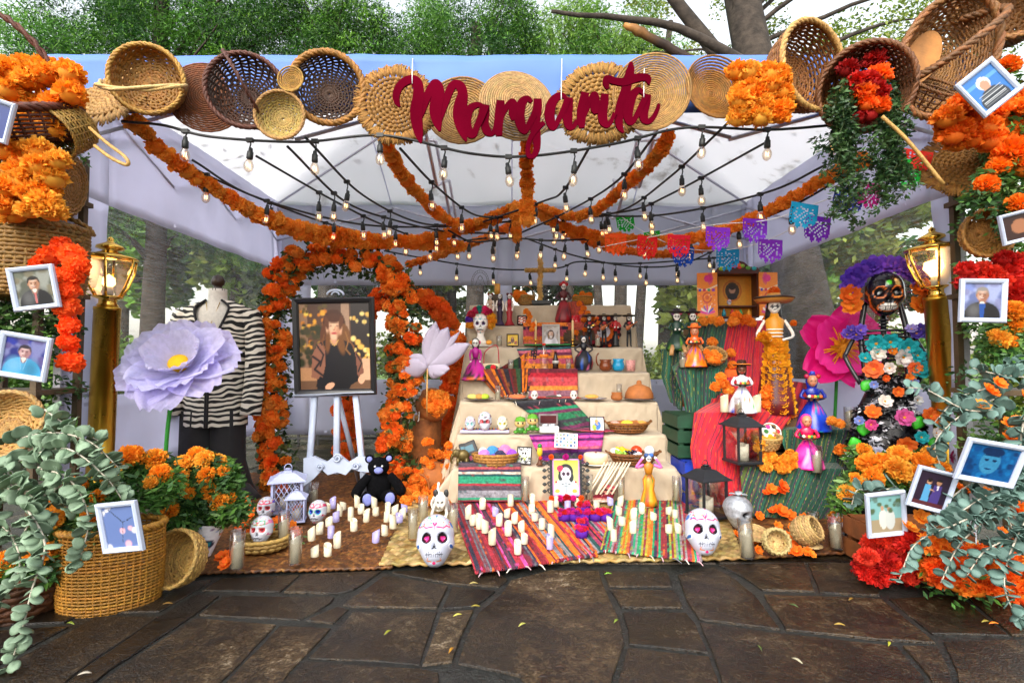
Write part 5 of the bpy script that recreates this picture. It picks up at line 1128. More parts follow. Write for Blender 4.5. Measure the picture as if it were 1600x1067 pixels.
c.ell(.50, .585, .075, .07, 'c89070'); c.ell(.50, .71, .112, .132, 'e8b492', soft=.2); c.ell(.455, .69, .045, .05, 'e2b08e', soft=1.2); c.ell(.56, .68, .04, .06, 'c48c6a', soft=1.2); c.ell(.50, .822, .125, .055, '4a2410', soft=.4); c.ell(.40, .77, .03, .08, '5a3018', 12, .5); c.ell(.60, .77, .03, .08, '5a3018', -12, .5); c.ell(.595, .52, .05, .12, '6e4420', 14, .5); c.ell(.41, .55, .035, .13, '6e421e', -6, .5); c.line([(.66, .66), (.70, .56), (.66, .46), (.72, .40)], .012, '8a5c30'); c.line([(.36, .64), (.33, .54), (.37, .46)], .010, '704420')
for sx in (-1, 1): c.ell(.5+sx*.046, .735, .020, .010, '4a3026', soft=.8); c.line([(.5+sx*.024, .768), (.5+sx*.07, .768)], .005, '7a5440')
c.ell(.5, .69, .016, .012, 'b87c5c', soft=.5); c.line([(.515, .735), (.518, .70)], .006, 'c08866'); c.ell(.5, .650, .040, .013, 'b44a48', soft=.8); c.line([(.44, .57), (.50, .50), (.56, .57)], .007, 'c8a050'); c.noise(.07); c.a = np.clip(c.a*1.35, 0, .95); 
t = thing('portrait_frame', 'large black framed portrait of a woman in black on the easel', 'portrait', T(P(523.5, 541, ey-.05)) @ RX(4) @ RY(-1.0))
frame_parts(t, 126*kx, 150*kx, 9*kx, .03, mat('black_frame', (.012, .012, .014), rough=.3, var=0), c)
o = MB(C('d8d4dc')); c0 = P(524, 461, ey); o.tube([c0+Vector((math.cos(s)*13*kx, 0, abs(math.sin(s))*8*kx)) for s in np.linspace(0, PI, 12)], .008, 6); o.tube([c0+Vector((math.cos(s)*6*kx, 0, abs(math.sin(s))*5*kx)) for s in np.linspace(0, PI, 10)], .006, 6); o.obj('top_scroll', EW, bpy.data.objects['display_easel'])

# ------------------------------------------------------------------ teddy bear
bp = G(592, 782, .05); k = bp.y/800
t = thing('teddy_bear', 'seated black teddy bear with lilac paw pads by the easel', 'teddy bear', T(bp) @ RZ(14) @ SCL(.86)); PL = mat('black_plush', (.0035, .0035, .0045), rough=1, var=.3, vscale=40, bump=.9, bscale=180, spec=.1); LIL = mat('lilac_pad', (.22, .25, .62), rough=.8, var=.1)
mb = MB(); mb.ell((0, .02, 26*k), (22*k, 18*k, 28*k), None, 20, 14)
mb.obj('body', PL, t)
mb = MB(); mb.ell((-1*k, 0, 61*k), (19*k, 17*k, 17*k), None, 20, 14); hd = mb.obj('head', PL, t)
mb = MB(); mb.ell((-1*k, -16*k, 57*k), (8*k, 6*k, 6*k)); mb.obj('muzzle', LIL, hd)
for sx in (-1, 1):
    mb = MB(); mb.ell((sx*17*k, 0, 75*k), (8*k, 4*k, 8*k)); e = mb.obj('ear', PL, t); mb = MB(); mb.ell((sx*17*k, -3.2*k, 75*k), (5*k, 2*k, 5*k)); mb.obj('ear_lining', LIL, e)
    mb = MB(); mb.tube(crom([(sx*18*k, 0, 44*k), (sx*30*k, -8*k, 32*k), (sx*38*k, -14*k, 20*k)], 5), [8*k]*5+[9*k]*6, 12); mb.ell((sx*38*k, -14*k, 19*k), 9.5*k); mb.obj('arm', PL, t)
    mb = MB(); mb.tube(crom([(sx*10*k, 0, 10*k), (sx*16*k, -16*k, 10*k), (sx*19*k, -30*k, 12*k)], 5), [11*k]*11, 12); mb.ell((sx*19*k, -31*k, 12*k), (12*k, 6*k, 14*k)); l = mb.obj('leg', PL, t)
    mb = MB(); mb.ell((sx*19*k, -36.5*k, 12*k), (8.5*k, 2*k, 10.5*k)); mb.obj('foot_pad', LIL, l)
    mb = MB((.6, .6, .6)); mb.ell((sx*6*k-k, -15*k, 64*k), 2*k); mb.obj('eye', GLOSS, hd)

# ------------------------------------------------------------------ lanterns
def lantern(label, p, w, h, m, lattice=False, tint=None, wax='ece4cc', yaw=0):
    t = thing('candle_lantern', label, 'lantern', T(p) @ RZ(yaw), 'candle lanterns'); a = w/2; th = w*.075; hb = h*.66
    mb = MB(); mb.box((0, 0, th*.6), (w*1.08, w*1.08, th*1.2), bev=th*.2); mb.obj('base', m, t)
    for i in (-1, 1):
        for j in (-1, 1): mb = MB(); mb.box((i*(a-th/2), j*(a-th/2), hb/2+th*1.1), (th, th, hb-th*.2)); mb.obj('corner_post', m, t)
    mb = MB(); z0 = hb+th
    vs = [(x*q, y*q, z) for q, z in ((a*1.22, z0), (a*1.22, z0+th*.5), (a*.98, z0+h*.06), (a*.5, z0+h*.17), (a*.42, z0+h*.18)) for x, y in ((-1, -1), (1, -1), (1, 1), (-1, 1))]
    mb.add(vs, [(r*4+k_, r*4+(k_+1) % 4, r*4+4+(k_+1) % 4, r*4+4+k_) for r in range(4) for k_ in range(4)]+[(3, 2, 1, 0), (16, 17, 18, 19)], None, False); rf = mb.obj('roof', m, t)
    mb = MB(); mb.box((0, 0, z0+h*.205), (a*.5, a*.5, h*.05)); mb.lathe([(a*.2, z0+h*.22), (a*.2, z0+h*.25), (a*.3, z0+h*.255), (.001, z0+h*.27)], 10); mb.obj('chimney', m, rf)
    mb = MB(); mb.tube([(a*.25*math.cos(s), a*.1, z0+h*.26+a*.3*math.sin(s)) for s in np.linspace(0, PI, 10)], th*.22, 5); mb.obj('ring_handle', m, rf)
    g = glass_mat('lantern_glass', (.96, .96, .96), base=.06)
    for i, ang in enumerate((0, 90, 180, 270)):
        mb = MB(); mb.M = RZ(ang); mb.box((0, -a+th*.6, hb/2+th), (w-2*th, .002, hb-th*.6)); gp = mb.obj('glass_pane', g, t)
        if lattice:
            n = 5; W_ = w-2*th; H_ = hb
            for d in (-1, 1):
                for k_ in range(-3, n+3):
                    x0 = -W_/2+k_*W_/n*1.0; pts = []
                    for s in np.linspace(0, 1, 9):
                        x = x0+d*s*H_*.6+(0 if d > 0 else W_*.6)
                        if -W_/2 <= x <= W_/2: pts.append((x, -a+th*.35, th+s*H_))
                    if len(pts) > 1: mb = MB(); mb.M = RZ(ang); mb.tube([pts[0], pts[-1]], th*.16, 4); mb.obj('lattice_bar', m, gp)
    mb = MB(C(wax)); r = w*.24; hw = hb*.52; mb.lathe([(r, th*1.2), (r, hw), (r*.8, hw-.004), (.0005, hw-.012)], 16); mb.v = [(x, y, z+(.010*math.sin(x*80) if z > hw-.006 else 0)) for x, y, z in mb.v]; mb.obj('candle', mat('pillar_wax', rough=.45, var=.05), t)
WLAN = mat('white_lantern_paint', (.46, .50, .74), rough=.4, var=.05)
p = G(449, 797, .055); lantern('taller white lattice lantern behind the small one', p, 44*p.y/800, 66*p.y/800, WLAN, True, yaw=20)
p = G(463, 813, .055); lantern('small white lattice lantern beside the blue-eyed skull', p, 26*p.y/800, 50*p.y/800, WLAN, True, yaw=15)

# ------------------------------------------------------------------ stump, clay pots, little skeletons
CLAY = mat('terracotta', (.40, .13, .030), rough=.75, var=.2, vscale=20, bump=.2, bscale=60)
sp = G(655, 742, .026); sp.y = 4.25; sp.x = (657-800)/800*4.25; k = 4.25/800
t = thing('tree_stump', 'cut log stump used as a pedestal under the big arch', 'stump', T(sp)); H = P(655, 650, 4.25).z-.03
mb = MB(C('8a5428')); mb.lathe([(36*k, 0, C('6a3c1c')), (33*k, .1, C('8a5226')), (31*k, .3, C('9a5c2a')), (32*k, H-.01, C('7a4620')), (30*k, H, C('b8864a')), (.001, H, C('c89a5c'))], 30, ripple=lambda a, v: .05*math.sin(3*a)+.025*math.sin(11*a)); mb.obj('log', mat('log_bark', rough=.8, var=.5, vscale=12, bump=.8, bscale=30), t)
def clay_pot(label, M, r, fl=None, n=14):
    t = thing('clay_pot', label, 'pot', M); mb = MB(); mb.lathe([(r*.5, -r), (r*.85, -r*.7), (r, -.1*r), (r*.85, r*.5), (r*.62, r*.75), (r*.66, r*.95), (r*.72, r), (r*.6, r), (r*.52, r*.75), (r*.75, r*.3), (r*.7, -r*.5), (.001, -r*.6)], 24); mb.obj('pot_body', CLAY, t)
    if fl:
        b = thing('flower_bunch', fl, 'flowers', M)
        for i in range(n): a = i*2.4; q = r*.62*math.sqrt(i/n); flower(b, (q*math.cos(a), q*math.sin(a), r*(1.0+.15*math.cos(i))), r*.30, 'pom', ORG)
clay_pot('round clay pot lying on the stump mouth forward', T(P(676, 632, 4.15)) @ RZ(25) @ RX(80), 27*4.15/800, 'orange marigolds filling the clay pot on the stump', 18)
clay_pot('clay pot tipped on the ground among orange flowers', T(P(676, 748, 4.0)) @ RZ(-35) @ RX(100), 26*4.0/800, 'orange marigolds spilling from the tipped clay pot', 8)
BONE = mat('bone_white', (.78, .76, .70), rough=.55, var=.1)
def mini_skeleton(label, M, h, pose=0):
    t = thing('mini_skeleton', label, 'skeleton', M @ SCL(h)); mb = MB((.78, .76, .7))
    skull_mb(Canvas(24, 24, 'e8e4dc').ell(.32, .5, .11, .1, '181414').ell(.68, .5, .11, .1, '181414').poly([(.5, .4), (.44, .3), (.56, .3)], '181414'), (16, 12)).obj('head', PAINT, t, T(0, -.02, .58) @ SCL(.27))
    mb.tube([(0, 0, .18), (0, .02, .4), (0, 0, .6)], .022, 6)
    for z, r in ((.52, .09), (.47, .105), (.42, .10), (.37, .085)): mb.tube([(r*math.cos(a), r*.6*math.sin(a)-.01, z-.02*math.sin(a)) for a in np.linspace(0, TAU, 13)[:-1]], .011, 5, closed=True)
    mb.ell((0, 0, .19), (.08, .05, .05)); mb.obj('ribcage', BONE, t)
    for sx in (-1, 1):
        mb = MB(); mb.tube([(sx*.11, 0, .54), (sx*.17, -.02, .38), (sx*.10, -.14, .26)], .017, 6); mb.obj('arm', BONE, t); mb = MB(); mb.tube([(sx*.06, 0, .18), (sx*.09, -.22, .20), (sx*.08, -.24, -.06), (sx*.08, -.30, -.09)], .019, 6); mb.obj('leg', BONE, t)
mini_skeleton('small white skeleton figure sitting left on the stump', T(P(645, 655, 4.12)), 40*4.12/800*1.1); mini_skeleton('small white skeleton figure sitting right on the stump', T(P(655, 652, 4.12)) @ RZ(-12), 42*4.12/800*1.15)
# skeleton dog
dp = G(689, 803, .05); k = dp.y/800; t = thing('skeleton_dog', 'white bony toy dog with black ears beside the altar', 'figurine', T(dp)); 
skull_mb(Canvas(40, 40, 'f0ece4').ell(.34, .55, .10, .09, '101010').ell(.66, .55, .10, .09, '101010').ell(.5, .22, .10, .07, '181414').line([(.3, .1), (.7, .1)], .02, '302824'), (28, 22), .5).obj('head', PAINT, t, T(2*k, -18*k, 12*k) @ SCL(24*k))
mb = MB(); mb.ell((-3*k, 4*k, 18*k), (9*k, 18*k, 9*k))
for i in range(5): mb.tube([(-3*k+11*k*math.cos(a), (-8+6*i)*k, 18*k+11*k*math.sin(a)) for a in np.linspace(0, TAU, 13)[:-1]], 1.5*k, 5, closed=True)
mb.obj('ribs', BONE, t)
for sx in (-1, 1):
    mb = MB((.02, .02, .02)); mb.ell((2*k+sx*8*k, -16*k, 36*k), (4*k, 2*k, 6*k)); mb.obj('ear', PAINT, t); mb = MB(); mb.tube([(sx*8*k, -8*k, 18*k), (sx*11*k, -18*k, 6*k), (sx*10*k, -26*k, 2*k)], 2.5*k, 6); mb.tube([(sx*8*k, 16*k, 16*k), (sx*11*k, 14*k, 2*k)], 2.5*k, 6); mb.obj('leg', BONE, t)
mb = MB(); mb.tube([(-3*k, 18*k, 22*k), (-8*k, 20*k, 34*k), (-6*k, 18*k, 44*k)], 2*k, 6); mb.obj('tail', BONE, t)

# ------------------------------------------------------------------ flower drifts on the ground and the left pillar
def bunch(label, pts, r, kind, cols, green=0, gcols=GREENS, name='flower_bunch', fz=None, lsize=.035, aspect=.4):
    t = thing(name, label, 'flowers'); ps = []
    for q in pts:
        p = P(q[0], q[1], q[2]); rr = (q[3]*q[2]/800) if len(q) > 3 else r; ps.append(p)
        flower(t, p, rr, kind, cols, face=(random.uniform(-.4, .4), -.7, .8) if kind in ('marigold', 'cosmos') else None)
    if green: leafy('foliage', [p+Vector((0, .03, -.05)) for p in ps], green, lsize, gcols, t, aspect, .085, 5)
    return t
random.seed(31)
Gp = lambda x, y, dz=.03: (x, y, G(x, y, .04+dz).y)
scatter = lambda box, n: [Gp(random.uniform(box[0], box[1]), random.uniform(box[2], box[3]), random.uniform(.0, .05)) for i in range(n)]
bunch('drift of orange marigolds around the tipped clay pot', scatter((622, 700, 755, 788), 46), .034, 'pom', ORG)
bunch('heap of orange marigolds climbing beside the stump', [(random.uniform(655, 706), random.uniform(690, 760), 4.0+random.uniform(-.1, .1)) for i in range(34)], .036, 'pom', ORG)
bunch('loose orange cosmos flowers with leaves behind the shallow basket', scatter((372, 470, 782, 842), 26), .036, 'cosmos', ['ff821c', 'ff7414', 'ff9028'], 900)
bunch('orange blooms lying beside the tipped round basket', scatter((335, 362, 862, 884), 4), .032, 'cosmos', ['ff7414'])
ML = [(204,714,2.25,21),(174,727,2.2,19),(242,719,2.3,17),(172,748,2.15,13),(251,742,2.25,16),(236,755,2.2,12),(154,776,2.1,14),(145,806,2.05,17),(82,809,2.05,18),(64,864,2.0,23),(8,880,2.0,20),(90,781,2.1,14),(120,760,2.15,16)]
bunch('large orange marigolds growing out of the tall oval basket', ML, .05, 'marigold', MARI, 3800, lsize=.05, aspect=.3)
MR = [(277,746,2.5,16),(287,727,2.55,16),(307,712,2.6,15),(320,719,2.55,18),(339,723,2.6,15),(324,744,2.5,16),(350,737,2.55,10),(276,765,2.45,17),(296,771,2.45,10),(328,769,2.5,17),(343,785,2.5,16),(360,780,2.55,12),(266,800,2.4,15),(300,800,2.5,9)]
bunch('bushy potted marigold plant right of the oval basket', MR, .05, 'marigold', MARI, 5200, lsize=.05, aspect=.3)
random.seed(32)
bunch('mass of bright orange paper flowers in the tall-handled basket', [(random.uniform(-4, 112), random.uniform(106, 205), 2.32+random.uniform(-.05, .05)) for i in range(34)], .058, 'carnation', YOR)
bunch('mass of orange paper flowers in the barrel basket', [(random.uniform(-6, 92), random.uniform(228, 338), 2.22+random.uniform(-.04, .06)) for i in range(34)], .058, 'carnation', YOR)
bunch('column of red-orange pompoms hanging on the left pillar', [(98,385,2.3,18),(112,398,2.28,18),(120,416,2.26,19),(112,432,2.26,19),(108,456,2.25,19),(106,482,2.25,18),(108,510,2.24,18),(106,536,2.24,18),(110,567,2.24,19),(78,400,2.3,16),(60,412,2.3,14),(90,430,2.28,14)], .05, 'pom', ['ff6018', 'ff6a20', 'fa5410'])
bunch('ball of bright orange paper flowers below the coiled bowl', [(1185+random.uniform(-38, 38), 150+random.uniform(-38, 38), 2.45+random.uniform(-.05, .04)) for i in range(40)], .055, 'carnation', YOR)
# ------------------------------------------------------------------ stepped altar
EDGE = [(3.50, .287), (3.72, .475), (3.94, .70), (4.16, .92), (4.38, 1.13), (4.60, 1.33), (4.80, 1.546)]
AX0, AX1 = -.40, 1.12
PRF = [(3.47, .03)]
for i, (y, z) in enumerate(EDGE): PRF += [(y, z), (EDGE[i+1][0] if i < 6 else 5.12, z)]
def prof(s):
    s = max(0, min(len(PRF)-1.0001, s)); i = int(s); f = s-i; a, b = PRF[i], PRF[i+1]; return (a[0]+(b[0]-a[0])*f, a[1]+(b[1]-a[1])*f)
COT = mat('cream_cotton', (.52, .42, .30), rough=.9, var=.06, vscale=8, bump=.35, bscale=160, sheen=.15)
alt = thing('stepped_altar', 'seven-step altar draped in cream cotton cloth in the tent centre', 'altar')
def altar_pt(u, s):
    y, z = prof(s); x = AX0+(AX1-AX0)*u; k = int(s); f = s-k; ris = k % 2 == 0
    e = min(abs(s-q) for q in range(1, 14, 2)); rd = math.exp(-(e/.13)**2)*.013; y += rd; z -= rd
    if ris:
        A_ = .040*(1-.7*f) if k else .065*(1-.8*f)
        w = A_*(fn(x*7+f*1.4, k*3.1, 2)+.7*abs(fn(x*15-f*2.2, k*5.3, 7))+.25*fn(x*34, f*3, k))
        if k == 0: x += .10*(u-.5)*(1-f)
        y -= w-A_*.75
    else: z += .006*fn(x*9, s*3, 4)-.006-.004*math.sin(PI*f); y += .0
    return (x, y, z)
mb = MB(); mb.grid(lambda u, v: altar_pt(u, v*(len(PRF)-1)), 120, 14*9, thick=-.004); mb.obj('cloth_front', COT, alt)
for q in (.31, .66):
    mb = MB(); mb.grid(lambda u, v: Vector(altar_pt(q+.045*(u-.5)*(1+.6*math.sin(v*9))+.02*math.sin(v*4), .05+v*6.9))+Vector((0, -.008-.006*math.sin(PI*u), .006)), 6, 90); mb.obj('cloth_fold', COT, alt)
for sx in (0, 1):
    def side(u, v):
        s = u*(len(PRF)-1); x, y, z = altar_pt(sx, s); d = 1 if sx else -1
        return (x+d*(v*.14*(1+.3*math.sin(u*22))+.02*fn(u*30, v*2)*v), y-.04*v, z*(1-v)+.02*v)
    mb = MB(); mb.grid(side, 70, 10); mb.obj('cloth_side', COT, alt)
def drape(label, cor, cols, n, sd0, fr=None, nv=26, off=.022, name='striped_cloth', fleck=.3):
    """cor: four (x, s) corners; strips run across u"""
    (a, b, c, d) = [Vector((q[0], q[1], 0)) for q in cor]; t = thing(name, label, 'cloth')
    def pos(u, v):
        q = a.lerp(b, u).lerp(d.lerp(c, u), v); y, z = prof(max(0.05, q.y)); k = off+.004*fn(u*6, v*6, sd0)
        return (q.x, y-k, z+k)
    mb = rug_mb(pos, n, 3, nv, cols, sd0=sd0, thick=-.004 if False else .003, ridge=.0025, fleck=fleck); mb.obj('woven_stripes', RUG, t)
    if fr:
        A, B = [Vector(pos(*q)) for q in fr]; tassels(t, A, B, 9, .035, Vector((0, -.3, -1)))
SB = ['5a2418', 'e07818', '2a4a2c', '6a1c24', '28242c', '7a3a2c', '8a4a20']
drape('brown and orange diagonal striped serape at the altar upper left', [(-.38, 7.3), (.22, 8.9), (.14, 6.2), (-.1, 5.9)], SB, 22, 2, ((0, 1), (1, 1)))
drape('small blue and pink fringed serape above the bottles', [(.04, 8.8), (.16, 7.4), (.56, 7.2), (.50, 8.9)], ['3a3c70', 'c05068', '2a5a60', 'e08a30', '6a2a4a', '282840', 'd06a80'], 14, 5)
drape('red and orange horizontal striped cloth under the bottles', [(.13, 5.15), (.13, 7.05), (.53, 7.05), (.53, 5.15)], ['b02030', 'e08a38', '8a6070', 'c84a50', '6a2430', 'd07a40', '9a98a0'], 12, 6)
drape('purple and green striped cloth behind the small photo', [(.10, 8.95), (.10, 11), (.50, 11), (.50, 8.95)], ['4a2c60', 'e07a2a', '2a7a3c', '28243c', 'b8485a', '6a4a88', 'c86a30'], 14, 7)
drape('dark red serape slung behind the skeleton musicians', [(.46, 9.4), (.46, 12.9), (.66, 13.1), (.86, 9.3)], ['6a1c20', 'a02830', '3a1818', '8a3a3a', '4a3a2a', 'b04a3a'], 16, 9)
drape('black pink and green diagonal serape on the middle steps', [(.0, 4.9), (.62, 3.0), (.78, 3.4), (.44, 5.05)], ['28242c', 'c04a70', '2a7a50', '6a2c50', 'e07030', '3a3a40', 'a83850', '208a60'], 18, 12, ((0, 0), (0, 1)))
drape('purple and pink striped cloth behind the small bingo card', [(.12, 2.9), (.26, 1.3), (.62, 1.3), (.66, 3.0)], ['7a2c98', 'd84a98', 'a02840', '3a2448', 'c86070', '5a1c60'], 16, 13)
drape('grey red and green rag rug hanging at the altar front', [(-.36, .05), (-.36, 1.22), (.06, 1.22), (.06, .05)], ['7a2434', '3a3440', '8a8890', '2a8a68', '9a2c3a', '50404a', '34344a', 'a84850', '1c4a4c', 'c8b8a8'], 20, 15, off=.030, name='hanging_rag_rug')
drape('small maroon striped cloth spilling off the altar foot', [(.50, .02), (.62, .5), (.70, .42), (.66, .02)], ['8a1c30', 'c84a60', 'e0c0b0', '5a1424', 'd89080'], 10, 17, off=.03)

# ------------------------------------------------------------------ figures
def face_cv(kind, skin='f0ece4', n=34):
    c = Canvas(n, n, skin)
    if kind == 'skull':
        for sx in (-1, 1): c.ell(.5+sx*.18, .50, .125, .115, '141018')
        c.poly([(.5, .42), (.44, .29), (.56, .29)], '181418'); c.line([(.32, .19), (.68, .19)], .02, '2a2024')
        for k in range(6): c.line([(.36+k*.056, .24), (.36+k*.056, .14)], .008, '3a3034')
    else:
        for sx in (-1, 1): c.ell(.5+sx*.16, .50, .06, .045, '181010'); c.ell(.5+sx*.16, .575, .08, .014, '2a1810'); c.ell(.5+sx*.25, .34, .07, .06, 'e08070')
        c.ell(.5, .22, .075, .03, 'c01828')
    return c
def figurine(label, M, h, dress, top, arms, hair=None, face='skull', skin='f0ece4', hat=None, flo=None, pose='front', hd=.17, shoulder=.10, name='figurine', group=None, rip=(9, .05), cat='figurine', pattern=None, m=None, sh_z=.78, ar=.030):
    """dress: (radius, height, colour) rings from the hem up, all in units of the figure's height"""
    t = thing(name, label, cat, M @ SCL(h), group); m = m or PAINT
    mb = MB(); mb.lathe([(r, z, C(c)) for r, z, c in dress], 26, ripple=lambda a, v: rip[1]*math.cos(rip[0]*a)*(1-v))
    if pattern:
        g = random.Random(label); cs = [C(x) for x in pattern]
        for i in range(len(mb.c)):
            if g.random() < .34: mb.c[i] = g.choice(cs)
    mb.obj('dress', m, t); wz = dress[-1][1]
    mb = MB(C(top)); loft(mb, [(wz-.01, 0, 0, dress[-1][0], dress[-1][0]*.8), ((wz+sh_z)/2, 0, 0, shoulder*.85, .06), (sh_z-.02, 0, 0, shoulder, .055), (sh_z+.01, 0, 0, shoulder*.5, .04), (sh_z+.05, 0, 0, .026, .026)], 16); mb.obj('torso', m, t)
    for sx in (-1, 1):
        e = {'front': [(sx*shoulder, 0, sh_z-.02), (sx*(shoulder+.06), -.02, sh_z-.15), (sx*.05, -.13, sh_z-.19)], 'down': [(sx*shoulder, 0, sh_z-.02), (sx*(shoulder+.035), 0, sh_z-.16), (sx*(shoulder+.01), -.05, sh_z-.32)],
             'hips': [(sx*shoulder, 0, sh_z-.02), (sx*(shoulder+.15), 0, sh_z-.15), (sx*(shoulder+.01), -.05, sh_z-.26)], 'up': [(sx*shoulder, 0, sh_z-.02), (sx*(shoulder+.14), -.02, sh_z-.06), (sx*(shoulder+.02), -.04, sh_z+.12)]}[pose]
        mb = MB(C(arms)); mb.tube(crom(e, 5), [ar]*6+[ar*.8]*5, 8); mb.ell(e[-1], ar*.95, C(skin), 8, 6); mb.obj('arm', m, t)
    hz = sh_z+.03; skull_mb(face_cv(face, skin), (22, 18), 1.0 if face == 'skull' else .15).obj('head', m, t, T(0, -.01, hz) @ SCL(hd))
    if hair: mb = MB(C(hair)); mb.ell((0, hd*.18, hz+hd*.62), (hd*.46, hd*.44, hd*.52)); loft(mb, [(hz-.06, 0, .05, .07, .03), (hz+hd*.5, 0, .05, hd*.48, .05)], 12); mb.obj('hair', m, t)
    top_z = hz+hd
    if hat:
        mb = MB(C(hat[0])); q = hat[1]; mb.lathe([(.001, top_z-.03), (q*.85, top_z-.025), (q, top_z+.005), (q, top_z+.015), (q*.8, top_z-.005), (hd*.46, top_z-.008), (hd*.40, top_z+hd*.42), (.001, top_z+hd*.5)], 24, col=C(hat[0])); mb.obj('hat', m, t)
        if len(hat) > 2:
            mb = MB(C(hat[2])); mb.tube([(q*math.cos(a), q*math.sin(a), top_z+.012) for a in np.linspace(0, TAU, 25)[:-1]], .010, 5, closed=True); mb.obj('hat_trim', m, t)
    if flo:
        for i, c in enumerate(flo):
            a = PI*(i+.5)/len(flo); mb = MB(C(c)); mb.ell((hd*.48*math.cos(a), -.02, hz+hd*.62+hd*.50*math.sin(a)), (.048, .04, .044), None, 8, 6); mb.obj('head_flower', m, t)
    return t
def A(px, lev, dy=.11, dz=.005): y, z = EDGE[lev]; y += dy; return T((px-800)*y/800*1.0, y, z+dz)
def AK(lev, dy=.11): return (EDGE[lev][0]+dy)/800
def gown(*cols): # slim mermaid gown
    return [(.17, 0, cols[0]), (.14, .04, cols[0]), (.085, .14, cols[-1]), (.075, .26, cols[-1]), (.095, .42, cols[-1]), (.085, .50, cols[-1]), (.055, .60, cols[-1])]
bell = lambda a, b, r=.30, top=.055: [(r, 0, a), (r*.98, .03, b), (r*.88, .14, a), (r*.72, .28, b), (r*.48, .42, a), (top, .55, b)]
for lab, px, c, fl in (('slim pale catrina statuette with a green wrap, leftmost of three', 766, ('d8c0a8', 'c8a890'), ['6a3020', '8a4028']), ('slim dark purple gowned catrina statuette, middle of three', 781, ('3a2448', '2c1838'), None), ('slim crimson gowned catrina statuette, right of three', 796, ('9a1420', 'a81c28'), ['8a1c20', '5a1418'])):
    figurine(lab, A(px, 5, .10), 51*AK(5), gown(*c), c[1], 'f0e4d8', '1c1210', hd=.155, pose='down', flo=fl, shoulder=.075, group='slim catrina statuettes on the altar top', rip=(8, .03))
FOLK = ['e03030', 'f0a020', '2060d0', '20a060', 'e040a0', 'f0f0f0']
for lab, px, inst in (('skeleton musician in black with a wide sombrero and jacket, leftmost of four', 921, 'horn'), ('skeleton musician in black playing a small guitar, second of four', 944, 'guitar'), ('skeleton singer in red top and black skirt, third of four', 962, None), ('skeleton musician with a violin and tall sombrero, rightmost of four', 983, 'guitar')):
    h = 50*AK(4); fem = inst is None; M = A(px, 4, .10)
    t = figurine(lab, M, h, [(.14, 0, '141414'), (.10, .08, '181818'), (.07, .3, '141414'), (.05, .48, '101010')] if fem else [(.05, .40, '101014'), (.075, .46, '141418'), (.055, .56, '141418')], 'b01c20' if fem else '18161a', 'b01c20' if fem else '1c181c', '100c0c', hat=('16141a', .21, '6a5a3a'), hd=.15, shoulder=.09, group='skeleton musicians on the altar', rip=(5, .02))
    if not fem:
        for sx in (-1, 1): mb = MB(C('101014')); mb.tube([(sx*.04, 0, .44), (sx*.05, 0, .2), (sx*.055, 0, .02), (sx*.06, -.05, .01)], [.038, .030, .026, .022], 8); mb.obj('leg', PAINT, t)
        mb = MB(C('a82020')); mb.ell((0, -.06, .73), (.06, .02, .05)); mb.obj('bow_tie', PAINT, t)
    if inst == 'guitar':
        mb = MB(C('a85a28')); mb.M = T(-.02, -.14, .60) @ RY(55); mb.ell((0, 0, -.05), (.07, .03, .08)); mb.ell((0, 0, .05), (.055, .028, .06)); mb.tube([(0, 0, .08), (0, 0, .30)], .016, 6); mb.obj('guitar', PAINT, t)
    if inst == 'horn': mb = MB(C('c8a040')); mb.tube([(0, -.12, .62), (.14, -.2, .66)], [.015, .045], 10); mb.obj('trumpet', BRASS, t)
figurine('black-dressed catrina with an oval embroidered skirt in hands on hips pose', A(912, 3, .08), 54*AK(3), [(.14, 0, '14141c'), (.24, .06, '181820'), (.27, .22, '14141c'), (.24, .40, '181824'), (.12, .56, '14141c'), (.06, .6, '14141c')], '181820', '201820', '14141c', hd=.17, pose='hips', pattern=['d83048', '2a5ab8', 'e070a0', '14141c', '14141c'], flo=['2a3a48', '203040'], rip=(0, 0))
figurine('catrina doll in magenta dress with dark patterned hem on the altar left', A(743, 3, .02, -.07), 62*AK(3), [(.34, 0, '241418'), (.33, .05, 'e86a20'), (.30, .12, '281c20'), (.26, .2, 'c8148a'), (.22, .32, 'd018a0'), (.12, .46, 'c01090'), (.06, .55, '301830')], 'b01488', 'c01890', '181012', hd=.21, pattern=['c8148a', 'd018a0', '281c20', 'c01090'], pose='down')
figurine('small catrina with crimson rose dress at the altar top centre', A(881, 5, .16), 70*AK(5), [(.16, 0, '5a1018'), (.20, .15, '8a1420'), (.15, .35, '6a0c14'), (.10, .5, 'a01824'), (.05, .6, '301014')], '5a1418', '3a1418', '1a1010', flo=['b01420', 'c81c28', 'a01018'], hd=.15, pattern=['a01824', '6a0c14', '2a1414'])
figurine('tall catrina in a yellow flowered gown at the altar right foot', T(P(1014, 788, 3.36)), 80*3.36/800, [(.17, 0, 'c87a1c'), (.15, .1, 'd8921c'), (.10, .3, 'b86a18'), (.12, .48, 'c8821c'), (.06, .58, '6a3018')], 'b07018', 'd86ab0', '5a3a20', hd=.14, pose='up', flo=['3060b0', '2a4a80'], pattern=['c87a1c', 'd8921c', '2a7a30', 'c83a20', 'd8921c', 'f0a828'])
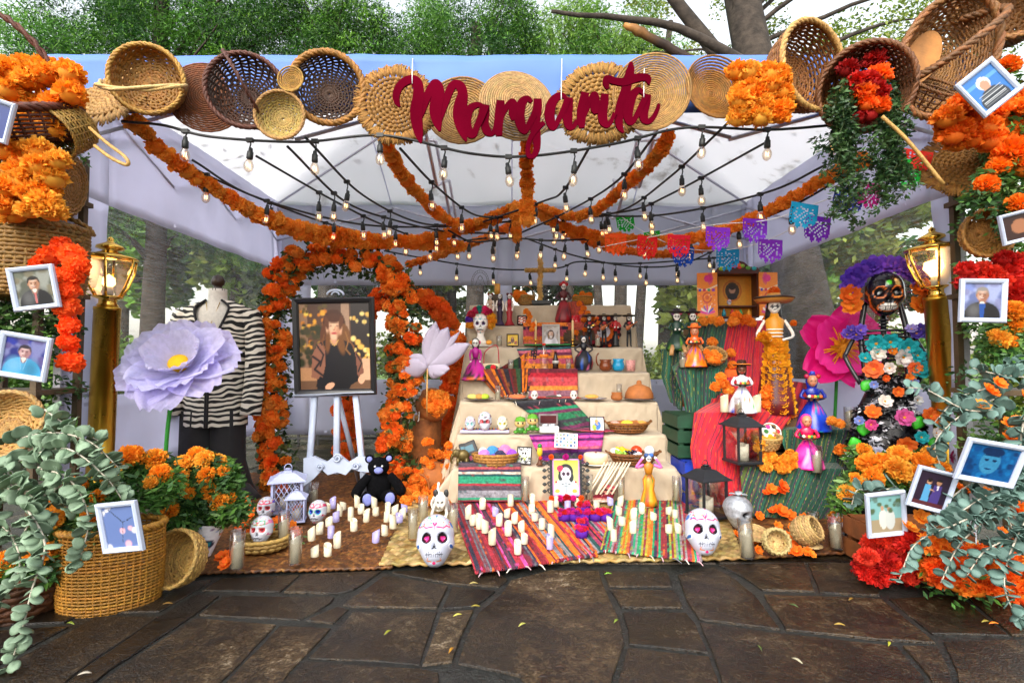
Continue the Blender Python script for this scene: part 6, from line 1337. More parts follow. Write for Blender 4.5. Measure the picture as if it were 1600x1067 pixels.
# bust with flower crown
M = A(751, 4, .09); k = AK(4, .09); t = thing('catrina_bust', 'large skull bust wearing a bright flower crown on the altar', 'bust', M @ SCL(60*k))
mb = MB(C('ece6dc')); loft(mb, [(0, 0, 0, .33, .18), (.08, 0, 0, .30, .16), (.14, 0, 0, .14, .10), (.30, 0, 0, .085, .085), (.36, 0, 0, .10, .09)], 20); mb.obj('shoulders', CHINA, t)
for i, c in enumerate(('f08a20', 'e0287a', 'e8e0d0', 'f0a030')): mb = MB(C(c)); mb.ell((-.2+.14*i, -.16, .10), (.08, .04, .06)); mb.obj('collar_flower', PAINT, t)
skull_mb(skull_cv(base='f0ece4', ring='e8e4f0', eye='1a1424', iris='6a2a8a', flo='30a0b0', acc='d04a6a'), (44, 36)).obj('head', CHINA, t, T(0, 0, .33) @ SCL(.52))
for i, (c, a) in enumerate((('6a30b0', 175), ('c02848', 145), ('d82a60', 115), ('2aa090', 95), ('e82a70', 70), ('c01c50', 48), ('f0b020', 22), ('f0a020', 2), ('f0a828', 200), ('f0b030', -24))): flower(t, (.30*math.cos(R(a)), -.02, .66+.30*math.sin(R(a))), .115, 'pom', [c])

# altar items
def jar(label, M, prof_, m, col=None, name='jar', cat='jar', lid=None, ear=False):
    t = thing(name, label, cat, M); mb = MB(C(col) if col else (.8, .8, .8)); mb.lathe(prof_, 20); mb.obj('body', m, t)
    if lid: mb = MB(C(lid[0])); mb.lathe(lid[1], 16); mb.obj('cap', PAINT, t)
    if ear: q, z = prof_[len(prof_)//2][0], prof_[len(prof_)//2][1]; mb = MB(C(col)); mb.tube([(-q*1.0-q*.5*math.sin(s), 0, z+z*.55*math.cos(s)) for s in np.linspace(.2, PI-.2, 9)], q*.12, 6); mb.obj('handle', m, t)
    return t
def pots(k, r, h): return [(r*.6*k, 0), (r*.95*k, h*.2*k), (r*k, h*.45*k), (r*.8*k, h*.8*k), (r*.95*k, h*k), (r*.85*k, h*k), (r*.7*k, h*.8*k), (r*.8*k, h*.4*k), (.001, h*.1*k)]
k = AK(3)
jar('brown clay pitcher with painted vines on the altar', A(946, 3, .08), pots(k, 10, 18), GLOSS, '7a3c1c', 'pitcher', 'pitcher', ear=True); jar('bright blue glazed mug beside the clay pitcher', A(966, 3, .08), pots(k, 9.5, 19), GLOSS, '1a90c0', 'mug', 'mug', ear=False)
jar('clear glass of pink wrapped sweets beside the blue mug', A(985, 3, .08), [(7*k, 0), (7.5*k, 17*k), (7*k, 17*k), (.001, 16*k)], mat('pink_sweets', (.62, .28, .25), rough=.4, var=.6, vscale=160), None, 'candy_jar')
COLA = mat('cola', (.02, .006, .004), rough=.08, var=0)
t = jar('small dark cola bottle with a pale label on the altar', A(868, 3, .07), [(4.5*k, 0), (5*k, 2*k), (4.5*k, 9*k), (5*k, 15*k), (2.5*k, 24*k), (1.8*k, 29*k)], COLA, None, 'soda_bottle', 'bottle', ('7a1010', [(2*k, 29*k), (2*k, 31*k), (.0005, 31*k)])); mb = MB(C('c8c4bc')); mb.lathe([(5.1*k, 12*k), (5.2*k, 16*k)], 18); mb.obj('bottle_label', PAINT, t)
t = jar('clear plastic water bottle with orange label and red cap', A(850, 3, .07), [(6.5*k, 0), (7*k, 2*k), (6.6*k, 10*k), (7*k, 22*k), (6*k, 28*k), (2.5*k, 38*k), (2.5*k, 40*k)], GLASS, None, 'water_bottle', 'bottle', ('d83018', [(2.8*k, 40*k), (2.8*k, 43*k), (.0005, 43*k)])); mb = MB(C('f07a20')); mb.lathe([(7.1*k, 21*k), (6.9*k, 26*k)], 18); mb.obj('bottle_label', PAINT, t)
for lab, px, lev, hp, dy in (('glass candle on the altar left of the yellow picture', 780, 4, 17, .08), ('glass candle in front of the brown serape', 798, 3, 18, .08), ('glass candle between cola bottle and oval catrina', 888, 3, 19, .08), ('glass candle between two skeleton musicians', 934, 4, 20, .05), ('glass candle between the two altar food plates', 778, 2, 22, .06), ('glass candle beside the clay dome dish', 967, 2, 24, .14)):
    glass_candle(lab, (A(px, lev, dy)).to_translation(), hp*AK(lev, dy), 4.5*AK(lev, dy), .62)
for lab, px in (('left tall taper candle in a brass holder beside the small photo', 837), ('right tall taper candle in a brass holder beside the small photo', 895)):
    k = AK(4, .07); t = thing('candlestick', lab, 'candlestick', A(px, 4, .07)); mb = MB(); mb.lathe([(4*k, 0), (4*k, 1*k), (1.2*k, 2*k), (1.2*k, 8*k), (3*k, 10*k), (1.8*k, 12*k)], 14); mb.obj('holder', BRASS, t); mb = MB(C('e0c088')); mb.lathe([(2*k, 11*k), (1.8*k, 40*k), (.4*k, 41*k), (.3*k, 44*k)], 10); mb.obj('taper', mat('pillar_wax', rough=.45, var=.05), t)
def stand_pic(label, M, w, h, fw, cv, m, tilt=12, name='small_picture', roll=0, cat='picture', stand=None):
    t = thing(name, label, cat, M @ T(0, 0, h/2*math.cos(R(tilt))) @ RX(-tilt) @ RY(roll)); frame_parts(t, w, h, fw, .012, m, cv)
    mb = MB(C(stand or '3a2a1c')); mb.box((0, .02, -h*.2), (w*.12, .035, h*.6)); mb.obj('easel_back', WOOD, t); return t
k = AK(4, .09); SFR = mat('silver_frame', (.45, .43, .40), rough=.4, metal=.4, var=.1); BFR = MATS['black_frame']
stand_pic('grey framed photo of a smiling long-haired woman on the altar', A(861, 4, .12), 28*k, 36*k, 3*k, person_cv(40, 52, 'b8b0a8', 'e0b090', '4a2c1c', 'e8e8ec', .42, .17, .60, hairlong=True), SFR)
stand_pic('small black framed picture with yellow background on the altar', A(801, 4, .09), 19*k, 20*k, 1.6*k, Canvas(36, 36, 'f0c010').ell(.5, .5, .16, .3, '6a3a20').ell(.5, .72, .1, .12, 'c88a50').dots(26, .06, ['2a2a18', 'c02020', '186030'], 4, (.1, .9, .1, .4)), BFR)
k = AK(1, .08); stand_pic('bright blue and white painted tile on a small stand', A(932, 1, .08), 23*k, 25*k, 1.2*k, Canvas(40, 40, 'e8ecf0').ell(.55, .45, .24, .3, '2a7ad0').ell(.48, .72, .14, .12, 'e0a060').ell(.3, .3, .14, .2, 'a0c830', 20).dots(20, .04, ['d83030', '2a50b0', 'f0b020'], 2), BFR, stand='b8843c')
k = AK(0, .08); stand_pic('dark framed skull picture on a wooden stand', A(819, 0, .09), 23*k, 27*k, 1.6*k, Canvas(40, 44, 'd8d8d8').ell(.5, .62, .26, .26, 'f4f4f4').ell(.4, .64, .08, .08, '101010').ell(.6, .64, .08, .08, '101010').dots(40, .06, ['181818', 'a0b030', '303030'], 3, (.05, .95, .02, .45)).dots(14, .05, ['202020', '5a5a60'], 9, (.1, .9, .8, .98)), BFR, stand='b8843c', roll=4)
c = Canvas(48, 40, 'f0f0ec')
for i in range(6):
    for j in range(4): c.rect(.05+i*.155, .17+i*.155, .06+j*.235, .24+j*.235, ['5a90c8', '88b8d8', '3a6aa8', 'c8d8e0', 'a0b0a0'][(i*3+j*2) % 5]); c.ell(.11+i*.155, .15+j*.235, .03, .05, ['283a60', 'c85a40', '6a8a40', 'e0b040'][(i+j*3) % 4])
t = thing('bingo_card', 'white and blue picture bingo card leaning on the purple cloth', 'card', A(884, 0, .14, .16) @ RX(-25) @ RY(4)); mb = MB((.85, .85, .85)); mb.box((0, .003, 0), (36*k, .004, 24*k)); mb.obj('card_board', MATTE, t); picture(c, 35.5*k, 23.5*k, 'card_print', t)
# mug with picture
k = AK(5); t = jar('dark mug printed with a crimson catrina picture', A(816, 5, .08), [(7*k, 0), (8*k, 1*k), (8*k, 15*k), (7.4*k, 15*k), (7*k, 3*k), (.001, 3*k)], GLOSS, '2a2024', 'mug', 'mug'); mb = MB(C('c02038')); mb.grid(lambda u, v: (8.15*k*math.sin((u-.5)*1.6), -8.15*k*math.cos((u-.5)*1.6), (2+11*v)*k), 10, 8, lambda u, v: C(['c02038', 'e8e0d8', '301018', 'd87030'][int(u*4+v*6*1.7) % 4])); mb.obj('print', GLOSS, t)
jar('red glass votive jar with a white emblem on the altar', A(901, 5, .06), [(7*k, 0), (8*k, 2*k), (8*k, 15*k), (7.5*k, 15*k), (.001, 14*k)], mat('red_glass', (.5, .01, .02), rough=.1, var=.2), None, 'votive_jar')
# top of altar
k = AK(6, .14); M = A(750, 6, .14)
t = thing('wire_saint', 'fine wire outline of a robed saint in a rayed oval', 'wire ornament', M); mb = MB()
for r in (1.0, .82): mb.tube([(r*14*k*math.cos(a), 0, 34*k+r*21*k*math.sin(a)) for a in np.linspace(-.9, PI+.9, 26)], .0016, 4)
for a in np.linspace(-.7, PI+.7, 22): mb.tube([(11.5*k*math.cos(a), 0, 34*k+17*k*math.sin(a)), (14*k*math.cos(a), 0, 34*k+21*k*math.sin(a))], .0012, 4)
mb.tube([(-7*k, 0, 16*k), (-8*k, 0, 30*k), (-3*k, 0, 44*k), (0, 0, 47*k), (3*k, 0, 44*k), (8*k, 0, 30*k), (7*k, 0, 16*k), (-7*k, 0, 16*k)], .0016, 4); mb.tube([(3*k*math.cos(a), 0, 42*k+3.4*k*math.sin(a)) for a in np.linspace(0, TAU, 13)], .0014, 4); mb.tube([(-4*k, 0, 28*k), (0, 0, 34*k), (4*k, 0, 28*k)], .0014, 4); mb.tube([(0, 0, 0), (0, 0, 16*k)], .0022, 4); mb.obj('wire', mat('dark_wire', (.05, .05, .05), rough=.4, var=0), t)
t = thing('pillar_candle', 'amber pillar candle on a dark wooden block', 'candle', A(777, 6, .14)); mb = MB(C('4a3c28')); mb.box((0, 0, 8*k), (16*k, 16*k, 16*k), bev=k); mb.obj('block', WOOD, t); mb = MB(C('d89838')); mb.lathe([(4.5*k, 16*k), (4.5*k, 33*k), (3*k, 32*k), (.001, 31*k)], 14); mb.obj('wax', mat('pillar_wax', rough=.45, var=.05), t)
b = basket('small straw basket on the altar top left of the cross', A(822, 6, .12), 13*k, 13*k, 'c0904a', 9, 18, .8, 'c89a50', handle=(16*k, 0), mats=STRAW)
t = thing('flower_bunch', 'orange marigolds filling the small altar top basket', 'flowers')
for i in range(12): flower(t, A(822, 6, .10).to_translation()+Vector((random.uniform(-17, 17)*k, random.uniform(-.03, .02), (13+random.uniform(-8, 6))*k)), 5.5*k, 'pom', ORG)
basket('golden basket on the altar top right of the cross', A(911, 6, .10), 15*k, 11*k, 'd09030', 9, 20, .8, 'c8882c', mats=STRAW)
t = thing('flower_bunch', 'orange blossoms in the golden basket at the altar top', 'flowers')
for i in range(9): flower(t, A(910, 6, .10).to_translation()+Vector((random.uniform(-12, 14)*k, random.uniform(-.03, .02), (12+random.uniform(-2, 6))*k)), 5*k, 'pom', ORG)
t = thing('straw_cross', 'tall cross covered in pale straw flowers on a black base', 'cross', A(844, 6, .13)); mb = MB(); mb.box((0, 0, 3*k), (34*k, 22*k, 6*k), bev=.003); mb.obj('base', BLACK, t)
mb = MB(C('a8803c')); mb.box((0, 0, 38*k), (6*k, 4*k, 66*k)); mb.box((0, -.001, 54*k), (46*k, 4.2*k, 6*k)); mb.obj('cross_core', WOOD, t)
for z in np.linspace(8, 70, 13): place(pom('pom', 'ffe09a', 1), 'straw_flower', t, T(random.uniform(-1, 1)*k, -2*k, z*k) @ SCL(4.6*k))
for x in (-21, -16, -11, -6, 6, 11, 16, 21): place(pom('pom', 'f8d48a', 2), 'straw_flower', t, T(x*k, -2*k, 54*k) @ SCL(4.2*k))
# rosette
k = AK(5, -.02); t = thing('paper_rosette', 'round orange and maroon cut paper rosette with a small cross', 'rosette', A(943, 4, .21, .14) @ RX(80)); 
def scal(r, n, c, z, d): mb = MB(C(c)); mb.prism([(r*(1+d*abs(math.sin(a*n/2)))*math.cos(a), r*(1+d*abs(math.sin(a*n/2)))*math.sin(a)) for a in np.linspace(0, TAU, 121)[:-1]], z, z+.003); return mb
scal(25*k, 16, '3a1420', 0, .14).obj('outer_ring', PAPER, t)
for i in range(16): a = TAU*i/16; mb = MB(C('e85a14' if i % 2 else 'a02030')); mb.prism([(23.5*k*math.cos(a)+3*k*math.cos(s), 23.5*k*math.sin(a)+3*k*math.sin(s)) for s in np.linspace(0, TAU, 9)[:-1]], .0035, .0055); mb.obj('paper_dot', PAPER, t)
scal(15*k, 14, 'f07018', .006, .1).obj('middle_ring', PAPER, t); scal(10*k, 12, 'e8e4ec', .010, .04).obj('centre_disc', PAPER, t)
mb = MB(C('b08a4a')); mb.box((0, -.5*k, .016), (2*k, 12*k, .004)); mb.box((0, 1.5*k, .0165), (7*k, 2*k, .004)); mb.obj('cross', PAINT, t)
for lab, pts in (('cluster of orange marigolds beside the paper rosette', [(x, y, 4.58) for x, y in ((905,475),(912,482),(918,490),(908,488),(926,498),(935,505),(912,500),(920,512),(900,520),(913,515))]), ('orange marigold trail down the altar steps by the photo', [(822,487,4.5),(828,495,4.5),(826,502,4.45),(833,508,4.45),(831,515,4.42),(826,490,4.5)])): bunch(lab, pts, .028, 'pom', ORG)
# bag
k = AK(3, .04); t = thing('woven_bag', 'small cream bag with a red rose and red strap on the altar', 'bag', A(768, 3, .03)); mb = MB(C('e0d0a8')); loft(mb, [(0, 0, 0, 11*k, 5*k), (6*k, 0, 0, 13*k, 6*k), (12*k, 0, 0, 13*k, 5*k)], 20); mb.obj('bag_body', CLOTH, t); mb = MB(C('1c5a34')); mb.ell((0, -5.6*k, 6*k), (10*k, 1*k, 4.5*k)); mb.obj('leaf_patch', CLOTH, t); mb = MB(C('c81824')); mb.ell((3*k, -6.6*k, 6*k), (4.5*k, 1*k, 4.5*k)); mb.obj('rose_patch', CLOTH, t); mb = MB(C('b01830')); mb.tube(crom([(-12*k, 0, 11*k), (-10*k, 3*k, 30*k), (8*k, 4*k, 40*k), (12*k, 0, 11*k)], 6), .8*k, 5); mb.obj('strap', CLOTH, t)
# plates and food
def plate(label, px, lev, r, rim, food, dy=.08):
    k = AK(lev, dy); t = thing('plate', label, 'plate', A(px, lev, dy)); mb = MB(); mb.lathe([(r*.5*k, 0, C('e8e8ec')), (r*.95*k, 2*k, C(rim)), (r*k, 3*k, C(rim)), (r*.9*k, 2.6*k, C(rim)), (r*.55*k, 1*k, C('e8e8ec')), (.001, 1*k, C('e8e8ec'))], 28); mb.obj('dish', GLOSS, t)
    for i, (nm, lb, cat, c, x, z, rr) in enumerate(food): mb = MB(jit(C(c), .08)); mb.ell((x*k, 0, (2+z)*k), (rr[0]*k, rr[1]*k, rr[2]*k), None, 14, 10); mb.v = [(q[0], q[1], q[2]+.4*k*math.sin(q[0]*300+q[1]*200)) for q in mb.v]; tag(mb.obj(nm, MATTE, None, A(px, lev, dy)), lb, cat)
plate('dark rimmed plate of tamales at the left of the altar', 748, 2, 23, '201828', [('tamale', 'yellow tamale at the left end of the altar plate', 'tamale', 'd8d070', -10, 3, (8, 6, 4)), ('tamale', 'brown-topped tamale in the middle of the altar plate', 'tamale', 'c08a40', 1, 3, (7, 6, 4)), ('tamale', 'lime green tamale at the right of the altar plate', 'tamale', 'a8c030', 10, 3, (7, 6, 4.4))])
plate('dark rimmed plate with a red folded taco on the altar', 808, 2, 23, '201828', [('folded_taco', 'red folded taco with greens on a dark plate', 'food', 'd07040', 0, 3, (14, 7, 3.4))])
plate('dark plate of rice and egg between the skull cups', 865, 2, 20, '181420', [('rice_mound', 'mound of dark rice with white egg slices', 'food', '4a4438', 0, 2, (13, 7, 2.6)), ('boiled_egg', 'halved boiled egg on the dark rice plate', 'egg', 'f0ead8', 8, 4, (4, 3, 2))])
plate('blue rimmed plate with a golden quesadilla', 926, 2, 22, '3a3058', [('quesadilla', 'golden folded quesadilla on a blue rimmed plate', 'food', 'd8a850', -2, 3, (11, 7, 3.4))])
plate('wide plate under the clay dome dish', 998, 2, 25, '302840', [])
k = AK(2, .09); jar('brown clay dome lid with a knob on its plate', A(998, 2, .09, .012), [(21*k, 0), (22*k, 2*k), (21*k, 9*k), (16*k, 18*k), (6*k, 22*k), (4*k, 23*k), (4*k, 26*k), (3*k, 28*k), (.001, 29*k)], CLAY, None, 'clay_dome', 'dish')
jar('tiny clay pot with two ears on the altar', A(963, 2, .03), pots(k, 9, 12), CLAY, '7a3418', 'clay_pot', 'pot')
for lab, px in (('small white skull cup left of the rice plate', 835), ('small white skull cup right of the rice plate', 896)): skull(lab, A(px, 2, .03), 15*k, skull_cv(base='ece4dc', eye='1a1414', flo='c82030', acc='c89a70', n=50), (26, 20))
# tray with three skulls
k = AK(1, .09); t = thing('bead_tray', 'long beaded tray under three small painted skulls', 'tray', A(758, 1, .09)); mb = MB(C('b8b0d0')); mb.box((0, 0, 2*k), (76*k, 18*k, 4*k), bev=k); mb.obj('tray_board', MATTE, t)
for i in range(30): mb = MB(C(['b05a30', '2a6a8a', '8a2a4a', 'c8a040', '303040'][i % 5])); mb.ell(((-36+i*2.5)*k, random.uniform(2, 6)*k, 5*k), 1.6*k, None, 6, 4); mb.obj('bead', PAINT, t)
skull('small painted skull with teal eyes and pink bow, left on the tray', A(735, 1, .07, .022), 22*k, skull_cv(eye='2aa0a0', iris='e8f0f0', flo='e03a80', acc='3a3a48', n=50), (30, 24)); skull('painted skull with big red eyes, middle on the tray', A(758, 1, .07, .022), 29*k, skull_cv(eye='b81020', iris='f0a0a8', ring='301018', flo='282838', acc='7a2a3a', n=50), (30, 24)); skull('small painted skull with yellow chin, right on the tray', A(785, 1, .07, .022), 22*k, skull_cv(base='f0ecd0', eye='c8b020', iris='2a6a50', flo='f0b020', acc='205a80', n=50), (30, 24))
# frogs, jewel box, bread, fruit, cake, yarn, elephant, parrot
def frog(label, px, dz, s):
    k = AK(1, .07)*s; t = thing('frog_figurine', label, 'figurine', A(px, 1, .06, dz)); mb = MB(C('3a7a2a')); mb.ell((0, 0, 6*k), (7*k, 6*k, 6*k)); mb.obj('body', GLOSS, t); mb = MB(C('d0b070')); mb.ell((0, -2*k, 16*k), (9*k, 7*k, 7*k)); mb.obj('head', GLOSS, t)
    mb = MB(C('5a9a2c')); mb.lathe([(10*k, 20*k), (8*k, 21*k), (7*k, 25*k), (.001, 27*k)], 14); mb.obj('cap', GLOSS, t)
    for sx in (-1, 1): mb = MB(C('4a8a2a')); mb.ell((sx*7*k, -2*k, 3*k), (4*k, 5*k, 3*k)); mb.obj('foot', GLOSS, t); mb = MB(C('181810')); mb.ell((sx*3.5*k, -8.4*k, 17*k), (1.4*k, .8*k, 1.6*k)); mb.obj('eye', GLOSS, t)
frog('green capped frog child figurine, left of the pair', 813, 0, 1.0); frog('green capped frog child figurine, right of the pair', 832, .02, 1.0)
k = AK(1, .1); t = thing('jewel_box', 'open silver jewel box lined in dark red', 'box', A(857, 1, .10)); mb = MB(); mb.box((0, 0, 5*k), (31*k, 18*k, 10*k), bev=1.2*k); mb.obj('box_body', SILVER, t); mb = MB(C('988c8c')); mb.box((0, 9*k, 19*k), (31*k, 3*k, 17*k), bev=k); mb.obj('open_lid', SILVER, t); mb = MB(C('4a0c10')); mb.box((0, 7.2*k, 19*k), (25*k, .8*k, 12*k)); mb.obj('lid_lining', CLOTH, t)
for i in range(8): mb = MB(C('c8d8e8')); mb.ell((random.uniform(-9, 9)*k, random.uniform(-5, 5)*k, 11*k), 1.8*k, None, 7, 5); mb.obj('pearl', GLOSS, t)
def oval_basket(label, px, lev, w, h, col, dy=.09):
    k = AK(lev, dy); t = basket(label, A(px, lev, dy), w*k, h*k, col, 9, 26, .72, col, oval=(1, .62), rad=h*k/9*.7)
    for sx in (-1, 1): mb = twist([Vector((sx*w*k*1.0, -5*k, h*k)), Vector((sx*w*k*1.18, -3*k, (h+4)*k)), Vector((sx*w*k*1.18, 3*k, (h+4)*k)), Vector((sx*w*k*1.0, 5*k, h*k))], 1.6*k, 2, 2, C(col)); mb.obj('handle', WICKER, t)
    return k
k = oval_basket('oval brown basket of sweet breads on the altar right', 980, 1, 31, 14, '8a5420')
for lab, c, x, y, r in (('pink sugared sweet bun in the bread basket', 'd8a090', -20, 0, 8), ('brown round loaf at the back of the bread basket', '9a6030', -8, 7, 9), ('yellow shell-patterned sweet bun in the bread basket', 'f0b838', -1, -3, 10.5), ('brown roll in the middle of the bread basket', 'a86a30', 11, 5, 9), ('golden glazed roll at the right of bread basket', 'd89440', 21, 0, 9), ('dark roll front right in the bread basket', '9a5c28', 12, -6, 7)): mb = MB(C(c)); mb.ell((0, 0, 0), (r*k, r*.9*k, r*.62*k), None, 16, 10); mb.v = [(q[0], q[1], q[2]+.25*r*.1*k*math.sin(q[0]*2.2/k*.4)) for q in mb.v]; tag(mb.obj('sweet_bread', MATTE, None, A(980+x, 1, .09+y*k, 14*k)), lab, 'bread')
k = oval_basket('oval brown basket of fruit on the lower altar step', 988, 0, 36, 16, '8a5420')
def fruit(nm, lab, c, x, y, z, r, cat=None): mb = MB(C(c)); mb.ell((0, 0, 0), tuple(q*k for q in r), None, 14, 10); return tag(mb.obj(nm, GLOSS, None, A(988+x, 0, .09+y*k, (16+z)*k)), lab, cat or nm)
fruit('tomato', 'shiny red tomato at the back of the fruit basket', 'd83a14', 5, 4, 5, (9, 9, 8)); fruit('apple', 'pale pear-white fruit in front of the fruit basket', 'd8dce8', 6, -8, 0, (8, 7, 6)); fruit('white_sculpture_egg', 'white speckled egg at the right of the fruit basket', 'e0e4e8', 25, 2, 5, (8, 6, 8), 'egg'); fruit('onion', 'white onion at the left of the fruit basket', 'd8d0c0', -28, 3, 4, (9, 8, 6))
t = thing('banana_bunch', 'two yellow bananas lying across the fruit basket', 'bananas', A(972, 0, .10, 20*k))
for q in (0, 1): mb = MB(C('e8b010')); mb.tube(crom([(-12*k+q*8*k, q*3*k, 6*k), (-2*k+q*8*k, q*3*k, 0), (14*k+q*8*k, q*3*k, -3*k)], 5), [1.2*k]+[3.6*k]*9+[1.2*k], 8); mb.obj('banana', GLOSS, t)
for lab, c, x in (('bunch of green grapes in the fruit basket', '8ab040', -18), ('bunch of black grapes in the fruit basket', '180c24', -4)):
    t = thing('grape_bunch', lab, 'grapes', A(988+x, 0, .06, 15*k))
    for i in range(14): mb = MB(jit(C(c), .15)); mb.ell((random.uniform(-8, 8)*k, random.uniform(-4, 3)*k, random.uniform(0, 7)*k), 2.7*k, None, 8, 6); mb.obj('grape', GLOSS, t)
k = AK(0, .08); t = thing('cream_cake', 'round pale layered cake on a white plate', 'cake', A(930, 0, .08)); mb = MB(C('ded8d0')); mb.lathe([(14*k, 0), (23*k, 2*k), (22*k, 2.6*k), (.001, 2*k)], 26); mb.obj('cake_plate', GLOSS, t); mb = MB(C('d8b890')); mb.lathe([(18*k, 2*k, C('c89a68')), (19*k, 6*k, C('dcb88c')), (19*k, 14*k, C('e0c8a8')), (17*k, 17*k, C('e8d8c0')), (.001, 17.5*k, C('e8d8c0'))], 26, ripple=lambda a, v: .02*math.sin(9*a)); mb.obj('cake_body', MATTE, t); mb = MB(C('5a2418')); mb.ell((0, 0, 18*k), 1.6*k); mb.obj('topping', MATTE, t)
basket('low oval straw basket of coloured yarn on the altar', A(774, 0, .04), 33*k, 17*k, 'b8843c', 10, 26, .75, 'c08c44', oval=(1, .6), mats=STRAW)
for lab, c, x, y, z, r in (('lavender ball of yarn at the left of the yarn basket', 'b878c8', -17, -4, 17, 9), ('blue ball of yarn in the yarn basket', '3a88c0', -4, 4, 20, 10), ('pink ball of yarn at the top of the yarn basket', 'd878a8', 15, 3, 22, 10), ('violet ball of yarn at the right of the yarn basket', '8a3cc8', 25, -2, 17, 9), ('navy ball of yarn in front of the yarn basket', '1c1c48', 8, -6, 15, 10), ('small white ball of yarn at the back of the yarn basket', 'd8d8e0', -19, 7, 20, 7), ('small dark red ball of yarn between pink and blue', '901c38', 4, 7, 22, 5), ('purple ball of yarn in front of the navy one', '6a34b0', -2, -9, 14, 6)):
    t = thing('yarn_ball', lab, 'yarn', A(774+x, 0, .04+y*k, z*k)); mb = MB(C(c)); mb.ell((0, 0, 0), r*k, None, 14, 10)
    for i in range(9): mb.M = Euler((random.uniform(0, 6), random.uniform(0, 6), 0)).to_matrix().to_4x4(); mb.tube([(r*k*math.cos(a), r*k*math.sin(a), random.uniform(-.2, .2)*r*k*.2) for a in np.linspace(0, TAU, 17)[:-1]], r*k*.07, 4, closed=True)
    mb.obj('yarn', CLOTH, t)
t = thing('elephant_figurine', 'small olive-bronze elephant figurine at the altar left edge', 'figurine', A(722, 0, .05)); mb = MB(C('6a5a30')); mb.ell((2*k, 0, 15*k), (10*k, 7*k, 9*k)); mb.obj('body', SILVER, t); mb = MB(C('6a5a30')); mb.ell((-9*k, 0, 18*k), (6*k, 5*k, 6.5*k)); mb.tube(crom([(-13*k, -2*k, 17*k), (-16*k, -2*k, 9*k), (-15*k, -2*k, 3*k)], 5), [2.6*k]*5+[1.6*k]*6, 8); mb.obj('head_and_trunk', SILVER, t)
for x in (-5, 8):
    for y in (-4, 4): mb = MB(C('62522c')); mb.tube([(x*k, y*k, 12*k), (x*k, y*k, 0)], 3*k, 8); mb.obj('leg', SILVER, t)
for y in (-1, 1): mb = MB(C('5a4c28')); mb.ell((-6*k, y*5*k, 18*k), (4*k, 1.2*k, 5.5*k)); mb.obj('ear', SILVER, t)
for lab, px, h, w, r in (('tall black box with a printed window behind the yarn', 742, 34, 24, -22), ('slim black box leaning beside the elephant', 728, 30, 11, -12)):
    t = thing('black_box', lab, 'box', A(px, 0, .14) @ RX(-12) @ RY(r)); mb = MB((.012, .012, .016)); mb.box((0, 0, h/2*k), (w*k, 6*k, h*k), bev=k); mb.obj('box_body', PAINT, t); mb = MB(C('3a6878')); mb.box((0, -3.1*k, h*.68*k), (w*.6*k, .4*k, h*.3*k)); mb.obj('window', GLOSS, t); mb = MB(C('a83a60')); mb.box((0, -3.1*k, h*.25*k), (w*.4*k, .4*k, h*.2*k)); mb.obj('emblem', PAINT, t)
t = thing('parrot_figurine', 'small green and yellow parrot on a flowered perch', 'figurine', A(843, 0, .06)); mb = MB(C('5a3420')); mb.lathe([(6*k, 0), (4*k, 3*k), (2*k, 10*k)], 12); mb.obj('perch', WOOD, t); mb = MB(C('c0b020')); mb.ell((0, 0, 20*k), (4.5*k, 4*k, 8*k)); mb.obj('body', PAINT, t); mb = MB(C('2a7a3a')); mb.ell((0, 0, 29*k), (3.6*k, 3.6*k, 3.8*k)); mb.obj('head', PAINT, t); mb = MB(C('c02020')); mb.ell((1*k, -3*k, 11*k), 3*k); mb.obj('flower', PAINT, t)
# framed skull poster
k = 3.36/800; t = thing('scroll_frame', 'upright black scroll-edged frame with a flower-haired skull print', 'framed picture', T(P(885, 784, 3.36)) @ RX(-8)); W, H = 38*k, 52*k; cz = 37*k
c = Canvas(64, 84, 'e0e030'); c.grad('d8e038', 'c8e0b8'); c.ell(.5, .18, .48, .30, 'd8e8f0'); c.ell(.5, .66, .30, .24, '14141a'); c.ell(.28, .52, .10, .12, '14141a'); c.ell(.72, .50, .10, .14, '14141a'); c.ell(.5, .60, .21, .19, 'f0e8f0'); c.rect(.40, .60, .38, .50, 'f0e8f0'); c.ell(.5, .40, .12, .05, 'f0e8f0')
for sx in (-1, 1): c.ell(.5+sx*.09, .60, .075, .055, '501850'); c.ell(.5+sx*.09, .60, .04, .03, '100810'); c.line([(.5+sx*.03, .32), (.5+sx*.18, .30)], .01, '303038'); c.line([(.5+sx*.03, .24), (.5+sx*.16, .22)], .01, '303038'); c.ell(.5+sx*.40, .36, .045, .035, 'c02020')
c.ell(.5, .53, .02, .02, '201018'); c.line([(.41, .44), (.59, .44)], .008, '302830'); c.line([(.5, .38), (.5, .06)], .014, '404048'); c.ell(.26, .76, .13, .09, 'e01c58'); c.ell(.26, .76, .05, .035, 'a01038'); c.ell(.5, .70, .02, .018, 'd02040'); c.ell(.15, .1, .1, .06, 'c8b840'); c.ell(.85, .1, .1, .06, 'c8b840')
picture(c, W, H, 'skull_print', t, T(0, -.008, cz)); mb = MB((.015, .015, .02)); mb.box((0, 0, cz), (W+12*k, .01, H+14*k)); mb.obj('back_board', PAINT, t)
for (w_, h_, x, z) in ((W+2*k, 2*k, 0, H/2+k), (W+2*k, 2*k, 0, -H/2-k), (2*k, H, W/2+k, 0), (2*k, H, -W/2-k, 0)): mb = MB(C('b07ab0')); mb.box((x, -.008, cz+z), (w_, .008, h_)); mb.obj('inner_border', PAINT, t)
def spiral(x, z, r, s): mb = MB((.015, .02, .02)); mb.tube([(x+s*r*(1-a/16)*math.cos(a), -.006, z+r*(1-a/16)*math.sin(a)) for a in np.linspace(0, 12, 30)], r*.16, 6); mb.obj('scroll', PAINT, t)
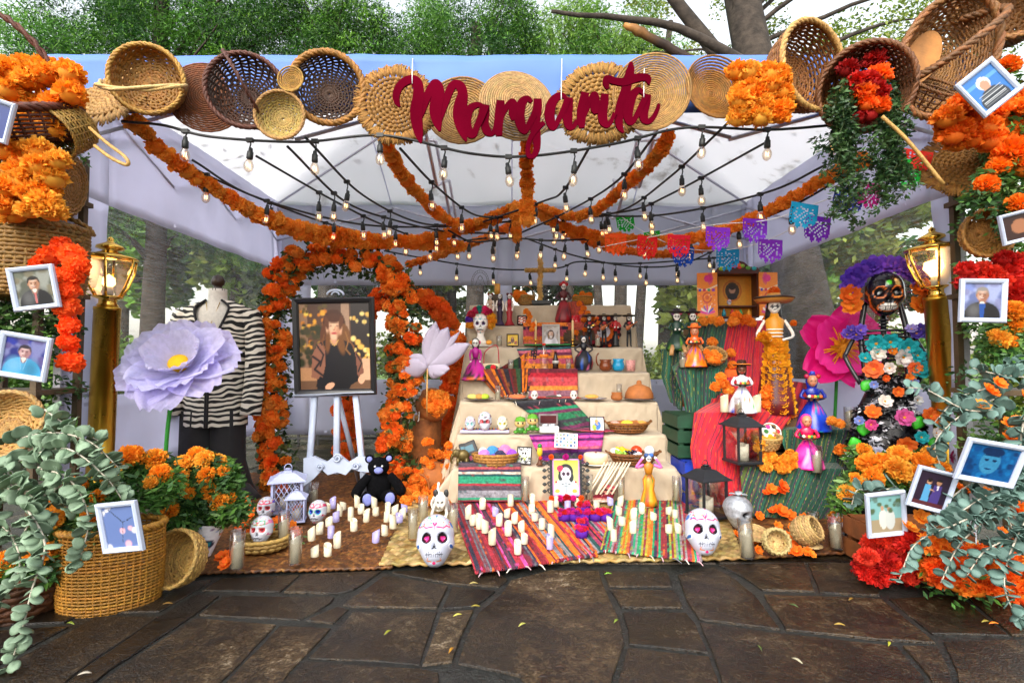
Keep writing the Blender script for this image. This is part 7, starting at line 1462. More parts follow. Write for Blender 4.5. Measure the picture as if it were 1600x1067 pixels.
for i in range(5):
    z = cz-H/2+H*(i+.5)/5
    for sx in (-1, 1): spiral(sx*(W/2+6*k), z, 4.6*k, sx); mb = MB((.015, .02, .02)); mb.M = T(sx*(W/2+11*k), -.004, z) @ RY(sx*90); mb.grid(lambda u, v: ((v-.5)*6*k*math.sin(PI*min(.98, u*.9+.05)), 0, 7*k*u), 5, 3, thick=.004); mb.obj('leaf_edge', PAINT, t)
for i in range(4):
    for sz in (-1, 1): spiral(-W/2+W*(i+.5)/4, cz+sz*(H/2+6*k), 4.4*k, 1 if i % 2 else -1)
for x, z, c_, r in ((-1, 1, 'f06a14', 4), (1, 1, 'f06a14', 4), (-1, -1, 'f06a14', 4), (1, -1, 'f06a14', 4), (0, 1, 'd01c98', 4.5), (0, -1, 'c81020', 6), (-.45, -1, 'e82a98', 5), (.45, -1, 'e82a98', 5)): flower(t, (x*(W/2+4*k), -.014, cz+z*(H/2+5*k)), r*k, 'carnation', [c_], face=(0, -1, .1))
# purple flower cross on the floor
t = thing('flower_cross', 'floor cross of violet tissue with pink and red flowers', 'flower cross')
for (px, py, n, c_) in [(882,812,0,'p'),(897,812,0,'p'),(912,800,0,'p'),(912,812,0,'p'),(930,812,0,'p'),(946,812,0,'p'),(909,825,0,'p'),(909,838,0,'p')]:
    p = G(px, py, .065); k = p.y/800; mb = MB(C('5a14a0')); mb.lathe([(9*k, 0), (9.5*k, 9*k), (5*k, 10*k), (.001, 8*k)], 14, ripple=lambda a, v: .12*math.cos(7*a)); mb.obj('tissue_cup', PAPER, t, T(p))
    for i in range(7): flower(t, p+Vector((random.uniform(-8, 8)*k, random.uniform(-6, 6)*k, random.uniform(9, 14)*k)), 4.6*k, 'carnation', ['e02a90', 'd81c78', 'e82a2a', 'b01ca0', 'f0405a'])
# extra tassel streamers on the cloth front
t = thing('ribbon_bundle', 'pale cotton streamers hanging at the altar front right', 'ribbons')
for i in range(9): a, b = P(945+i*5, 722, 3.46), P(918+i*4.5+random.uniform(-4, 4), 772, 3.40); mb = MB(C('e0d0b4')); mb.tube([a, a.lerp(b, .5)+Vector((0, -.012, 0)), b], .006, 5); mb.obj('streamer', CLOTH, t)
# ------------------------------------------------------------------ crates and cloths at the right
def crate(label, x0, x1, y0, y1, z0, z1, col):
    t = thing('wooden_crate', label, 'crate', T((x0+x1)/2, (y0+y1)/2, z0)); w, d, h = x1-x0, y1-y0, z1-z0; n = max(2, round(h/.11)); s = h/n
    for i in range(n):
        for sy in (-1, 1): mb = MB(jit(C(col), .1)); mb.box((0, sy*(d/2-.006), s*(i+.5)), (w, .012, s*.8)); mb.obj('slat', WOOD, t)
        for sx in (-1, 1): mb = MB(jit(C(col), .1)); mb.box((sx*(w/2-.006), 0, s*(i+.5)), (.012, d-.026, s*.8)); mb.obj('slat', WOOD, t)
    for sx in (-1, 1):
        for sy in (-1, 1): mb = MB(C(col)); mb.box((sx*(w/2-.03), sy*(d/2-.025), h/2), (.03, .025, h-.004)); mb.obj('corner_post', WOOD, t)
    mb = MB(jit(C(col), .1)); mb.box((0, 0, h-.008), (w-.03, d-.03, .010)); mb.obj('top_board', WOOD, t)
xx = lambda px, Y: (px-800)*Y/800
crate('blue painted slatted crate at the foot of the right stack', xx(1062, 3.5), xx(1170, 3.5), 3.42, 3.80, .03, .34, '183ab0'); crate('dark green slatted crate on top of the blue crate', xx(1050, 3.6), xx(1165, 3.6), 3.50, 3.86, .342, .64, '0c3a22')
crate('orange painted crate under the upper green cloth', xx(1078, 3.9), xx(1150, 3.9), 3.84, 4.14, .642, .945, 'e0641c'); crate('tall plain crate carrying the painted shrine', xx(1088, 4.3), xx(1218, 4.3), 4.22, 4.62, .03, 1.335, '7a5a34')
crate('low plain crate under the front green cloth', xx(1168, 3.32), xx(1305, 3.32), 3.26, 3.50, .03, .33, '7a5a34'); crate('plain crate under the right green cloth', xx(1232, 3.6), xx(1330, 3.6), 3.54, 3.86, .03, .53, '6a4c2c'); crate('plain crate beneath the red cloth', xx(1172, 3.65), xx(1232, 3.65), 3.56, 3.90, .03, .63, '6a4c2c')
WOVEN = mat('woven_stripe', rough=.85, var=.16, vscale=120, bump=.4, bscale=260, sheen=.2)
def drape_px(label, rows, cols, n, sd0, nv=10, accent=None, wr=.020):
    lin = lambda q: [q[i].lerp(q[i+1], f/nv) for i in range(len(q)-1) for f in range(nv)]+[q[-1]]; L = lin([P(*r[0]) for r in rows]); Rr = lin([P(*r[1]) for r in rows]); m = len(L)-1; n = int(n*1.7); g = random.Random(sd0); sc = [C(g.choice(cols)) for i in range(n)]; ac = [C(a) for a in accent or cols]
    t = thing('woven_cloth', label, 'cloth'); mb = MB()
    def pos(u, v):
        i = min(m-1, int(v*m)); f = v*m-i; a = L[i].lerp(L[i+1], f); b = Rr[i].lerp(Rr[i+1], f); p = a.lerp(b, u)
        return p+Vector((0, -1, .3))*(wr*(fn(u*5+v*2, v*1.6, sd0)+.7*abs(fn(u*11-v*3, v*2, sd0+3)))*(.5+v))
    def colr(u, v):
        k = int(u*n+v*n*.30) % n; c = sc[k]
        if accent and k % 5 == 2 and (int(v*nv*len(rows)*.9)+int(u*n*3)) % 3 == 0: c = ac[(k+int(v*40)) % len(ac)]
        return c
    mb.grid(pos, n*3, m*2, colr, thick=.004); mb.obj('cloth_sheet', WOVEN, t)
GR = ['0a4430', '083626', '0c4e38', '072c20', '0a4030', '0e5440', '3a1c38', '4a5a20', '083826', '126048']
RD = ['c40a22', 'b0081e', 'd01028', '9c061c', 'd01820', 'b80a2c', 'c40e30', '780c2c', 'd4241c']
drape_px('broad crimson woven cloth falling down the centre of the right stack', [[(1138,503,4.20),(1212,500,4.20)],[(1128,560,4.00),(1218,560,3.98)],[(1110,630,3.68),(1240,625,3.62)],[(1084,646,3.50),(1240,645,3.54)],[(1078,700,3.38),(1190,716,3.34)],[(1086,750,3.32),(1186,748,3.28)],[(1112,790,3.26),(1172,782,3.22)]], RD, 40, 3, accent=['3a1c50', 'c06a28', '6a1440'])
drape_px('green striped cloth draped left below the painted shrine', [[(1090,503,4.20),(1142,503,4.22)],[(1085,545,4.05),(1136,548,4.04)],[(1050,573,3.84),(1136,571,3.80)],[(1052,580,3.80),(1132,578,3.78)],[(1066,620,3.76),(1126,645,3.70)],[(1078,672,3.74),(1108,664,3.68)]], GR, 34, 5, accent=['a09a30', '5a2458', '1c7a60'])
drape_px('narrow green cloth hanging at the far left of the right stack', [[(1033,545,3.98),(1064,548,3.98)],[(1034,590,3.96),(1066,598,3.90)],[(1048,628,3.96),(1066,645,3.88)]], GR, 14, 6, accent=['a09a30', '5a2458'])
drape_px('green striped cloth over the low front crate', [[(1165,722,3.36),(1308,724,3.36)],[(1157,730,3.23),(1318,733,3.23)],[(1158,772,3.19),(1316,776,3.19)],[(1166,806,3.17),(1304,815,3.16)]], GR, 54, 8, accent=['a09a30', '5a2458', '8a2a60'])
drape_px('green striped cloth over the rear right crate', [[(1222,664,3.62),(1334,664,3.64)],[(1216,672,3.50),(1338,672,3.50)],[(1226,705,3.42),(1336,712,3.42)],[(1238,745,3.38),(1330,752,3.38)]], GR, 36, 11, accent=['a09a30', '5a2458'])
drape_px('dark red cloth behind the yellow-petalled catrina', [[(1196,590,3.92),(1268,600,3.92)],[(1196,625,3.80),(1266,640,3.78)],[(1192,652,3.66),(1256,668,3.60)]], ['8a0c24', 'b01028', '700818', 'd02838'], 16, 13)
# dark table pieces behind
# ------------------------------------------------------------------ painted shrine
k = 4.28/800; M = T(P(1149, 497, 4.30)); t = thing('painted_shrine', 'orange painted folk shrine with open doors and a small portrait', 'shrine', M @ RZ(-3))
W, H, D = 62*k, 70*k, 22*k; DK = C('4a1c10')
for nm, c, s, col in (('back_panel', (0, D/2, H/2), (W, 2*k, H), C('e0901c')), ('side_panel', (-W/2, 0, H/2), (3*k, D, H), DK), ('side_panel', (W/2, 0, H/2), (3*k, D, H), DK), ('floor_panel', (0, 0, 1*k), (W, D-.002, 2*k), DK), ('roof_panel', (0, -.002, H), (W+4*k, D+4*k, 4*k), DK), ('shelf', (0, 1*k, 18*k), (W-4*k, D-4*k, 2*k), DK)):
    mb = MB(col); mb.box(c, s); mb.obj(nm, PAINT, t)
mb = MB(DK); q = [(-34, 0), (-30, 6), (-18, 7), (-10, 14), (0, 17), (10, 14), (18, 7), (30, 6), (34, 0)]; mb.M = T(0, -D/2-.004, H+2*k) @ RX(90); mb.prism([(a*k, b*k) for a, b in q], -.006, .006); cr = mb.obj('crest', PAINT, t)
for x, z, c, r in ((0, 10, 'e8641c', 5), (-7, 8, 'd82a88', 4), (7, 8, '8ab02a', 4), (-16, 5, '5aa030', 4), (16, 5, '5aa030', 4), (-25, 4, '9ab828', 4), (25, 4, '2aa0a0', 4), (3, 6, 'd83030', 3.4)): mb = MB(C(c)); mb.ell((x*k, -D/2-.011, H+2*k+z*k), (r*k, .004, r*.8*k), None, 10, 6); mb.obj('crest_flower', PAINT, cr)
for sx in (-1, 1):
    c = Canvas(34, 64, 'f0861a')
    for i in range(9): a = PI*.5+sx*PI*.5+(i-4)*.28; c.line([(.5+sx*.0, .86), (.5+.30*math.cos(a)*1.0, .86+.16*math.sin(a))], .022, 'd81c78')
    c.ell(.5, .86, .14, .08, 'e02080'); c.line([(0, .64), (.3, .60), (.6, .62), (1, .70)], .02, 'f0e0c0')
    for i, q in enumerate(('3a3ab0', 'd02a4a', '2a9a60', '8a3aa8')): c.rect(.08+i*.22, .22+i*.22, .56, .63, q)
    c.ring(.5, .42, .2, .11, .18, 'c83a20'); c.ell(.5, .42, .1, .05, 'd85a20'); c.dots(20, .03, ['f8d0a0', 'd03a60'], 5, (.1, .9, .2, .5))
    for i in range(7): a = PI*(i+.5)/7; c.line([(.5, .06), (.5+.36*math.cos(a), .06+.17*math.sin(a))], .035, ['d82a98', '3a50b8', 'f0f0e8'][i % 3])
    dm = T(sx*(W/2+15.5*k), -D/2-.004, H*.5+1*k) @ RZ(sx*8); mb = MB(C('e8821a')); mb.box((0, .004, 0), (30*k, 2*k, 64*k+4*k)); d = mb.obj('door_panel', PAINT, t, dm); picture(c, 30*k, 68*k, 'door_painting', d, T(0, .004-1.1*k, 0), PAINT)
c = Canvas(40, 40, 'e09a24').ring(.5, .55, .34, .38, .12, 'c86a14').ell(.5, .55, .28, .32, '3a2a20').ell(.5, .60, .13, .16, 'b88a70').ell(.5, .68, .14, .10, '2a1c18').ell(.5, .32, .2, .12, '1c1c24'); picture(c, 40*k, 42*k, 'portrait_medallion', t, T(0, D/2-1.2*k, 42*k), PAINT)
skull('tiny pink-cheeked skull standing inside the painted shrine', M @ T(-11*k, -4*k, 20*k), 9*k, skull_cv(n=30), (18, 14)); 
for i, c in enumerate(('2a8a9a', 'c83030', '3a9a50', 'e8a020')): mb = MB(C(c)); mb.lathe([(3*k, 0), (3.4*k, 5*k), (1.6*k, 9*k), (.001, 12*k)], 10); tag(mb.obj('tiny_figure', PAINT, None, M @ T((-20+i*13)*k, -5*k, 2.5*k)), ['tiny teal', 'tiny red', 'tiny green', 'tiny amber'][i]+' painted figure on the shrine floor', 'figurine')
bunch('row of orange marigolds along the foot of the shrine', [(1098,503,4.1,9),(1112,500,4.1,9),(1124,503,4.08,9),(1150,495,4.1,10),(1146,503,4.08,9),(1166,500,4.1,10),(1174,505,4.08,8),(1200,498,4.05,9),(1210,505,4.02,8)], .04, 'pom', ORG)

# ------------------------------------------------------------------ dolls on the right
def at(px, py, Y): return T(P(px, py, Y))
KX = lambda Y: Y/800
for lab, px, py, h, hf in (('dark green dressed skeleton doll with a pink flower hat, sitting', 1058, 548, 62, ['c85a78', '6a8a30', '8a5a90']), ('dark dressed skeleton doll with a red flower hat, sitting', 1083, 546, 60, ['c02828', '3a5a28', '8a2a3a'])):
    t = figurine(lab, at(px, py, 3.98) @ RZ(-12), h*KX(3.98), [(.26, .0, '0c3424'), (.28, .06, '12402c'), (.24, .2, '0c3020'), (.14, .38, '0a281c'), (.10, .44, '0a281c')], '0c3424', '0e3a28', '14100c', hat=('241c1c', .2), hd=.22, shoulder=.13, flo=hf, pattern=['0c3424', '0a281c', '6a9a2c', '0c3424', '0c3424'], sh_z=.72)
    for sx in (-1, 1): mb = MB(C('b88a58')); mb.tube([(sx*.12, -.18, .12), (sx*.16, -.34, .0), (sx*.17, -.36, -.12)], .055, 8); mb.obj('leg', PAINT, t)
LACQ = mat('lacquered_clay', rough=.22, var=.06)
def tray_doll(lab, px, py, Y, h, skirt, a, b, blouse, hair, hat=None, pat=None, flo=None, skin='c88a68'):
    t = figurine(lab, at(px, py, Y) @ RZ(-18), h*KX(Y), bell(a, b, .30), blouse, blouse, hair, 'doll', skin, hat, flo, 'front', .22, .13, m=LACQ, pattern=pat, rip=(0, 0), sh_z=.75)
    mb = MB(C('3a2418')); mb.lathe([(.001, .575), (.16, .58), (.17, .60), (.15, .60), (.001, .59)], 16, C('3a2418')); mb.v = [(x, y-.16, z) for x, y, z in mb.v]; tr = mb.obj('tray', LACQ, t)
    for i in range(5): mb = MB(C(['e8e0d0', 'd83030', 'f0b020', '3a8a3a', 'e86a20'][i])); mb.ell((-.09+.045*i, -.18, .615), .032, None, 8, 6); mb.obj('fruit', LACQ, tr)
    return t
tray_doll('orange clay doll holding a tray on the green cloth', 1086, 573, 3.80, 62, 0, 'e8641c', 'f0801c', 'e86018', 'f07020', ('f07428', .17), ['e8641c', 'f0801c', '3a4ab0', '8a2a98', 'f0a030'])
tray_doll('white skirted clay doll with a dark hat on the red cloth', 1160, 644, 3.46, 74, 0, 'e8e6f0', 'f0eef4', 'd8d0d8', '2a1814', ('3a2014', .19, 'e07a20'), ['e8e6f0', 'f0eef4', '5ab04a', 'f0eef4', '3a4ab0', 'e07030'], skin='6a3c28')
tray_doll('royal blue clay doll with a blue veil by the black skeleton', 1271, 672, 3.52, 86, 0, '1430a8', '1c48c8', '182a98', '1c2ca8', None, ['1430a8', '1c48c8', '30a070', 'd83a8a', '1430a8', '20a0c0'], ['c83028', '3a4ac0', 'c02850'])
tray_doll('hot pink clay doll with pink hair on the front green cloth', 1262, 730, 3.28, 80, 0, 'f01a98', 'f850b0', 'd81450', 'f03a98', None, ['f01a98', 'f850b0', '8a2ac0', 'f8a0d0', 'f01a98', 'd0d040'])
# tall catrina with yellow petals
Y = 3.62; k = KX(Y); t = figurine('tall skeleton lady with a wide straw hat and yellow petal gown', at(1213, 645, Y) @ RZ(-20), 185*k, [(.16, 0, '5a1418'), (.15, .1, '6a1c1c'), (.11, .35, '4a1014'), (.08, .52, 'd88a14'), (.055, .60, 'e09a18')], 'e09418', 'f0e8dc', '140e0c', hat=('c88a3c', .155, '3a2414'), hd=.125, shoulder=.075, pose='front', pattern=['5a1418', '6a1c1c', 'a8641c', '4a1014'], rip=(7, .05), sh_z=.80, name='tall_catrina', ar=.013)
random.seed(14)
for r in range(11):
    for c in range(4): a = R(-90+(c-1.5)*34+random.uniform(-6, 6)); q = .13-.006*r; place(pom('cosmos', ['e8a010', 'f0ac18', 'e09008'][(r+c) % 3], c % 3), 'gown_petal', t, T(q*math.cos(a), q*math.sin(a), .03+r*.055) @ RX(62) @ RZ(random.uniform(0, 360)) @ SCL(.048))
for z in (.70, .67, .64): mb = MB(C('f0e8dc')); mb.tube([(.06*math.cos(a), .045*math.sin(a)-.012, z) for a in np.linspace(0, TAU, 15)[:-1]], .007, 5, closed=True); mb.obj('rib', PAINT, t)
place(pom('carnation', 'f0a010', 1), 'held_flower', t, T(-.10, -.16, .62) @ SCL(.06)); place(pom('pom', 'f07010', 1), 'hat_flower', t, T(0, 0, 1.02) @ SCL(.05))

# ------------------------------------------------------------------ big black catrina
Y = 3.12; k = KX(Y); bx = P(1382, 565, Y).x; Zb = lambda py: P(1388, py, Y).z
t = thing('black_catrina', 'tall black metal skeleton lady covered in painted tin flowers', 'skeleton figure', T(bx, Y, 0) @ RZ(-22)); BM = mat('black_enamel', (.012, .012, .016), rough=.25, var=0)
c = Canvas(90, 90, '16141a')
for sx in (-1, 1): c.ring(.5+sx*.18, .50, .13, .125, .10, 'e87a30'); c.ell(.5+sx*.18, .50, .085, .08, '06060a'); c.ell(.5+sx*.18, .50, .03, .028, 'e8e8e8'); c.line([(.5+sx*.42, .55), (.5+sx*.36, .34), (.5+sx*.3, .2), (.5+sx*.2, .08)], .012, 'e06a20')
c.ell(.5, .70, .06, .05, '50c030'); c.poly([(.5, .40), (.44, .30), (.56, .30)], '020204'); c.ell(.5, .19, .20, .075, 'f0ece4')
for i in range(8): c.line([(.33+i*.049, .26), (.33+i*.049, .12)], .007, '18141a')
c.line([(.3, .19), (.7, .19)], .007, '18141a'); c.ring(.5, .19, .22, .10, .07, 'e07a30')
skull_mb(c, (72, 60)).obj('head', GLOSS, t, T(0, -.03, Zb(495)) @ SCL(70*k))
for i in range(11): a = R(12+i*15.6); flower(t, (44*k*math.cos(a), -.03, Zb(452)+36*k*math.sin(a)), 18*k, 'cosmos', ['5a34b8', '6a3cc8', '7a48c8'], 'tin_flower', face=(math.cos(a)*.5, -1, .3*math.sin(a)))
for x, y in ((-46, 460), (-42, 478), (46, 455), (52, 470), (44, 482)): flower(t, (x*k, -.05, Zb(y)), 17*k, 'cosmos', ['f07a1c', 'f88a20', 'e86a14'], 'tin_flower', face=(.2*x/40, -1, .1))
mb = MB(); mb.tube([(0, 0, Zb(492)), (0, 0, Zb(560)), (0, 0, Zb(620))], 4*k, 8)
for z in range(500, 520, 5): mb.tube([(6*k*math.cos(a), 6*k*math.sin(a), Zb(z)) for a in np.linspace(0, TAU, 11)[:-1]], 1.3*k, 5, closed=True)
mb.obj('spine', BM, t)
for i, (z, r) in enumerate(((520, 34), (530, 36), (540, 33), (550, 28), (560, 24))): mb = MB(); mb.tube([(r*k*math.cos(a), .5*r*k*math.sin(a), Zb(z)-.012*math.sin(a)) for a in np.linspace(0, TAU, 21)[:-1]], 2*k, 6, closed=True); mb.obj('rib', BM, t)
for sx in (-1, 1):
    mb = MB(); mb.tube(crom([(sx*34*k, 0, Zb(516)), (sx*50*k, 0, Zb(550)), (sx*52*k, -.02, Zb(562)), (sx*36*k, -.06, Zb(600))], 5), [3.2*k]*16, 8); mb.obj('arm', BM, t); mb = MB(); mb.tube(crom([(sx*22*k, .02, Zb(470)), (sx*30*k, 0, Zb(520)), (sx*28*k, -.03, Zb(575)), (sx*24*k, -.05, Zb(620))], 6), 4.2*k, 8); mb.obj('hair_braid', BM, t)
    for q in range(4): flower(t, (sx*(42+q*6-9)*k, -.04, Zb(516+(q % 2)*7)), 10*k, 'cosmos', ['7a58c8', 'b0a0e0', '5a40a8'], 'tin_flower', face=(0, -1, .4))
flower(t, (40*k, -.09, Zb(578)), 14*k, 'cosmos', ['1ca0a8'], 'tin_flower', face=(0, -1, .3))
mb = MB(); loft(mb, [(.03, 0, 0, 58*k, 40*k), (Zb(740), 0, 0, 52*k, 36*k), (Zb(680), 0, 0, 46*k, 32*k), (Zb(640), 0, 0, 38*k, 26*k), (Zb(612), 0, 0, 26*k, 20*k), (Zb(590), 0, 0, 16*k, 12*k)], 30); mb.obj('skirt', BM, t)
g = np.random.default_rng(3); pts = []
for i in range(90):
    z = Zb(590)+(Zb(745)-Zb(600))*g.random(); f = (Zb(600)-z)/(Zb(600)-Zb(740)); a = g.uniform(PI*1.0, PI*2.0); r = (28+30*f)*k; pts.append((r*math.cos(a), r*.72*math.sin(a), z))
me = leaf_cloud('tin_leaves', pts, [(.04, .02, .04)]*90, 5200, .040, [C('0c0c10')]*6+[C('c8c8d0'), C('1c1c24'), C('b0b0bc')], .4, .2, 7); me.materials.append(BM2 := mat('tin_leaf', rough=.3, var=0)); o = place(me, 'tin_leaves', t); o['kind'] = 'stuff'
for x, y, r, c_ in ((-14,538,15,'20b0b8'),(4,535,14,'20b0b8'),(26,545,15,'1ca8b0'),(36,556,13,'20b0b8'),(-8,532,9,'f0b020'),(-14,553,12,'f0e8e0'),(18,558,14,'f0e8e8'),(-20,577,15,'f07a40'),(6,548,8,'f08a20'),(-26,642,13,'f07828'),(44,645,13,'f07828'),(12,648,14,'e060a8'),(10,688,15,'f07828'),(66,700,12,'a82860'),(-22,600,7,'8a9ad8'),(28,597,7,'8a9ad8'),(24,590,7,'e87a20'),(-6,590,6,'e86018'),(30,622,8,'e0e0e0'),(-30,660,9,'d84a90'),(-10,625,10,'f0e8e0'),(30,675,10,'20b0b8'),(-24,700,11,'e0e0f0'),(40,715,12,'f07828'),(-40,720,11,'d84a90'),(0,715,10,'f0c030'),(0,575,11,'f0e8e0'),(30,575,11,'f07a40'),(-30,560,10,'20b0b8'),(48,668,9,'f0e8e8'),(-44,655,9,'8a9ad8'),(8,610,9,'f07828')): flower(t, (x*k, -max(.05, (y-520)*.00085+.05), Zb(y)), r*k, 'cosmos', [c_], 'tin_flower', face=(x*.006, -1, .15))
for x, y in ((-38,678),(-46,700),(48,694),(64,640),(28,665),(-34,610)):
    mb = MB(C('38b028')); mb.M = T(x*k, -.06-(y-600)*.0008, Zb(y)) @ RY(random.uniform(-40, 40)); mb.grid(lambda u, v: ((v-.5)*18*k*math.sin(PI*min(.98, u*.9+.06)), -.01*math.sin(PI*v), 20*k*u), 5, 4, thick=.002); mb.obj('tin_leaf', PAINT, t)

# ------------------------------------------------------------------ right lanterns, candles, small baskets, flowers
BLAN = mat('black_lantern_paint', (.014, .016, .020), rough=.45, var=.1)
p = P(1160, 722, 3.24); lantern('black candle lantern on the red cloth, higher of two', p, 40*p.y/800, 80*p.y/800, BLAN, yaw=10)
p = G(1104, 806, .06); lantern('black candle lantern standing on the rug, lower of two', p, 44*p.y/800, 82*p.y/800, BLAN, yaw=18)
gc('left ivory pillar candle in front of the white doll', 1132, 645, 618, 12, Y=3.42, glass=False, waxf=1); gc('middle glass candle in front of the white doll', 1154, 647, 620, 12, Y=3.38, waxf=.6); gc('right ivory pillar candle in front of the white doll', 1183, 645, 618, 12, Y=3.42, glass=False, waxf=1)
gc('glass candle beside the pink doll', 1276, 739, 697, 17, Y=3.20, waxf=.74); gc('glass candle on the right green cloth', 1328, 672, 636, 16, Y=3.44, waxf=.8); gc('glass candle on the upper green cloth left', 1067, 575, 550, 12, Y=3.80, waxf=.6)
def pxb(x, y, Y=None): return P(x, y, Y)
basket('small straw basket of marigolds on the upper green cloth', at(1114, 563, 3.80) @ RX(40), 17*KX(3.8), 14*KX(3.8), 'c89a58', 9, 18, .7, 'd0a868', mats=STRAW); bunch('orange marigolds in the small basket by the orange doll', [(1108,556,3.72,7),(1116,552,3.72,7),(1122,558,3.72,7),(1112,562,3.7,7),(1104,550,3.74,6),(1120,564,3.7,6)], .03, 'pom', ORG)
basket('straw basket with an embroidered lid among marigolds', at(1196, 700, 3.26) @ RX(12), 20*KX(3.3), 20*KX(3.3), 'c8a05c', 10, 20, .7, 'c8a05c', handle=(18*KX(3.3), 20), mats=STRAW)
t = thing('embroidered_lid', 'round white lid embroidered with flowers above the marigolds', 'lid', at(1205, 675, 3.30) @ RX(62)); kk = KX(3.3); mb = MB(C('ece4d8')); mb.lathe([(15*kk, 0), (15*kk, 2*kk), (14*kk, 3*kk), (.001, 3.2*kk)], 24); mb.obj('disc', CLOTH, t)
for i, c_ in enumerate(('c82038', '2a2a30', 'd83a98', '3a7a3a', 'e8a020', 'c02050')): mb = MB(C(c_)); a = TAU*i/6; mb.ell((9*kk*math.cos(a), 9*kk*math.sin(a), 3.4*kk), (4*kk, 4*kk, .8*kk), None, 8, 5); mb.obj('embroidery', CLOTH, t)
basket('small pale basket tipped open at the viewer on chestnut mat', T(G(1208, 846, .115)) @ RZ(-10) @ RX(70), .055, .075, 'd8b878', 10, 18, .9, 'd8b878', mats=STRAW); basket('bulbous straw basket spilling marigolds on chestnut mat', T(G(1243, 834, .12)) @ RZ(40) @ RX(60), .055, .11, 'c8a468', 14, 20, .8, 'c8a468', mats=STRAW, bulge=1.35); coil_disc('flat straw lid lying on the chestnut mat', T(G(1268, 852, .075)), .05, 'd0b078', 8, .008); coil_disc('flat straw tray propped behind the tipped basket', T(G(1180, 832, .10)) @ RX(20), .075, 'c8a468', 9, .008)
random.seed(41)
bunch('orange marigolds scattered on the chestnut mat', [Gp(x, y, .02)+(r,) for x, y, r in ((1188,838,9),(1200,850,10),(1178,845,9),(1184,860,9),(1236,850,11),(1230,838,10),(1245,862,10),(1225,860,9),(1262,862,9),(1255,850,8),(1215,822,8),(1256,812,10),(1150,835,8),(1268,866,8),(1238,826,9))], .03, 'cosmos', ['ff8218', 'ff7410', 'ff8e22'])
bunch('orange marigold heap below the embroidered lid', [(random.uniform(1192, 1240), random.uniform(712, 735), 3.2+random.uniform(-.03, .04), 10) for i in range(14)]+[(1190,690,3.2,9),(1205,688,3.2,9),(1185,700,3.2,9)], .03, 'pom', YOR)
bunch('orange marigolds between the white doll and tall catrina', [(x, y, 3.55, 9) for x, y in ((1200,608),(1206,620),(1198,632),(1208,640),(1196,618),(1215,650),(1225,655),(1205,655),(1235,648),(1212,634),(1130,600),(1138,610),(1126,590),(1118,605))], .03, 'pom', ORG)
bunch('orange marigolds strung down the front green cloth', [(x, y, 3.14, r) for x, y, r in ((1205,765,11),(1222,760,12),(1218,768,9),(1198,770,8),(1220,800,12),(1235,806,10),(1208,798,8),(1186,806,8))], .03, 'cosmos', ['ff6a10', 'ff7a14'])
bunch('orange marigolds strung on the upper green and red cloths', [(x, y, 3.9, r) for x, y, r in ((1113,535,9),(1142,552,8),(1144,571,7),(1120,575,9),(1110,585,9),(1128,578,8),(1100,588,7),(1240,505,6))], .03, 'pom', ORG)
bunch('orange marigolds beside the right glass candle', [(x, y, 3.36, r) for x, y, r in ((1312,662,9),(1300,658,8),(1316,705,11),(1325,712,9),(1330,705,8),(1300,742,9),(1318,745,8),(1262,725,10),(1268,715,9))], .03, 'pom', ORG)
MG = [(1358,727,2.75,18),(1405,712,2.8,17),(1440,724,2.75,17),(1363,747,2.7,18),(1325,772,2.7,17),(1400,735,2.7,20),(1470,732,2.75,14),(1336,750,2.7,14),(1418,752,2.7,12),(1380,722,2.75,15),(1350,705,2.85,13),(1430,742,2.7,16),(1452,712,2.8,14)]
bunch('large orange marigolds massed at the foot of the black skeleton', MG, .05, 'marigold', MARI, 3200, lsize=.05, aspect=.3)

# ------------------------------------------------------------------ right pillar: crate of flowers, masses, trailing green
crate('brown wooden box at the right front corner holding red flowers', xx(1352, 2.42), xx(1490, 2.42), 2.34, 2.62, .03, .24, '7a4420')
random.seed(51)
bunch('mass of crimson blooms spilling over the corner box', [(random.uniform(1352, 1485), random.uniform(846, 912), 2.28+random.uniform(-.06, .08), random.uniform(13, 20)) for i in range(52)], .04, 'carnation', REDS)
bunch('mass of bright orange blooms spilling onto the right paving', [(random.uniform(1455, 1612), 0, 0, 0) for i in range(0)]+[(x, 880+(x-1455)*.30+random.uniform(-40, 22), 2.14+random.uniform(-.08, .08), random.uniform(15, 24)) for x in [random.uniform(1455, 1625) for i in range(64)]], .05, 'carnation', ['ff7e18', 'ff7010', 'ff8c22', 'fa6410'], 700)
bunch('scattered orange blooms among the right eucalyptus', [(x, y, 2.2, r) for x, y, r in ((1545,612,16),(1530,635,15),(1590,665,20),(1585,690,18),(1560,600,13),(1595,730,18),(1500,765,14),(1440,810,15),(1420,825,14),(1470,800,12),(1495,815,14),(1590,800,20),(1570,840,18),(1600,860,18),(1520,860,16),(1480,850,14),(1600,620,12),(1540,770,10),(1596,905,20))], .04, 'cosmos', ['ff8e20', 'ff9a28', 'ff8018'])
bunch('mass of orange paper flowers under the tilted photo frame', [(random.uniform(1470, 1610), 195+random.uniform(-38, 36)-(0), 2.36+random.uniform(-.05, .05), random.uniform(17, 24)) for i in range(34)], .05, 'carnation', ['ff861c', 'ff9022', 'ff7c14'])
bunch('round orange marigold heads on the right pillar', [(1578,240,2.3,25),(1598,262,2.28,22),(1540,291,2.26,20),(1592,322,2.26,22),(1575,104,2.4,16),(1598,170,2.3,20),(1560,262,2.3,16)], .05, 'marigold', ['ff8412', 'fa7a0e'], 1500)
bunch('crimson flowers around the upright photo of a man', [(random.uniform(1508, 1608), random.uniform(405, 450), 2.4+random.uniform(-.04, .05), random.uniform(14, 19)) for i in range(24)]+[(1590,460,2.35,18),(1588,478,2.35,16)], .05, 'carnation', REDS)
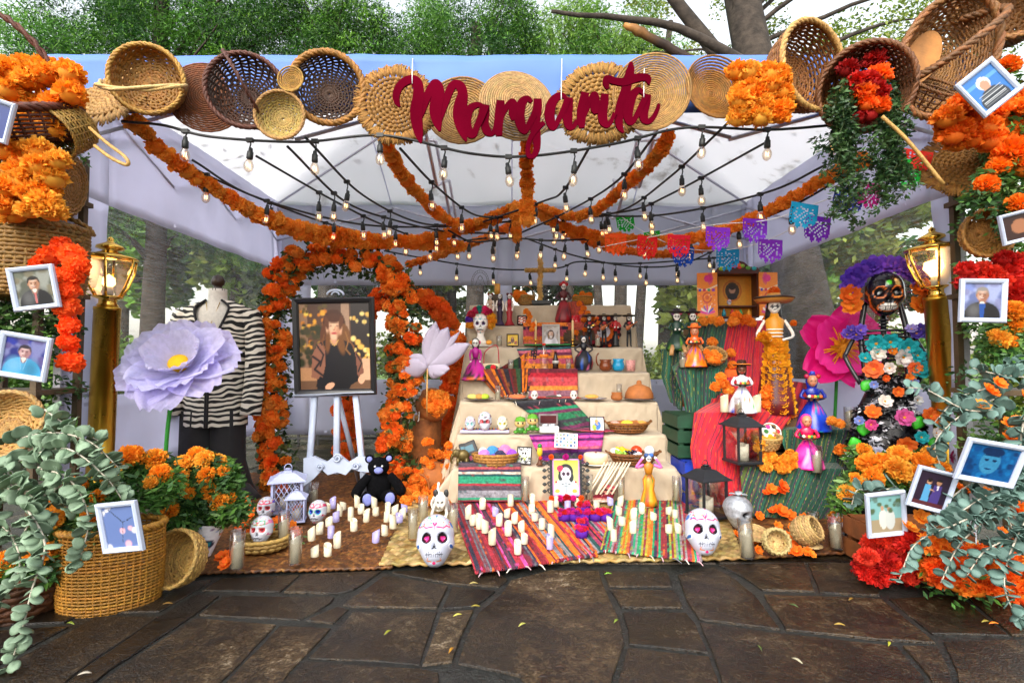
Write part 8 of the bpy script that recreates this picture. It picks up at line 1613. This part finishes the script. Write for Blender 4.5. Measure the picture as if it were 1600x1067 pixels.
bunch('orange marigolds below the upright photo of a man', [(1580,488,2.3,19),(1584,512,2.3,19),(1560,530,2.3,18),(1596,496,2.3,16),(1575,535,2.3,14)], .05, 'marigold', MARI, 800)
bunch('red and orange flowers filling the trailing basket', [(1324,110,2.42,17),(1366,96,2.42,18),(1340,128,2.36,16),(1358,128,2.36,18),(1372,120,2.38,18),(1350,148,2.34,18),(1368,146,2.34,18),(1355,164,2.34,17),(1372,168,2.34,16),(1344,145,2.34,14),(1342,185,2.36,10),(1360,180,2.36,16)], .05, 'carnation', ['c8180c', 'b01410', 'ff6a10', 'a80c0c'])
vt = thing('trailing_vine', 'dark green vine trailing down from the flower basket at upper right', 'vine'); rr = random.Random(2); pts = []
for i in range(26):
    x0 = rr.choice((rr.uniform(1296, 1335), rr.uniform(1375, 1412))); y0 = rr.uniform(120, 190); L = rr.uniform(70, 190); Yv = 2.42+rr.uniform(-.08, .06); q = [P(x0+rr.uniform(-6, 6)*s+8*math.sin(s*2), y0+L*s/5, Yv) for s in range(6)]; mb = MB(C('3a4a20')); mb.tube(q, .0022, 4); mb.obj('vine_stem', MATTE, vt); pts += q+[a.lerp(b, .5) for a, b in zip(q, q[1:])]
leafy('vine_leaves', pts, 7000, .026, [C('2c4a24'), C('3c5c2c'), C('1c3a1c'), C('4a6a38')], vt, .45, .035, 4)
mb = MB(C('c89a50')); mb.tube(crom([P(1378, 182, 2.3), P(1420, 222, 2.28), P(1474, 288, 2.26)], 6), .009, 6); tag(mb.obj('cane_rod', WICKER), 'pale cane rod sticking out below the trailing basket', 'rod')
# papel and cards behind right pillar
# ------------------------------------------------------------------ eucalyptus
mb = MB(); mb.grid(lambda u, v: ((v-.5)*2*.5*math.sin(PI*min(.97, u*.86+.06))**.6*1.15, -.10*(2*v-1)**2, u), 5, 4, thick=.02); EUL = mb.mesh('round_leaf')
EUM = {'l': mat('eucalyptus_pale', (.19, .28, .18), rough=.6, var=.25, vscale=60, trans=.12, objvar=.25), 'r': mat('eucalyptus_grey', (.12, .21, .18), rough=.6, var=.25, vscale=60, trans=.12, objvar=.25)}
EUMESH = {}
for s_ in EUM: EUMESH[s_] = EUL.copy(); EUMESH[s_].materials.append(EUM[s_])
def euc(label, pts, side, leaf_px=24, dens=11, grp=None):
    t = thing('eucalyptus_branch', label, 'branch', None, grp); q = crom(pp(*pts), 8); mb = MB(C('b8b0a0')); mb.tube(q, [.004-.002*i/len(q) for i in range(len(q))], 5); mb.obj('stem', MATTE, t)
    Yd = pts[0][2]; L = leaf_px*Yd/800; s = resample(q, dens*Yd/800)
    for i, p in enumerate(s):
        d = (s[min(i+1, len(s)-1)]-s[max(0, i-1)]).normalized(); f = 1-.35*i/len(s)
        for sx in (-1, 1):
            a = d.orthogonal().normalized(); a = Matrix.Rotation(random.uniform(0, TAU), 3, d) @ a
            zax = (a*sx+d*.35+Vector((0, -.35, .1))).normalized(); rot = zax.to_track_quat('Z', 'Y').to_matrix().to_4x4()
            place(EUMESH[side], 'round_leaf', t, T(p) @ rot @ RZ(random.uniform(-70, 70)) @ SCL(L*f*random.uniform(.75, 1.15)*.9, L*f, L*f*random.uniform(.8, 1.1)))
random.seed(61)
for lab, pts in (('pale eucalyptus branch along the top of the left heap', ((10,690,1.98),(80,676,1.95),(140,690,1.95),(185,730,1.98))), ('pale eucalyptus branch arching over the marigold basket', ((30,720,1.95),(100,700,1.92),(160,740,1.92),(198,790,1.95))), ('pale eucalyptus branch drooping beside the left floral photo', ((60,730,1.9),(110,750,1.86),(138,810,1.85),(122,885,1.86))), ('long pale eucalyptus branch hanging to the bottom left paving', ((40,790,1.78),(70,850,1.72),(50,920,1.68),(34,985,1.66),(12,1050,1.66))), ('pale eucalyptus branch at the far left middle', ((-20,720,1.9),(30,760,1.86),(70,800,1.84),(60,860,1.84))), ('pale eucalyptus branch low at the left edge', ((-20,800,1.85),(20,840,1.82),(30,890,1.8),(0,940,1.8))), ('pale eucalyptus branch behind the left plaited basket', ((70,640,2.05),(110,668,2.02),(158,690,2.02))), ('pale eucalyptus branch crossing the left heap', ((-10,760,1.94),(60,770,1.9),(120,800,1.9))), ('pale eucalyptus branch bending to the dark bowl basket', ((90,760,1.9),(50,810,1.86),(20,870,1.84))), ('short pale eucalyptus sprig beside the gold lamp foot', ((140,700,2.0),(165,715,2.0),(180,760,2.0)))): euc(lab, pts, 'l', 25, 10, 'eucalyptus branches at the left')
for lab, pts in (('grey eucalyptus branch reaching left toward the black skeleton', ((1570,640,2.2),(1510,640,2.2),(1450,610,2.25),(1415,605,2.3))), ('grey eucalyptus branch drooping in front of the right lamp post', ((1560,620,2.25),(1500,650,2.22),(1462,690,2.2),(1470,730,2.2))), ('grey eucalyptus branch below the large blue photo', ((1610,760,2.1),(1550,770,2.05),(1500,800,2.05),(1450,830,2.1))), ('grey eucalyptus branch hanging over the crimson blooms', ((1560,790,2.05),(1490,820,2.02),(1430,850,2.02),(1405,905,2.02))), ('grey eucalyptus branch in the middle of the right heap', ((1600,720,2.1),(1560,790,2.03),(1500,850,2.0),(1470,910,2.0))), ('grey eucalyptus branch hanging to the right paving', ((1610,800,2.0),(1580,860,1.95),(1570,920,1.93),(1600,985,1.93))), ('grey eucalyptus branch at the top of the right heap', ((1610,590,2.25),(1560,585,2.25),(1520,575,2.3))), ('grey eucalyptus branch beside the couple photo', ((1560,740,2.1),(1510,760,2.1),(1480,790,2.1),(1490,840,2.05))), ('grey eucalyptus branch along the right edge', ((1600,650,2.15),(1590,720,2.1),(1570,780,2.05),(1590,850,2.0))), ('grey eucalyptus branch near the man photo stem', ((1600,560,2.3),(1560,600,2.25),(1500,620,2.25),(1460,660,2.25))), ('grey eucalyptus sprig beside the pale wedding photo', ((1400,760,2.4),(1365,770,2.42),(1340,765,2.45),(1330,790,2.45))), ('grey eucalyptus branch over the orange blooms', ((1600,830,2.0),(1540,860,1.98),(1510,900,1.98)))): euc(lab, pts, 'r', 23, 10, 'eucalyptus branches at the right')

# ------------------------------------------------------------------ family photos
def blossoms(c): c.dots(9, .09, ['f0b8c8', 'e8e8f0'], 3); c.line([(.2, .95), (.6, .6), (.9, .7)], .012, '303848'); c.line([(.6, .6), (.5, .1)], .01, '384050')
k = KX(2.15)
photo_frame('white framed photo of a man in suit and tie on the left pillar', 55, 450, 2.18, 66*KX(2.18), 68*KX(2.18), 8, person_cv(48, 48, '6a7060', 'c08a68', '14100e', '10121c', .40, .16, .62, lambda c: c.rect(.475, .525, .05, .36, 'c06a6a')), yaw=8, tilt=6)
photo_frame('white framed blue-toned photo of a smiling woman on left pillar', 39, 557, 2.14, 72*KX(2.14), 70*KX(2.14), -10, person_cv(48, 48, '182a98', 'b88a90', '2a2030', '40a0d0', .42, .15, .62), yaw=8, tilt=4)
photo_frame('white framed pale blossom picture leaning on the oval basket', 190, 822, 1.83, 68*KX(1.83), 78*KX(1.83), 7, (lambda c: (blossoms(c), c)[1])(Canvas(48, 56, '6a80b8')), yaw=-6, tilt=6)
photo_frame('white frame cut off by the left edge of the picture', -14, 185, 2.1, 62*KX(2.1), 66*KX(2.1), -16, Canvas(30, 30, '1c3a88').ell(.6, .5, .2, .3, '304a90'), yaw=10)
photo_frame('tilted white framed photo of a person in a striped shirt', 1542, 138, 2.16, 66*KX(2.16), 70*KX(2.16), 39, (lambda c: ([c.line([(.15, .08+i*.05), (.85, .08+i*.05)], .008, 'd8dce0') for i in range(7)], c.ell(.5, .66, .19, .2, 'e0dcd8'), c.ell(.5, .60, .13, .14, 'c89478'), c.ell(.5, .48, .12, .03, 'c89478'), c)[-1])(Canvas(48, 48, '2a78c8').rect(0, 1, .7, .8, '5aa0e0').ell(.5, .1, .42, .38, '1c2430')), yaw=-10, tilt=4)
photo_frame('upright white framed photo of an elderly man in dark suit', 1534, 470, 2.2, 66*KX(2.2), 68*KX(2.2), -2, person_cv(52, 52, '7a8ac8', 'b07c60', '8a8480', '14141c', .44, .17, .66, lambda c: c.poly([(.42, .42), (.58, .42), (.55, .0), (.45, .0)], '1c4a98')), yaw=-8, tilt=3)
photo_frame('large white framed deep blue face photo on the eucalyptus', 1546, 722, 1.98, 84*KX(1.98), 70*KX(1.98), -10, Canvas(56, 44, '0c5a98').dots(40, .06, ['083a70', '1470b0', '0a4888'], 6).ell(.5, .5, .20, .36, '3a8ab8').ell(.5, .82, .22, .14, '0a2c58').ell(.42, .56, .05, .03, '06244c').ell(.58, .56, .05, .03, '06244c').ell(.5, .3, .07, .02, '0a3060').noise(.12, 2), yaw=-10, tilt=16)
photo_frame('white framed photo of a couple standing hand in hand', 1455, 764, 2.12, 56*KX(2.12), 66*KX(2.12), -14, Canvas(44, 52, '2a1a30').poly([(.26,.1),(.5,.1),(.46,.62),(.28,.62)], '58a0d0').ell(.37, .70, .075, .085, 'c09070').ell(.37, .76, .085, .05, '1a1014').poly([(.52,.1),(.82,.1),(.80,.64),(.55,.64)], '4a3a80').ell(.67, .73, .075, .085, 'b88868').ell(.67, .79, .085, .04, '141014').line([(.46,.5),(.6,.46)], .025, 'c09070').poly([(.63,.64),(.71,.64),(.67,.5)], 'e0dce8').rect(0, 1, 0, .12, '5a2a30'), yaw=-12, tilt=8)
photo_frame('white framed faded wedding photo standing on the corner box', 1383, 802, 2.22, 58*KX(2.22), 72*KX(2.22), 8, Canvas(44, 54, '88c0c0').rect(0, 1, 0, .35, 'b0a080').ell(.42, .36, .13, .28, 'f0ece0').ell(.40, .66, .06, .06, 'c8a080').ell(.64, .34, .16, .28, 'd8e0dc').ell(.62, .62, .06, .06, 'b89070').dots(16, .07, ['5a7050', '6a8a80'], 3, (0, 1, .55, .95)), yaw=-4, tilt=10)
photo_frame('white frame with dark photo at the right edge', 1600, 352, 2.15, 70*KX(2.15), 48*KX(2.15), 14, Canvas(34, 24, '3a2420').ell(.4, .5, .2, .3, 'a87050'), yaw=-8)
# decorated paper cone beside tipped basket
t = thing('paper_cone', 'white paper cone printed with hearts beside the tipped basket', 'cone', T(G(322, 868, .06)) @ RZ(-20) @ RX(-8)); mb = MB(); c = Canvas(40, 40, 'ece8ec').ell(.4, .7, .09, .08, 'd82a88').poly([(.31, .68), (.49, .68), (.4, .52)], 'd82a88').ell(.7, .4, .12, .11, '2a2a40').ell(.7, .4, .07, .06, '2a8a9a').dots(24, .03, ['e06a20', '3a7ac0', '6a2a88'], 3); mb.grid(lambda u, v: ((.02+.05*v)*math.sin((u-.5)*5), -(.02+.05*v)*math.cos((u-.5)*5), .15*v), 24, 16, lambda u, v: c.at(u, v)); mb.obj('cone_wall', PAINT, t)
# orange ring garland at left below lilac flower is in the bunches above
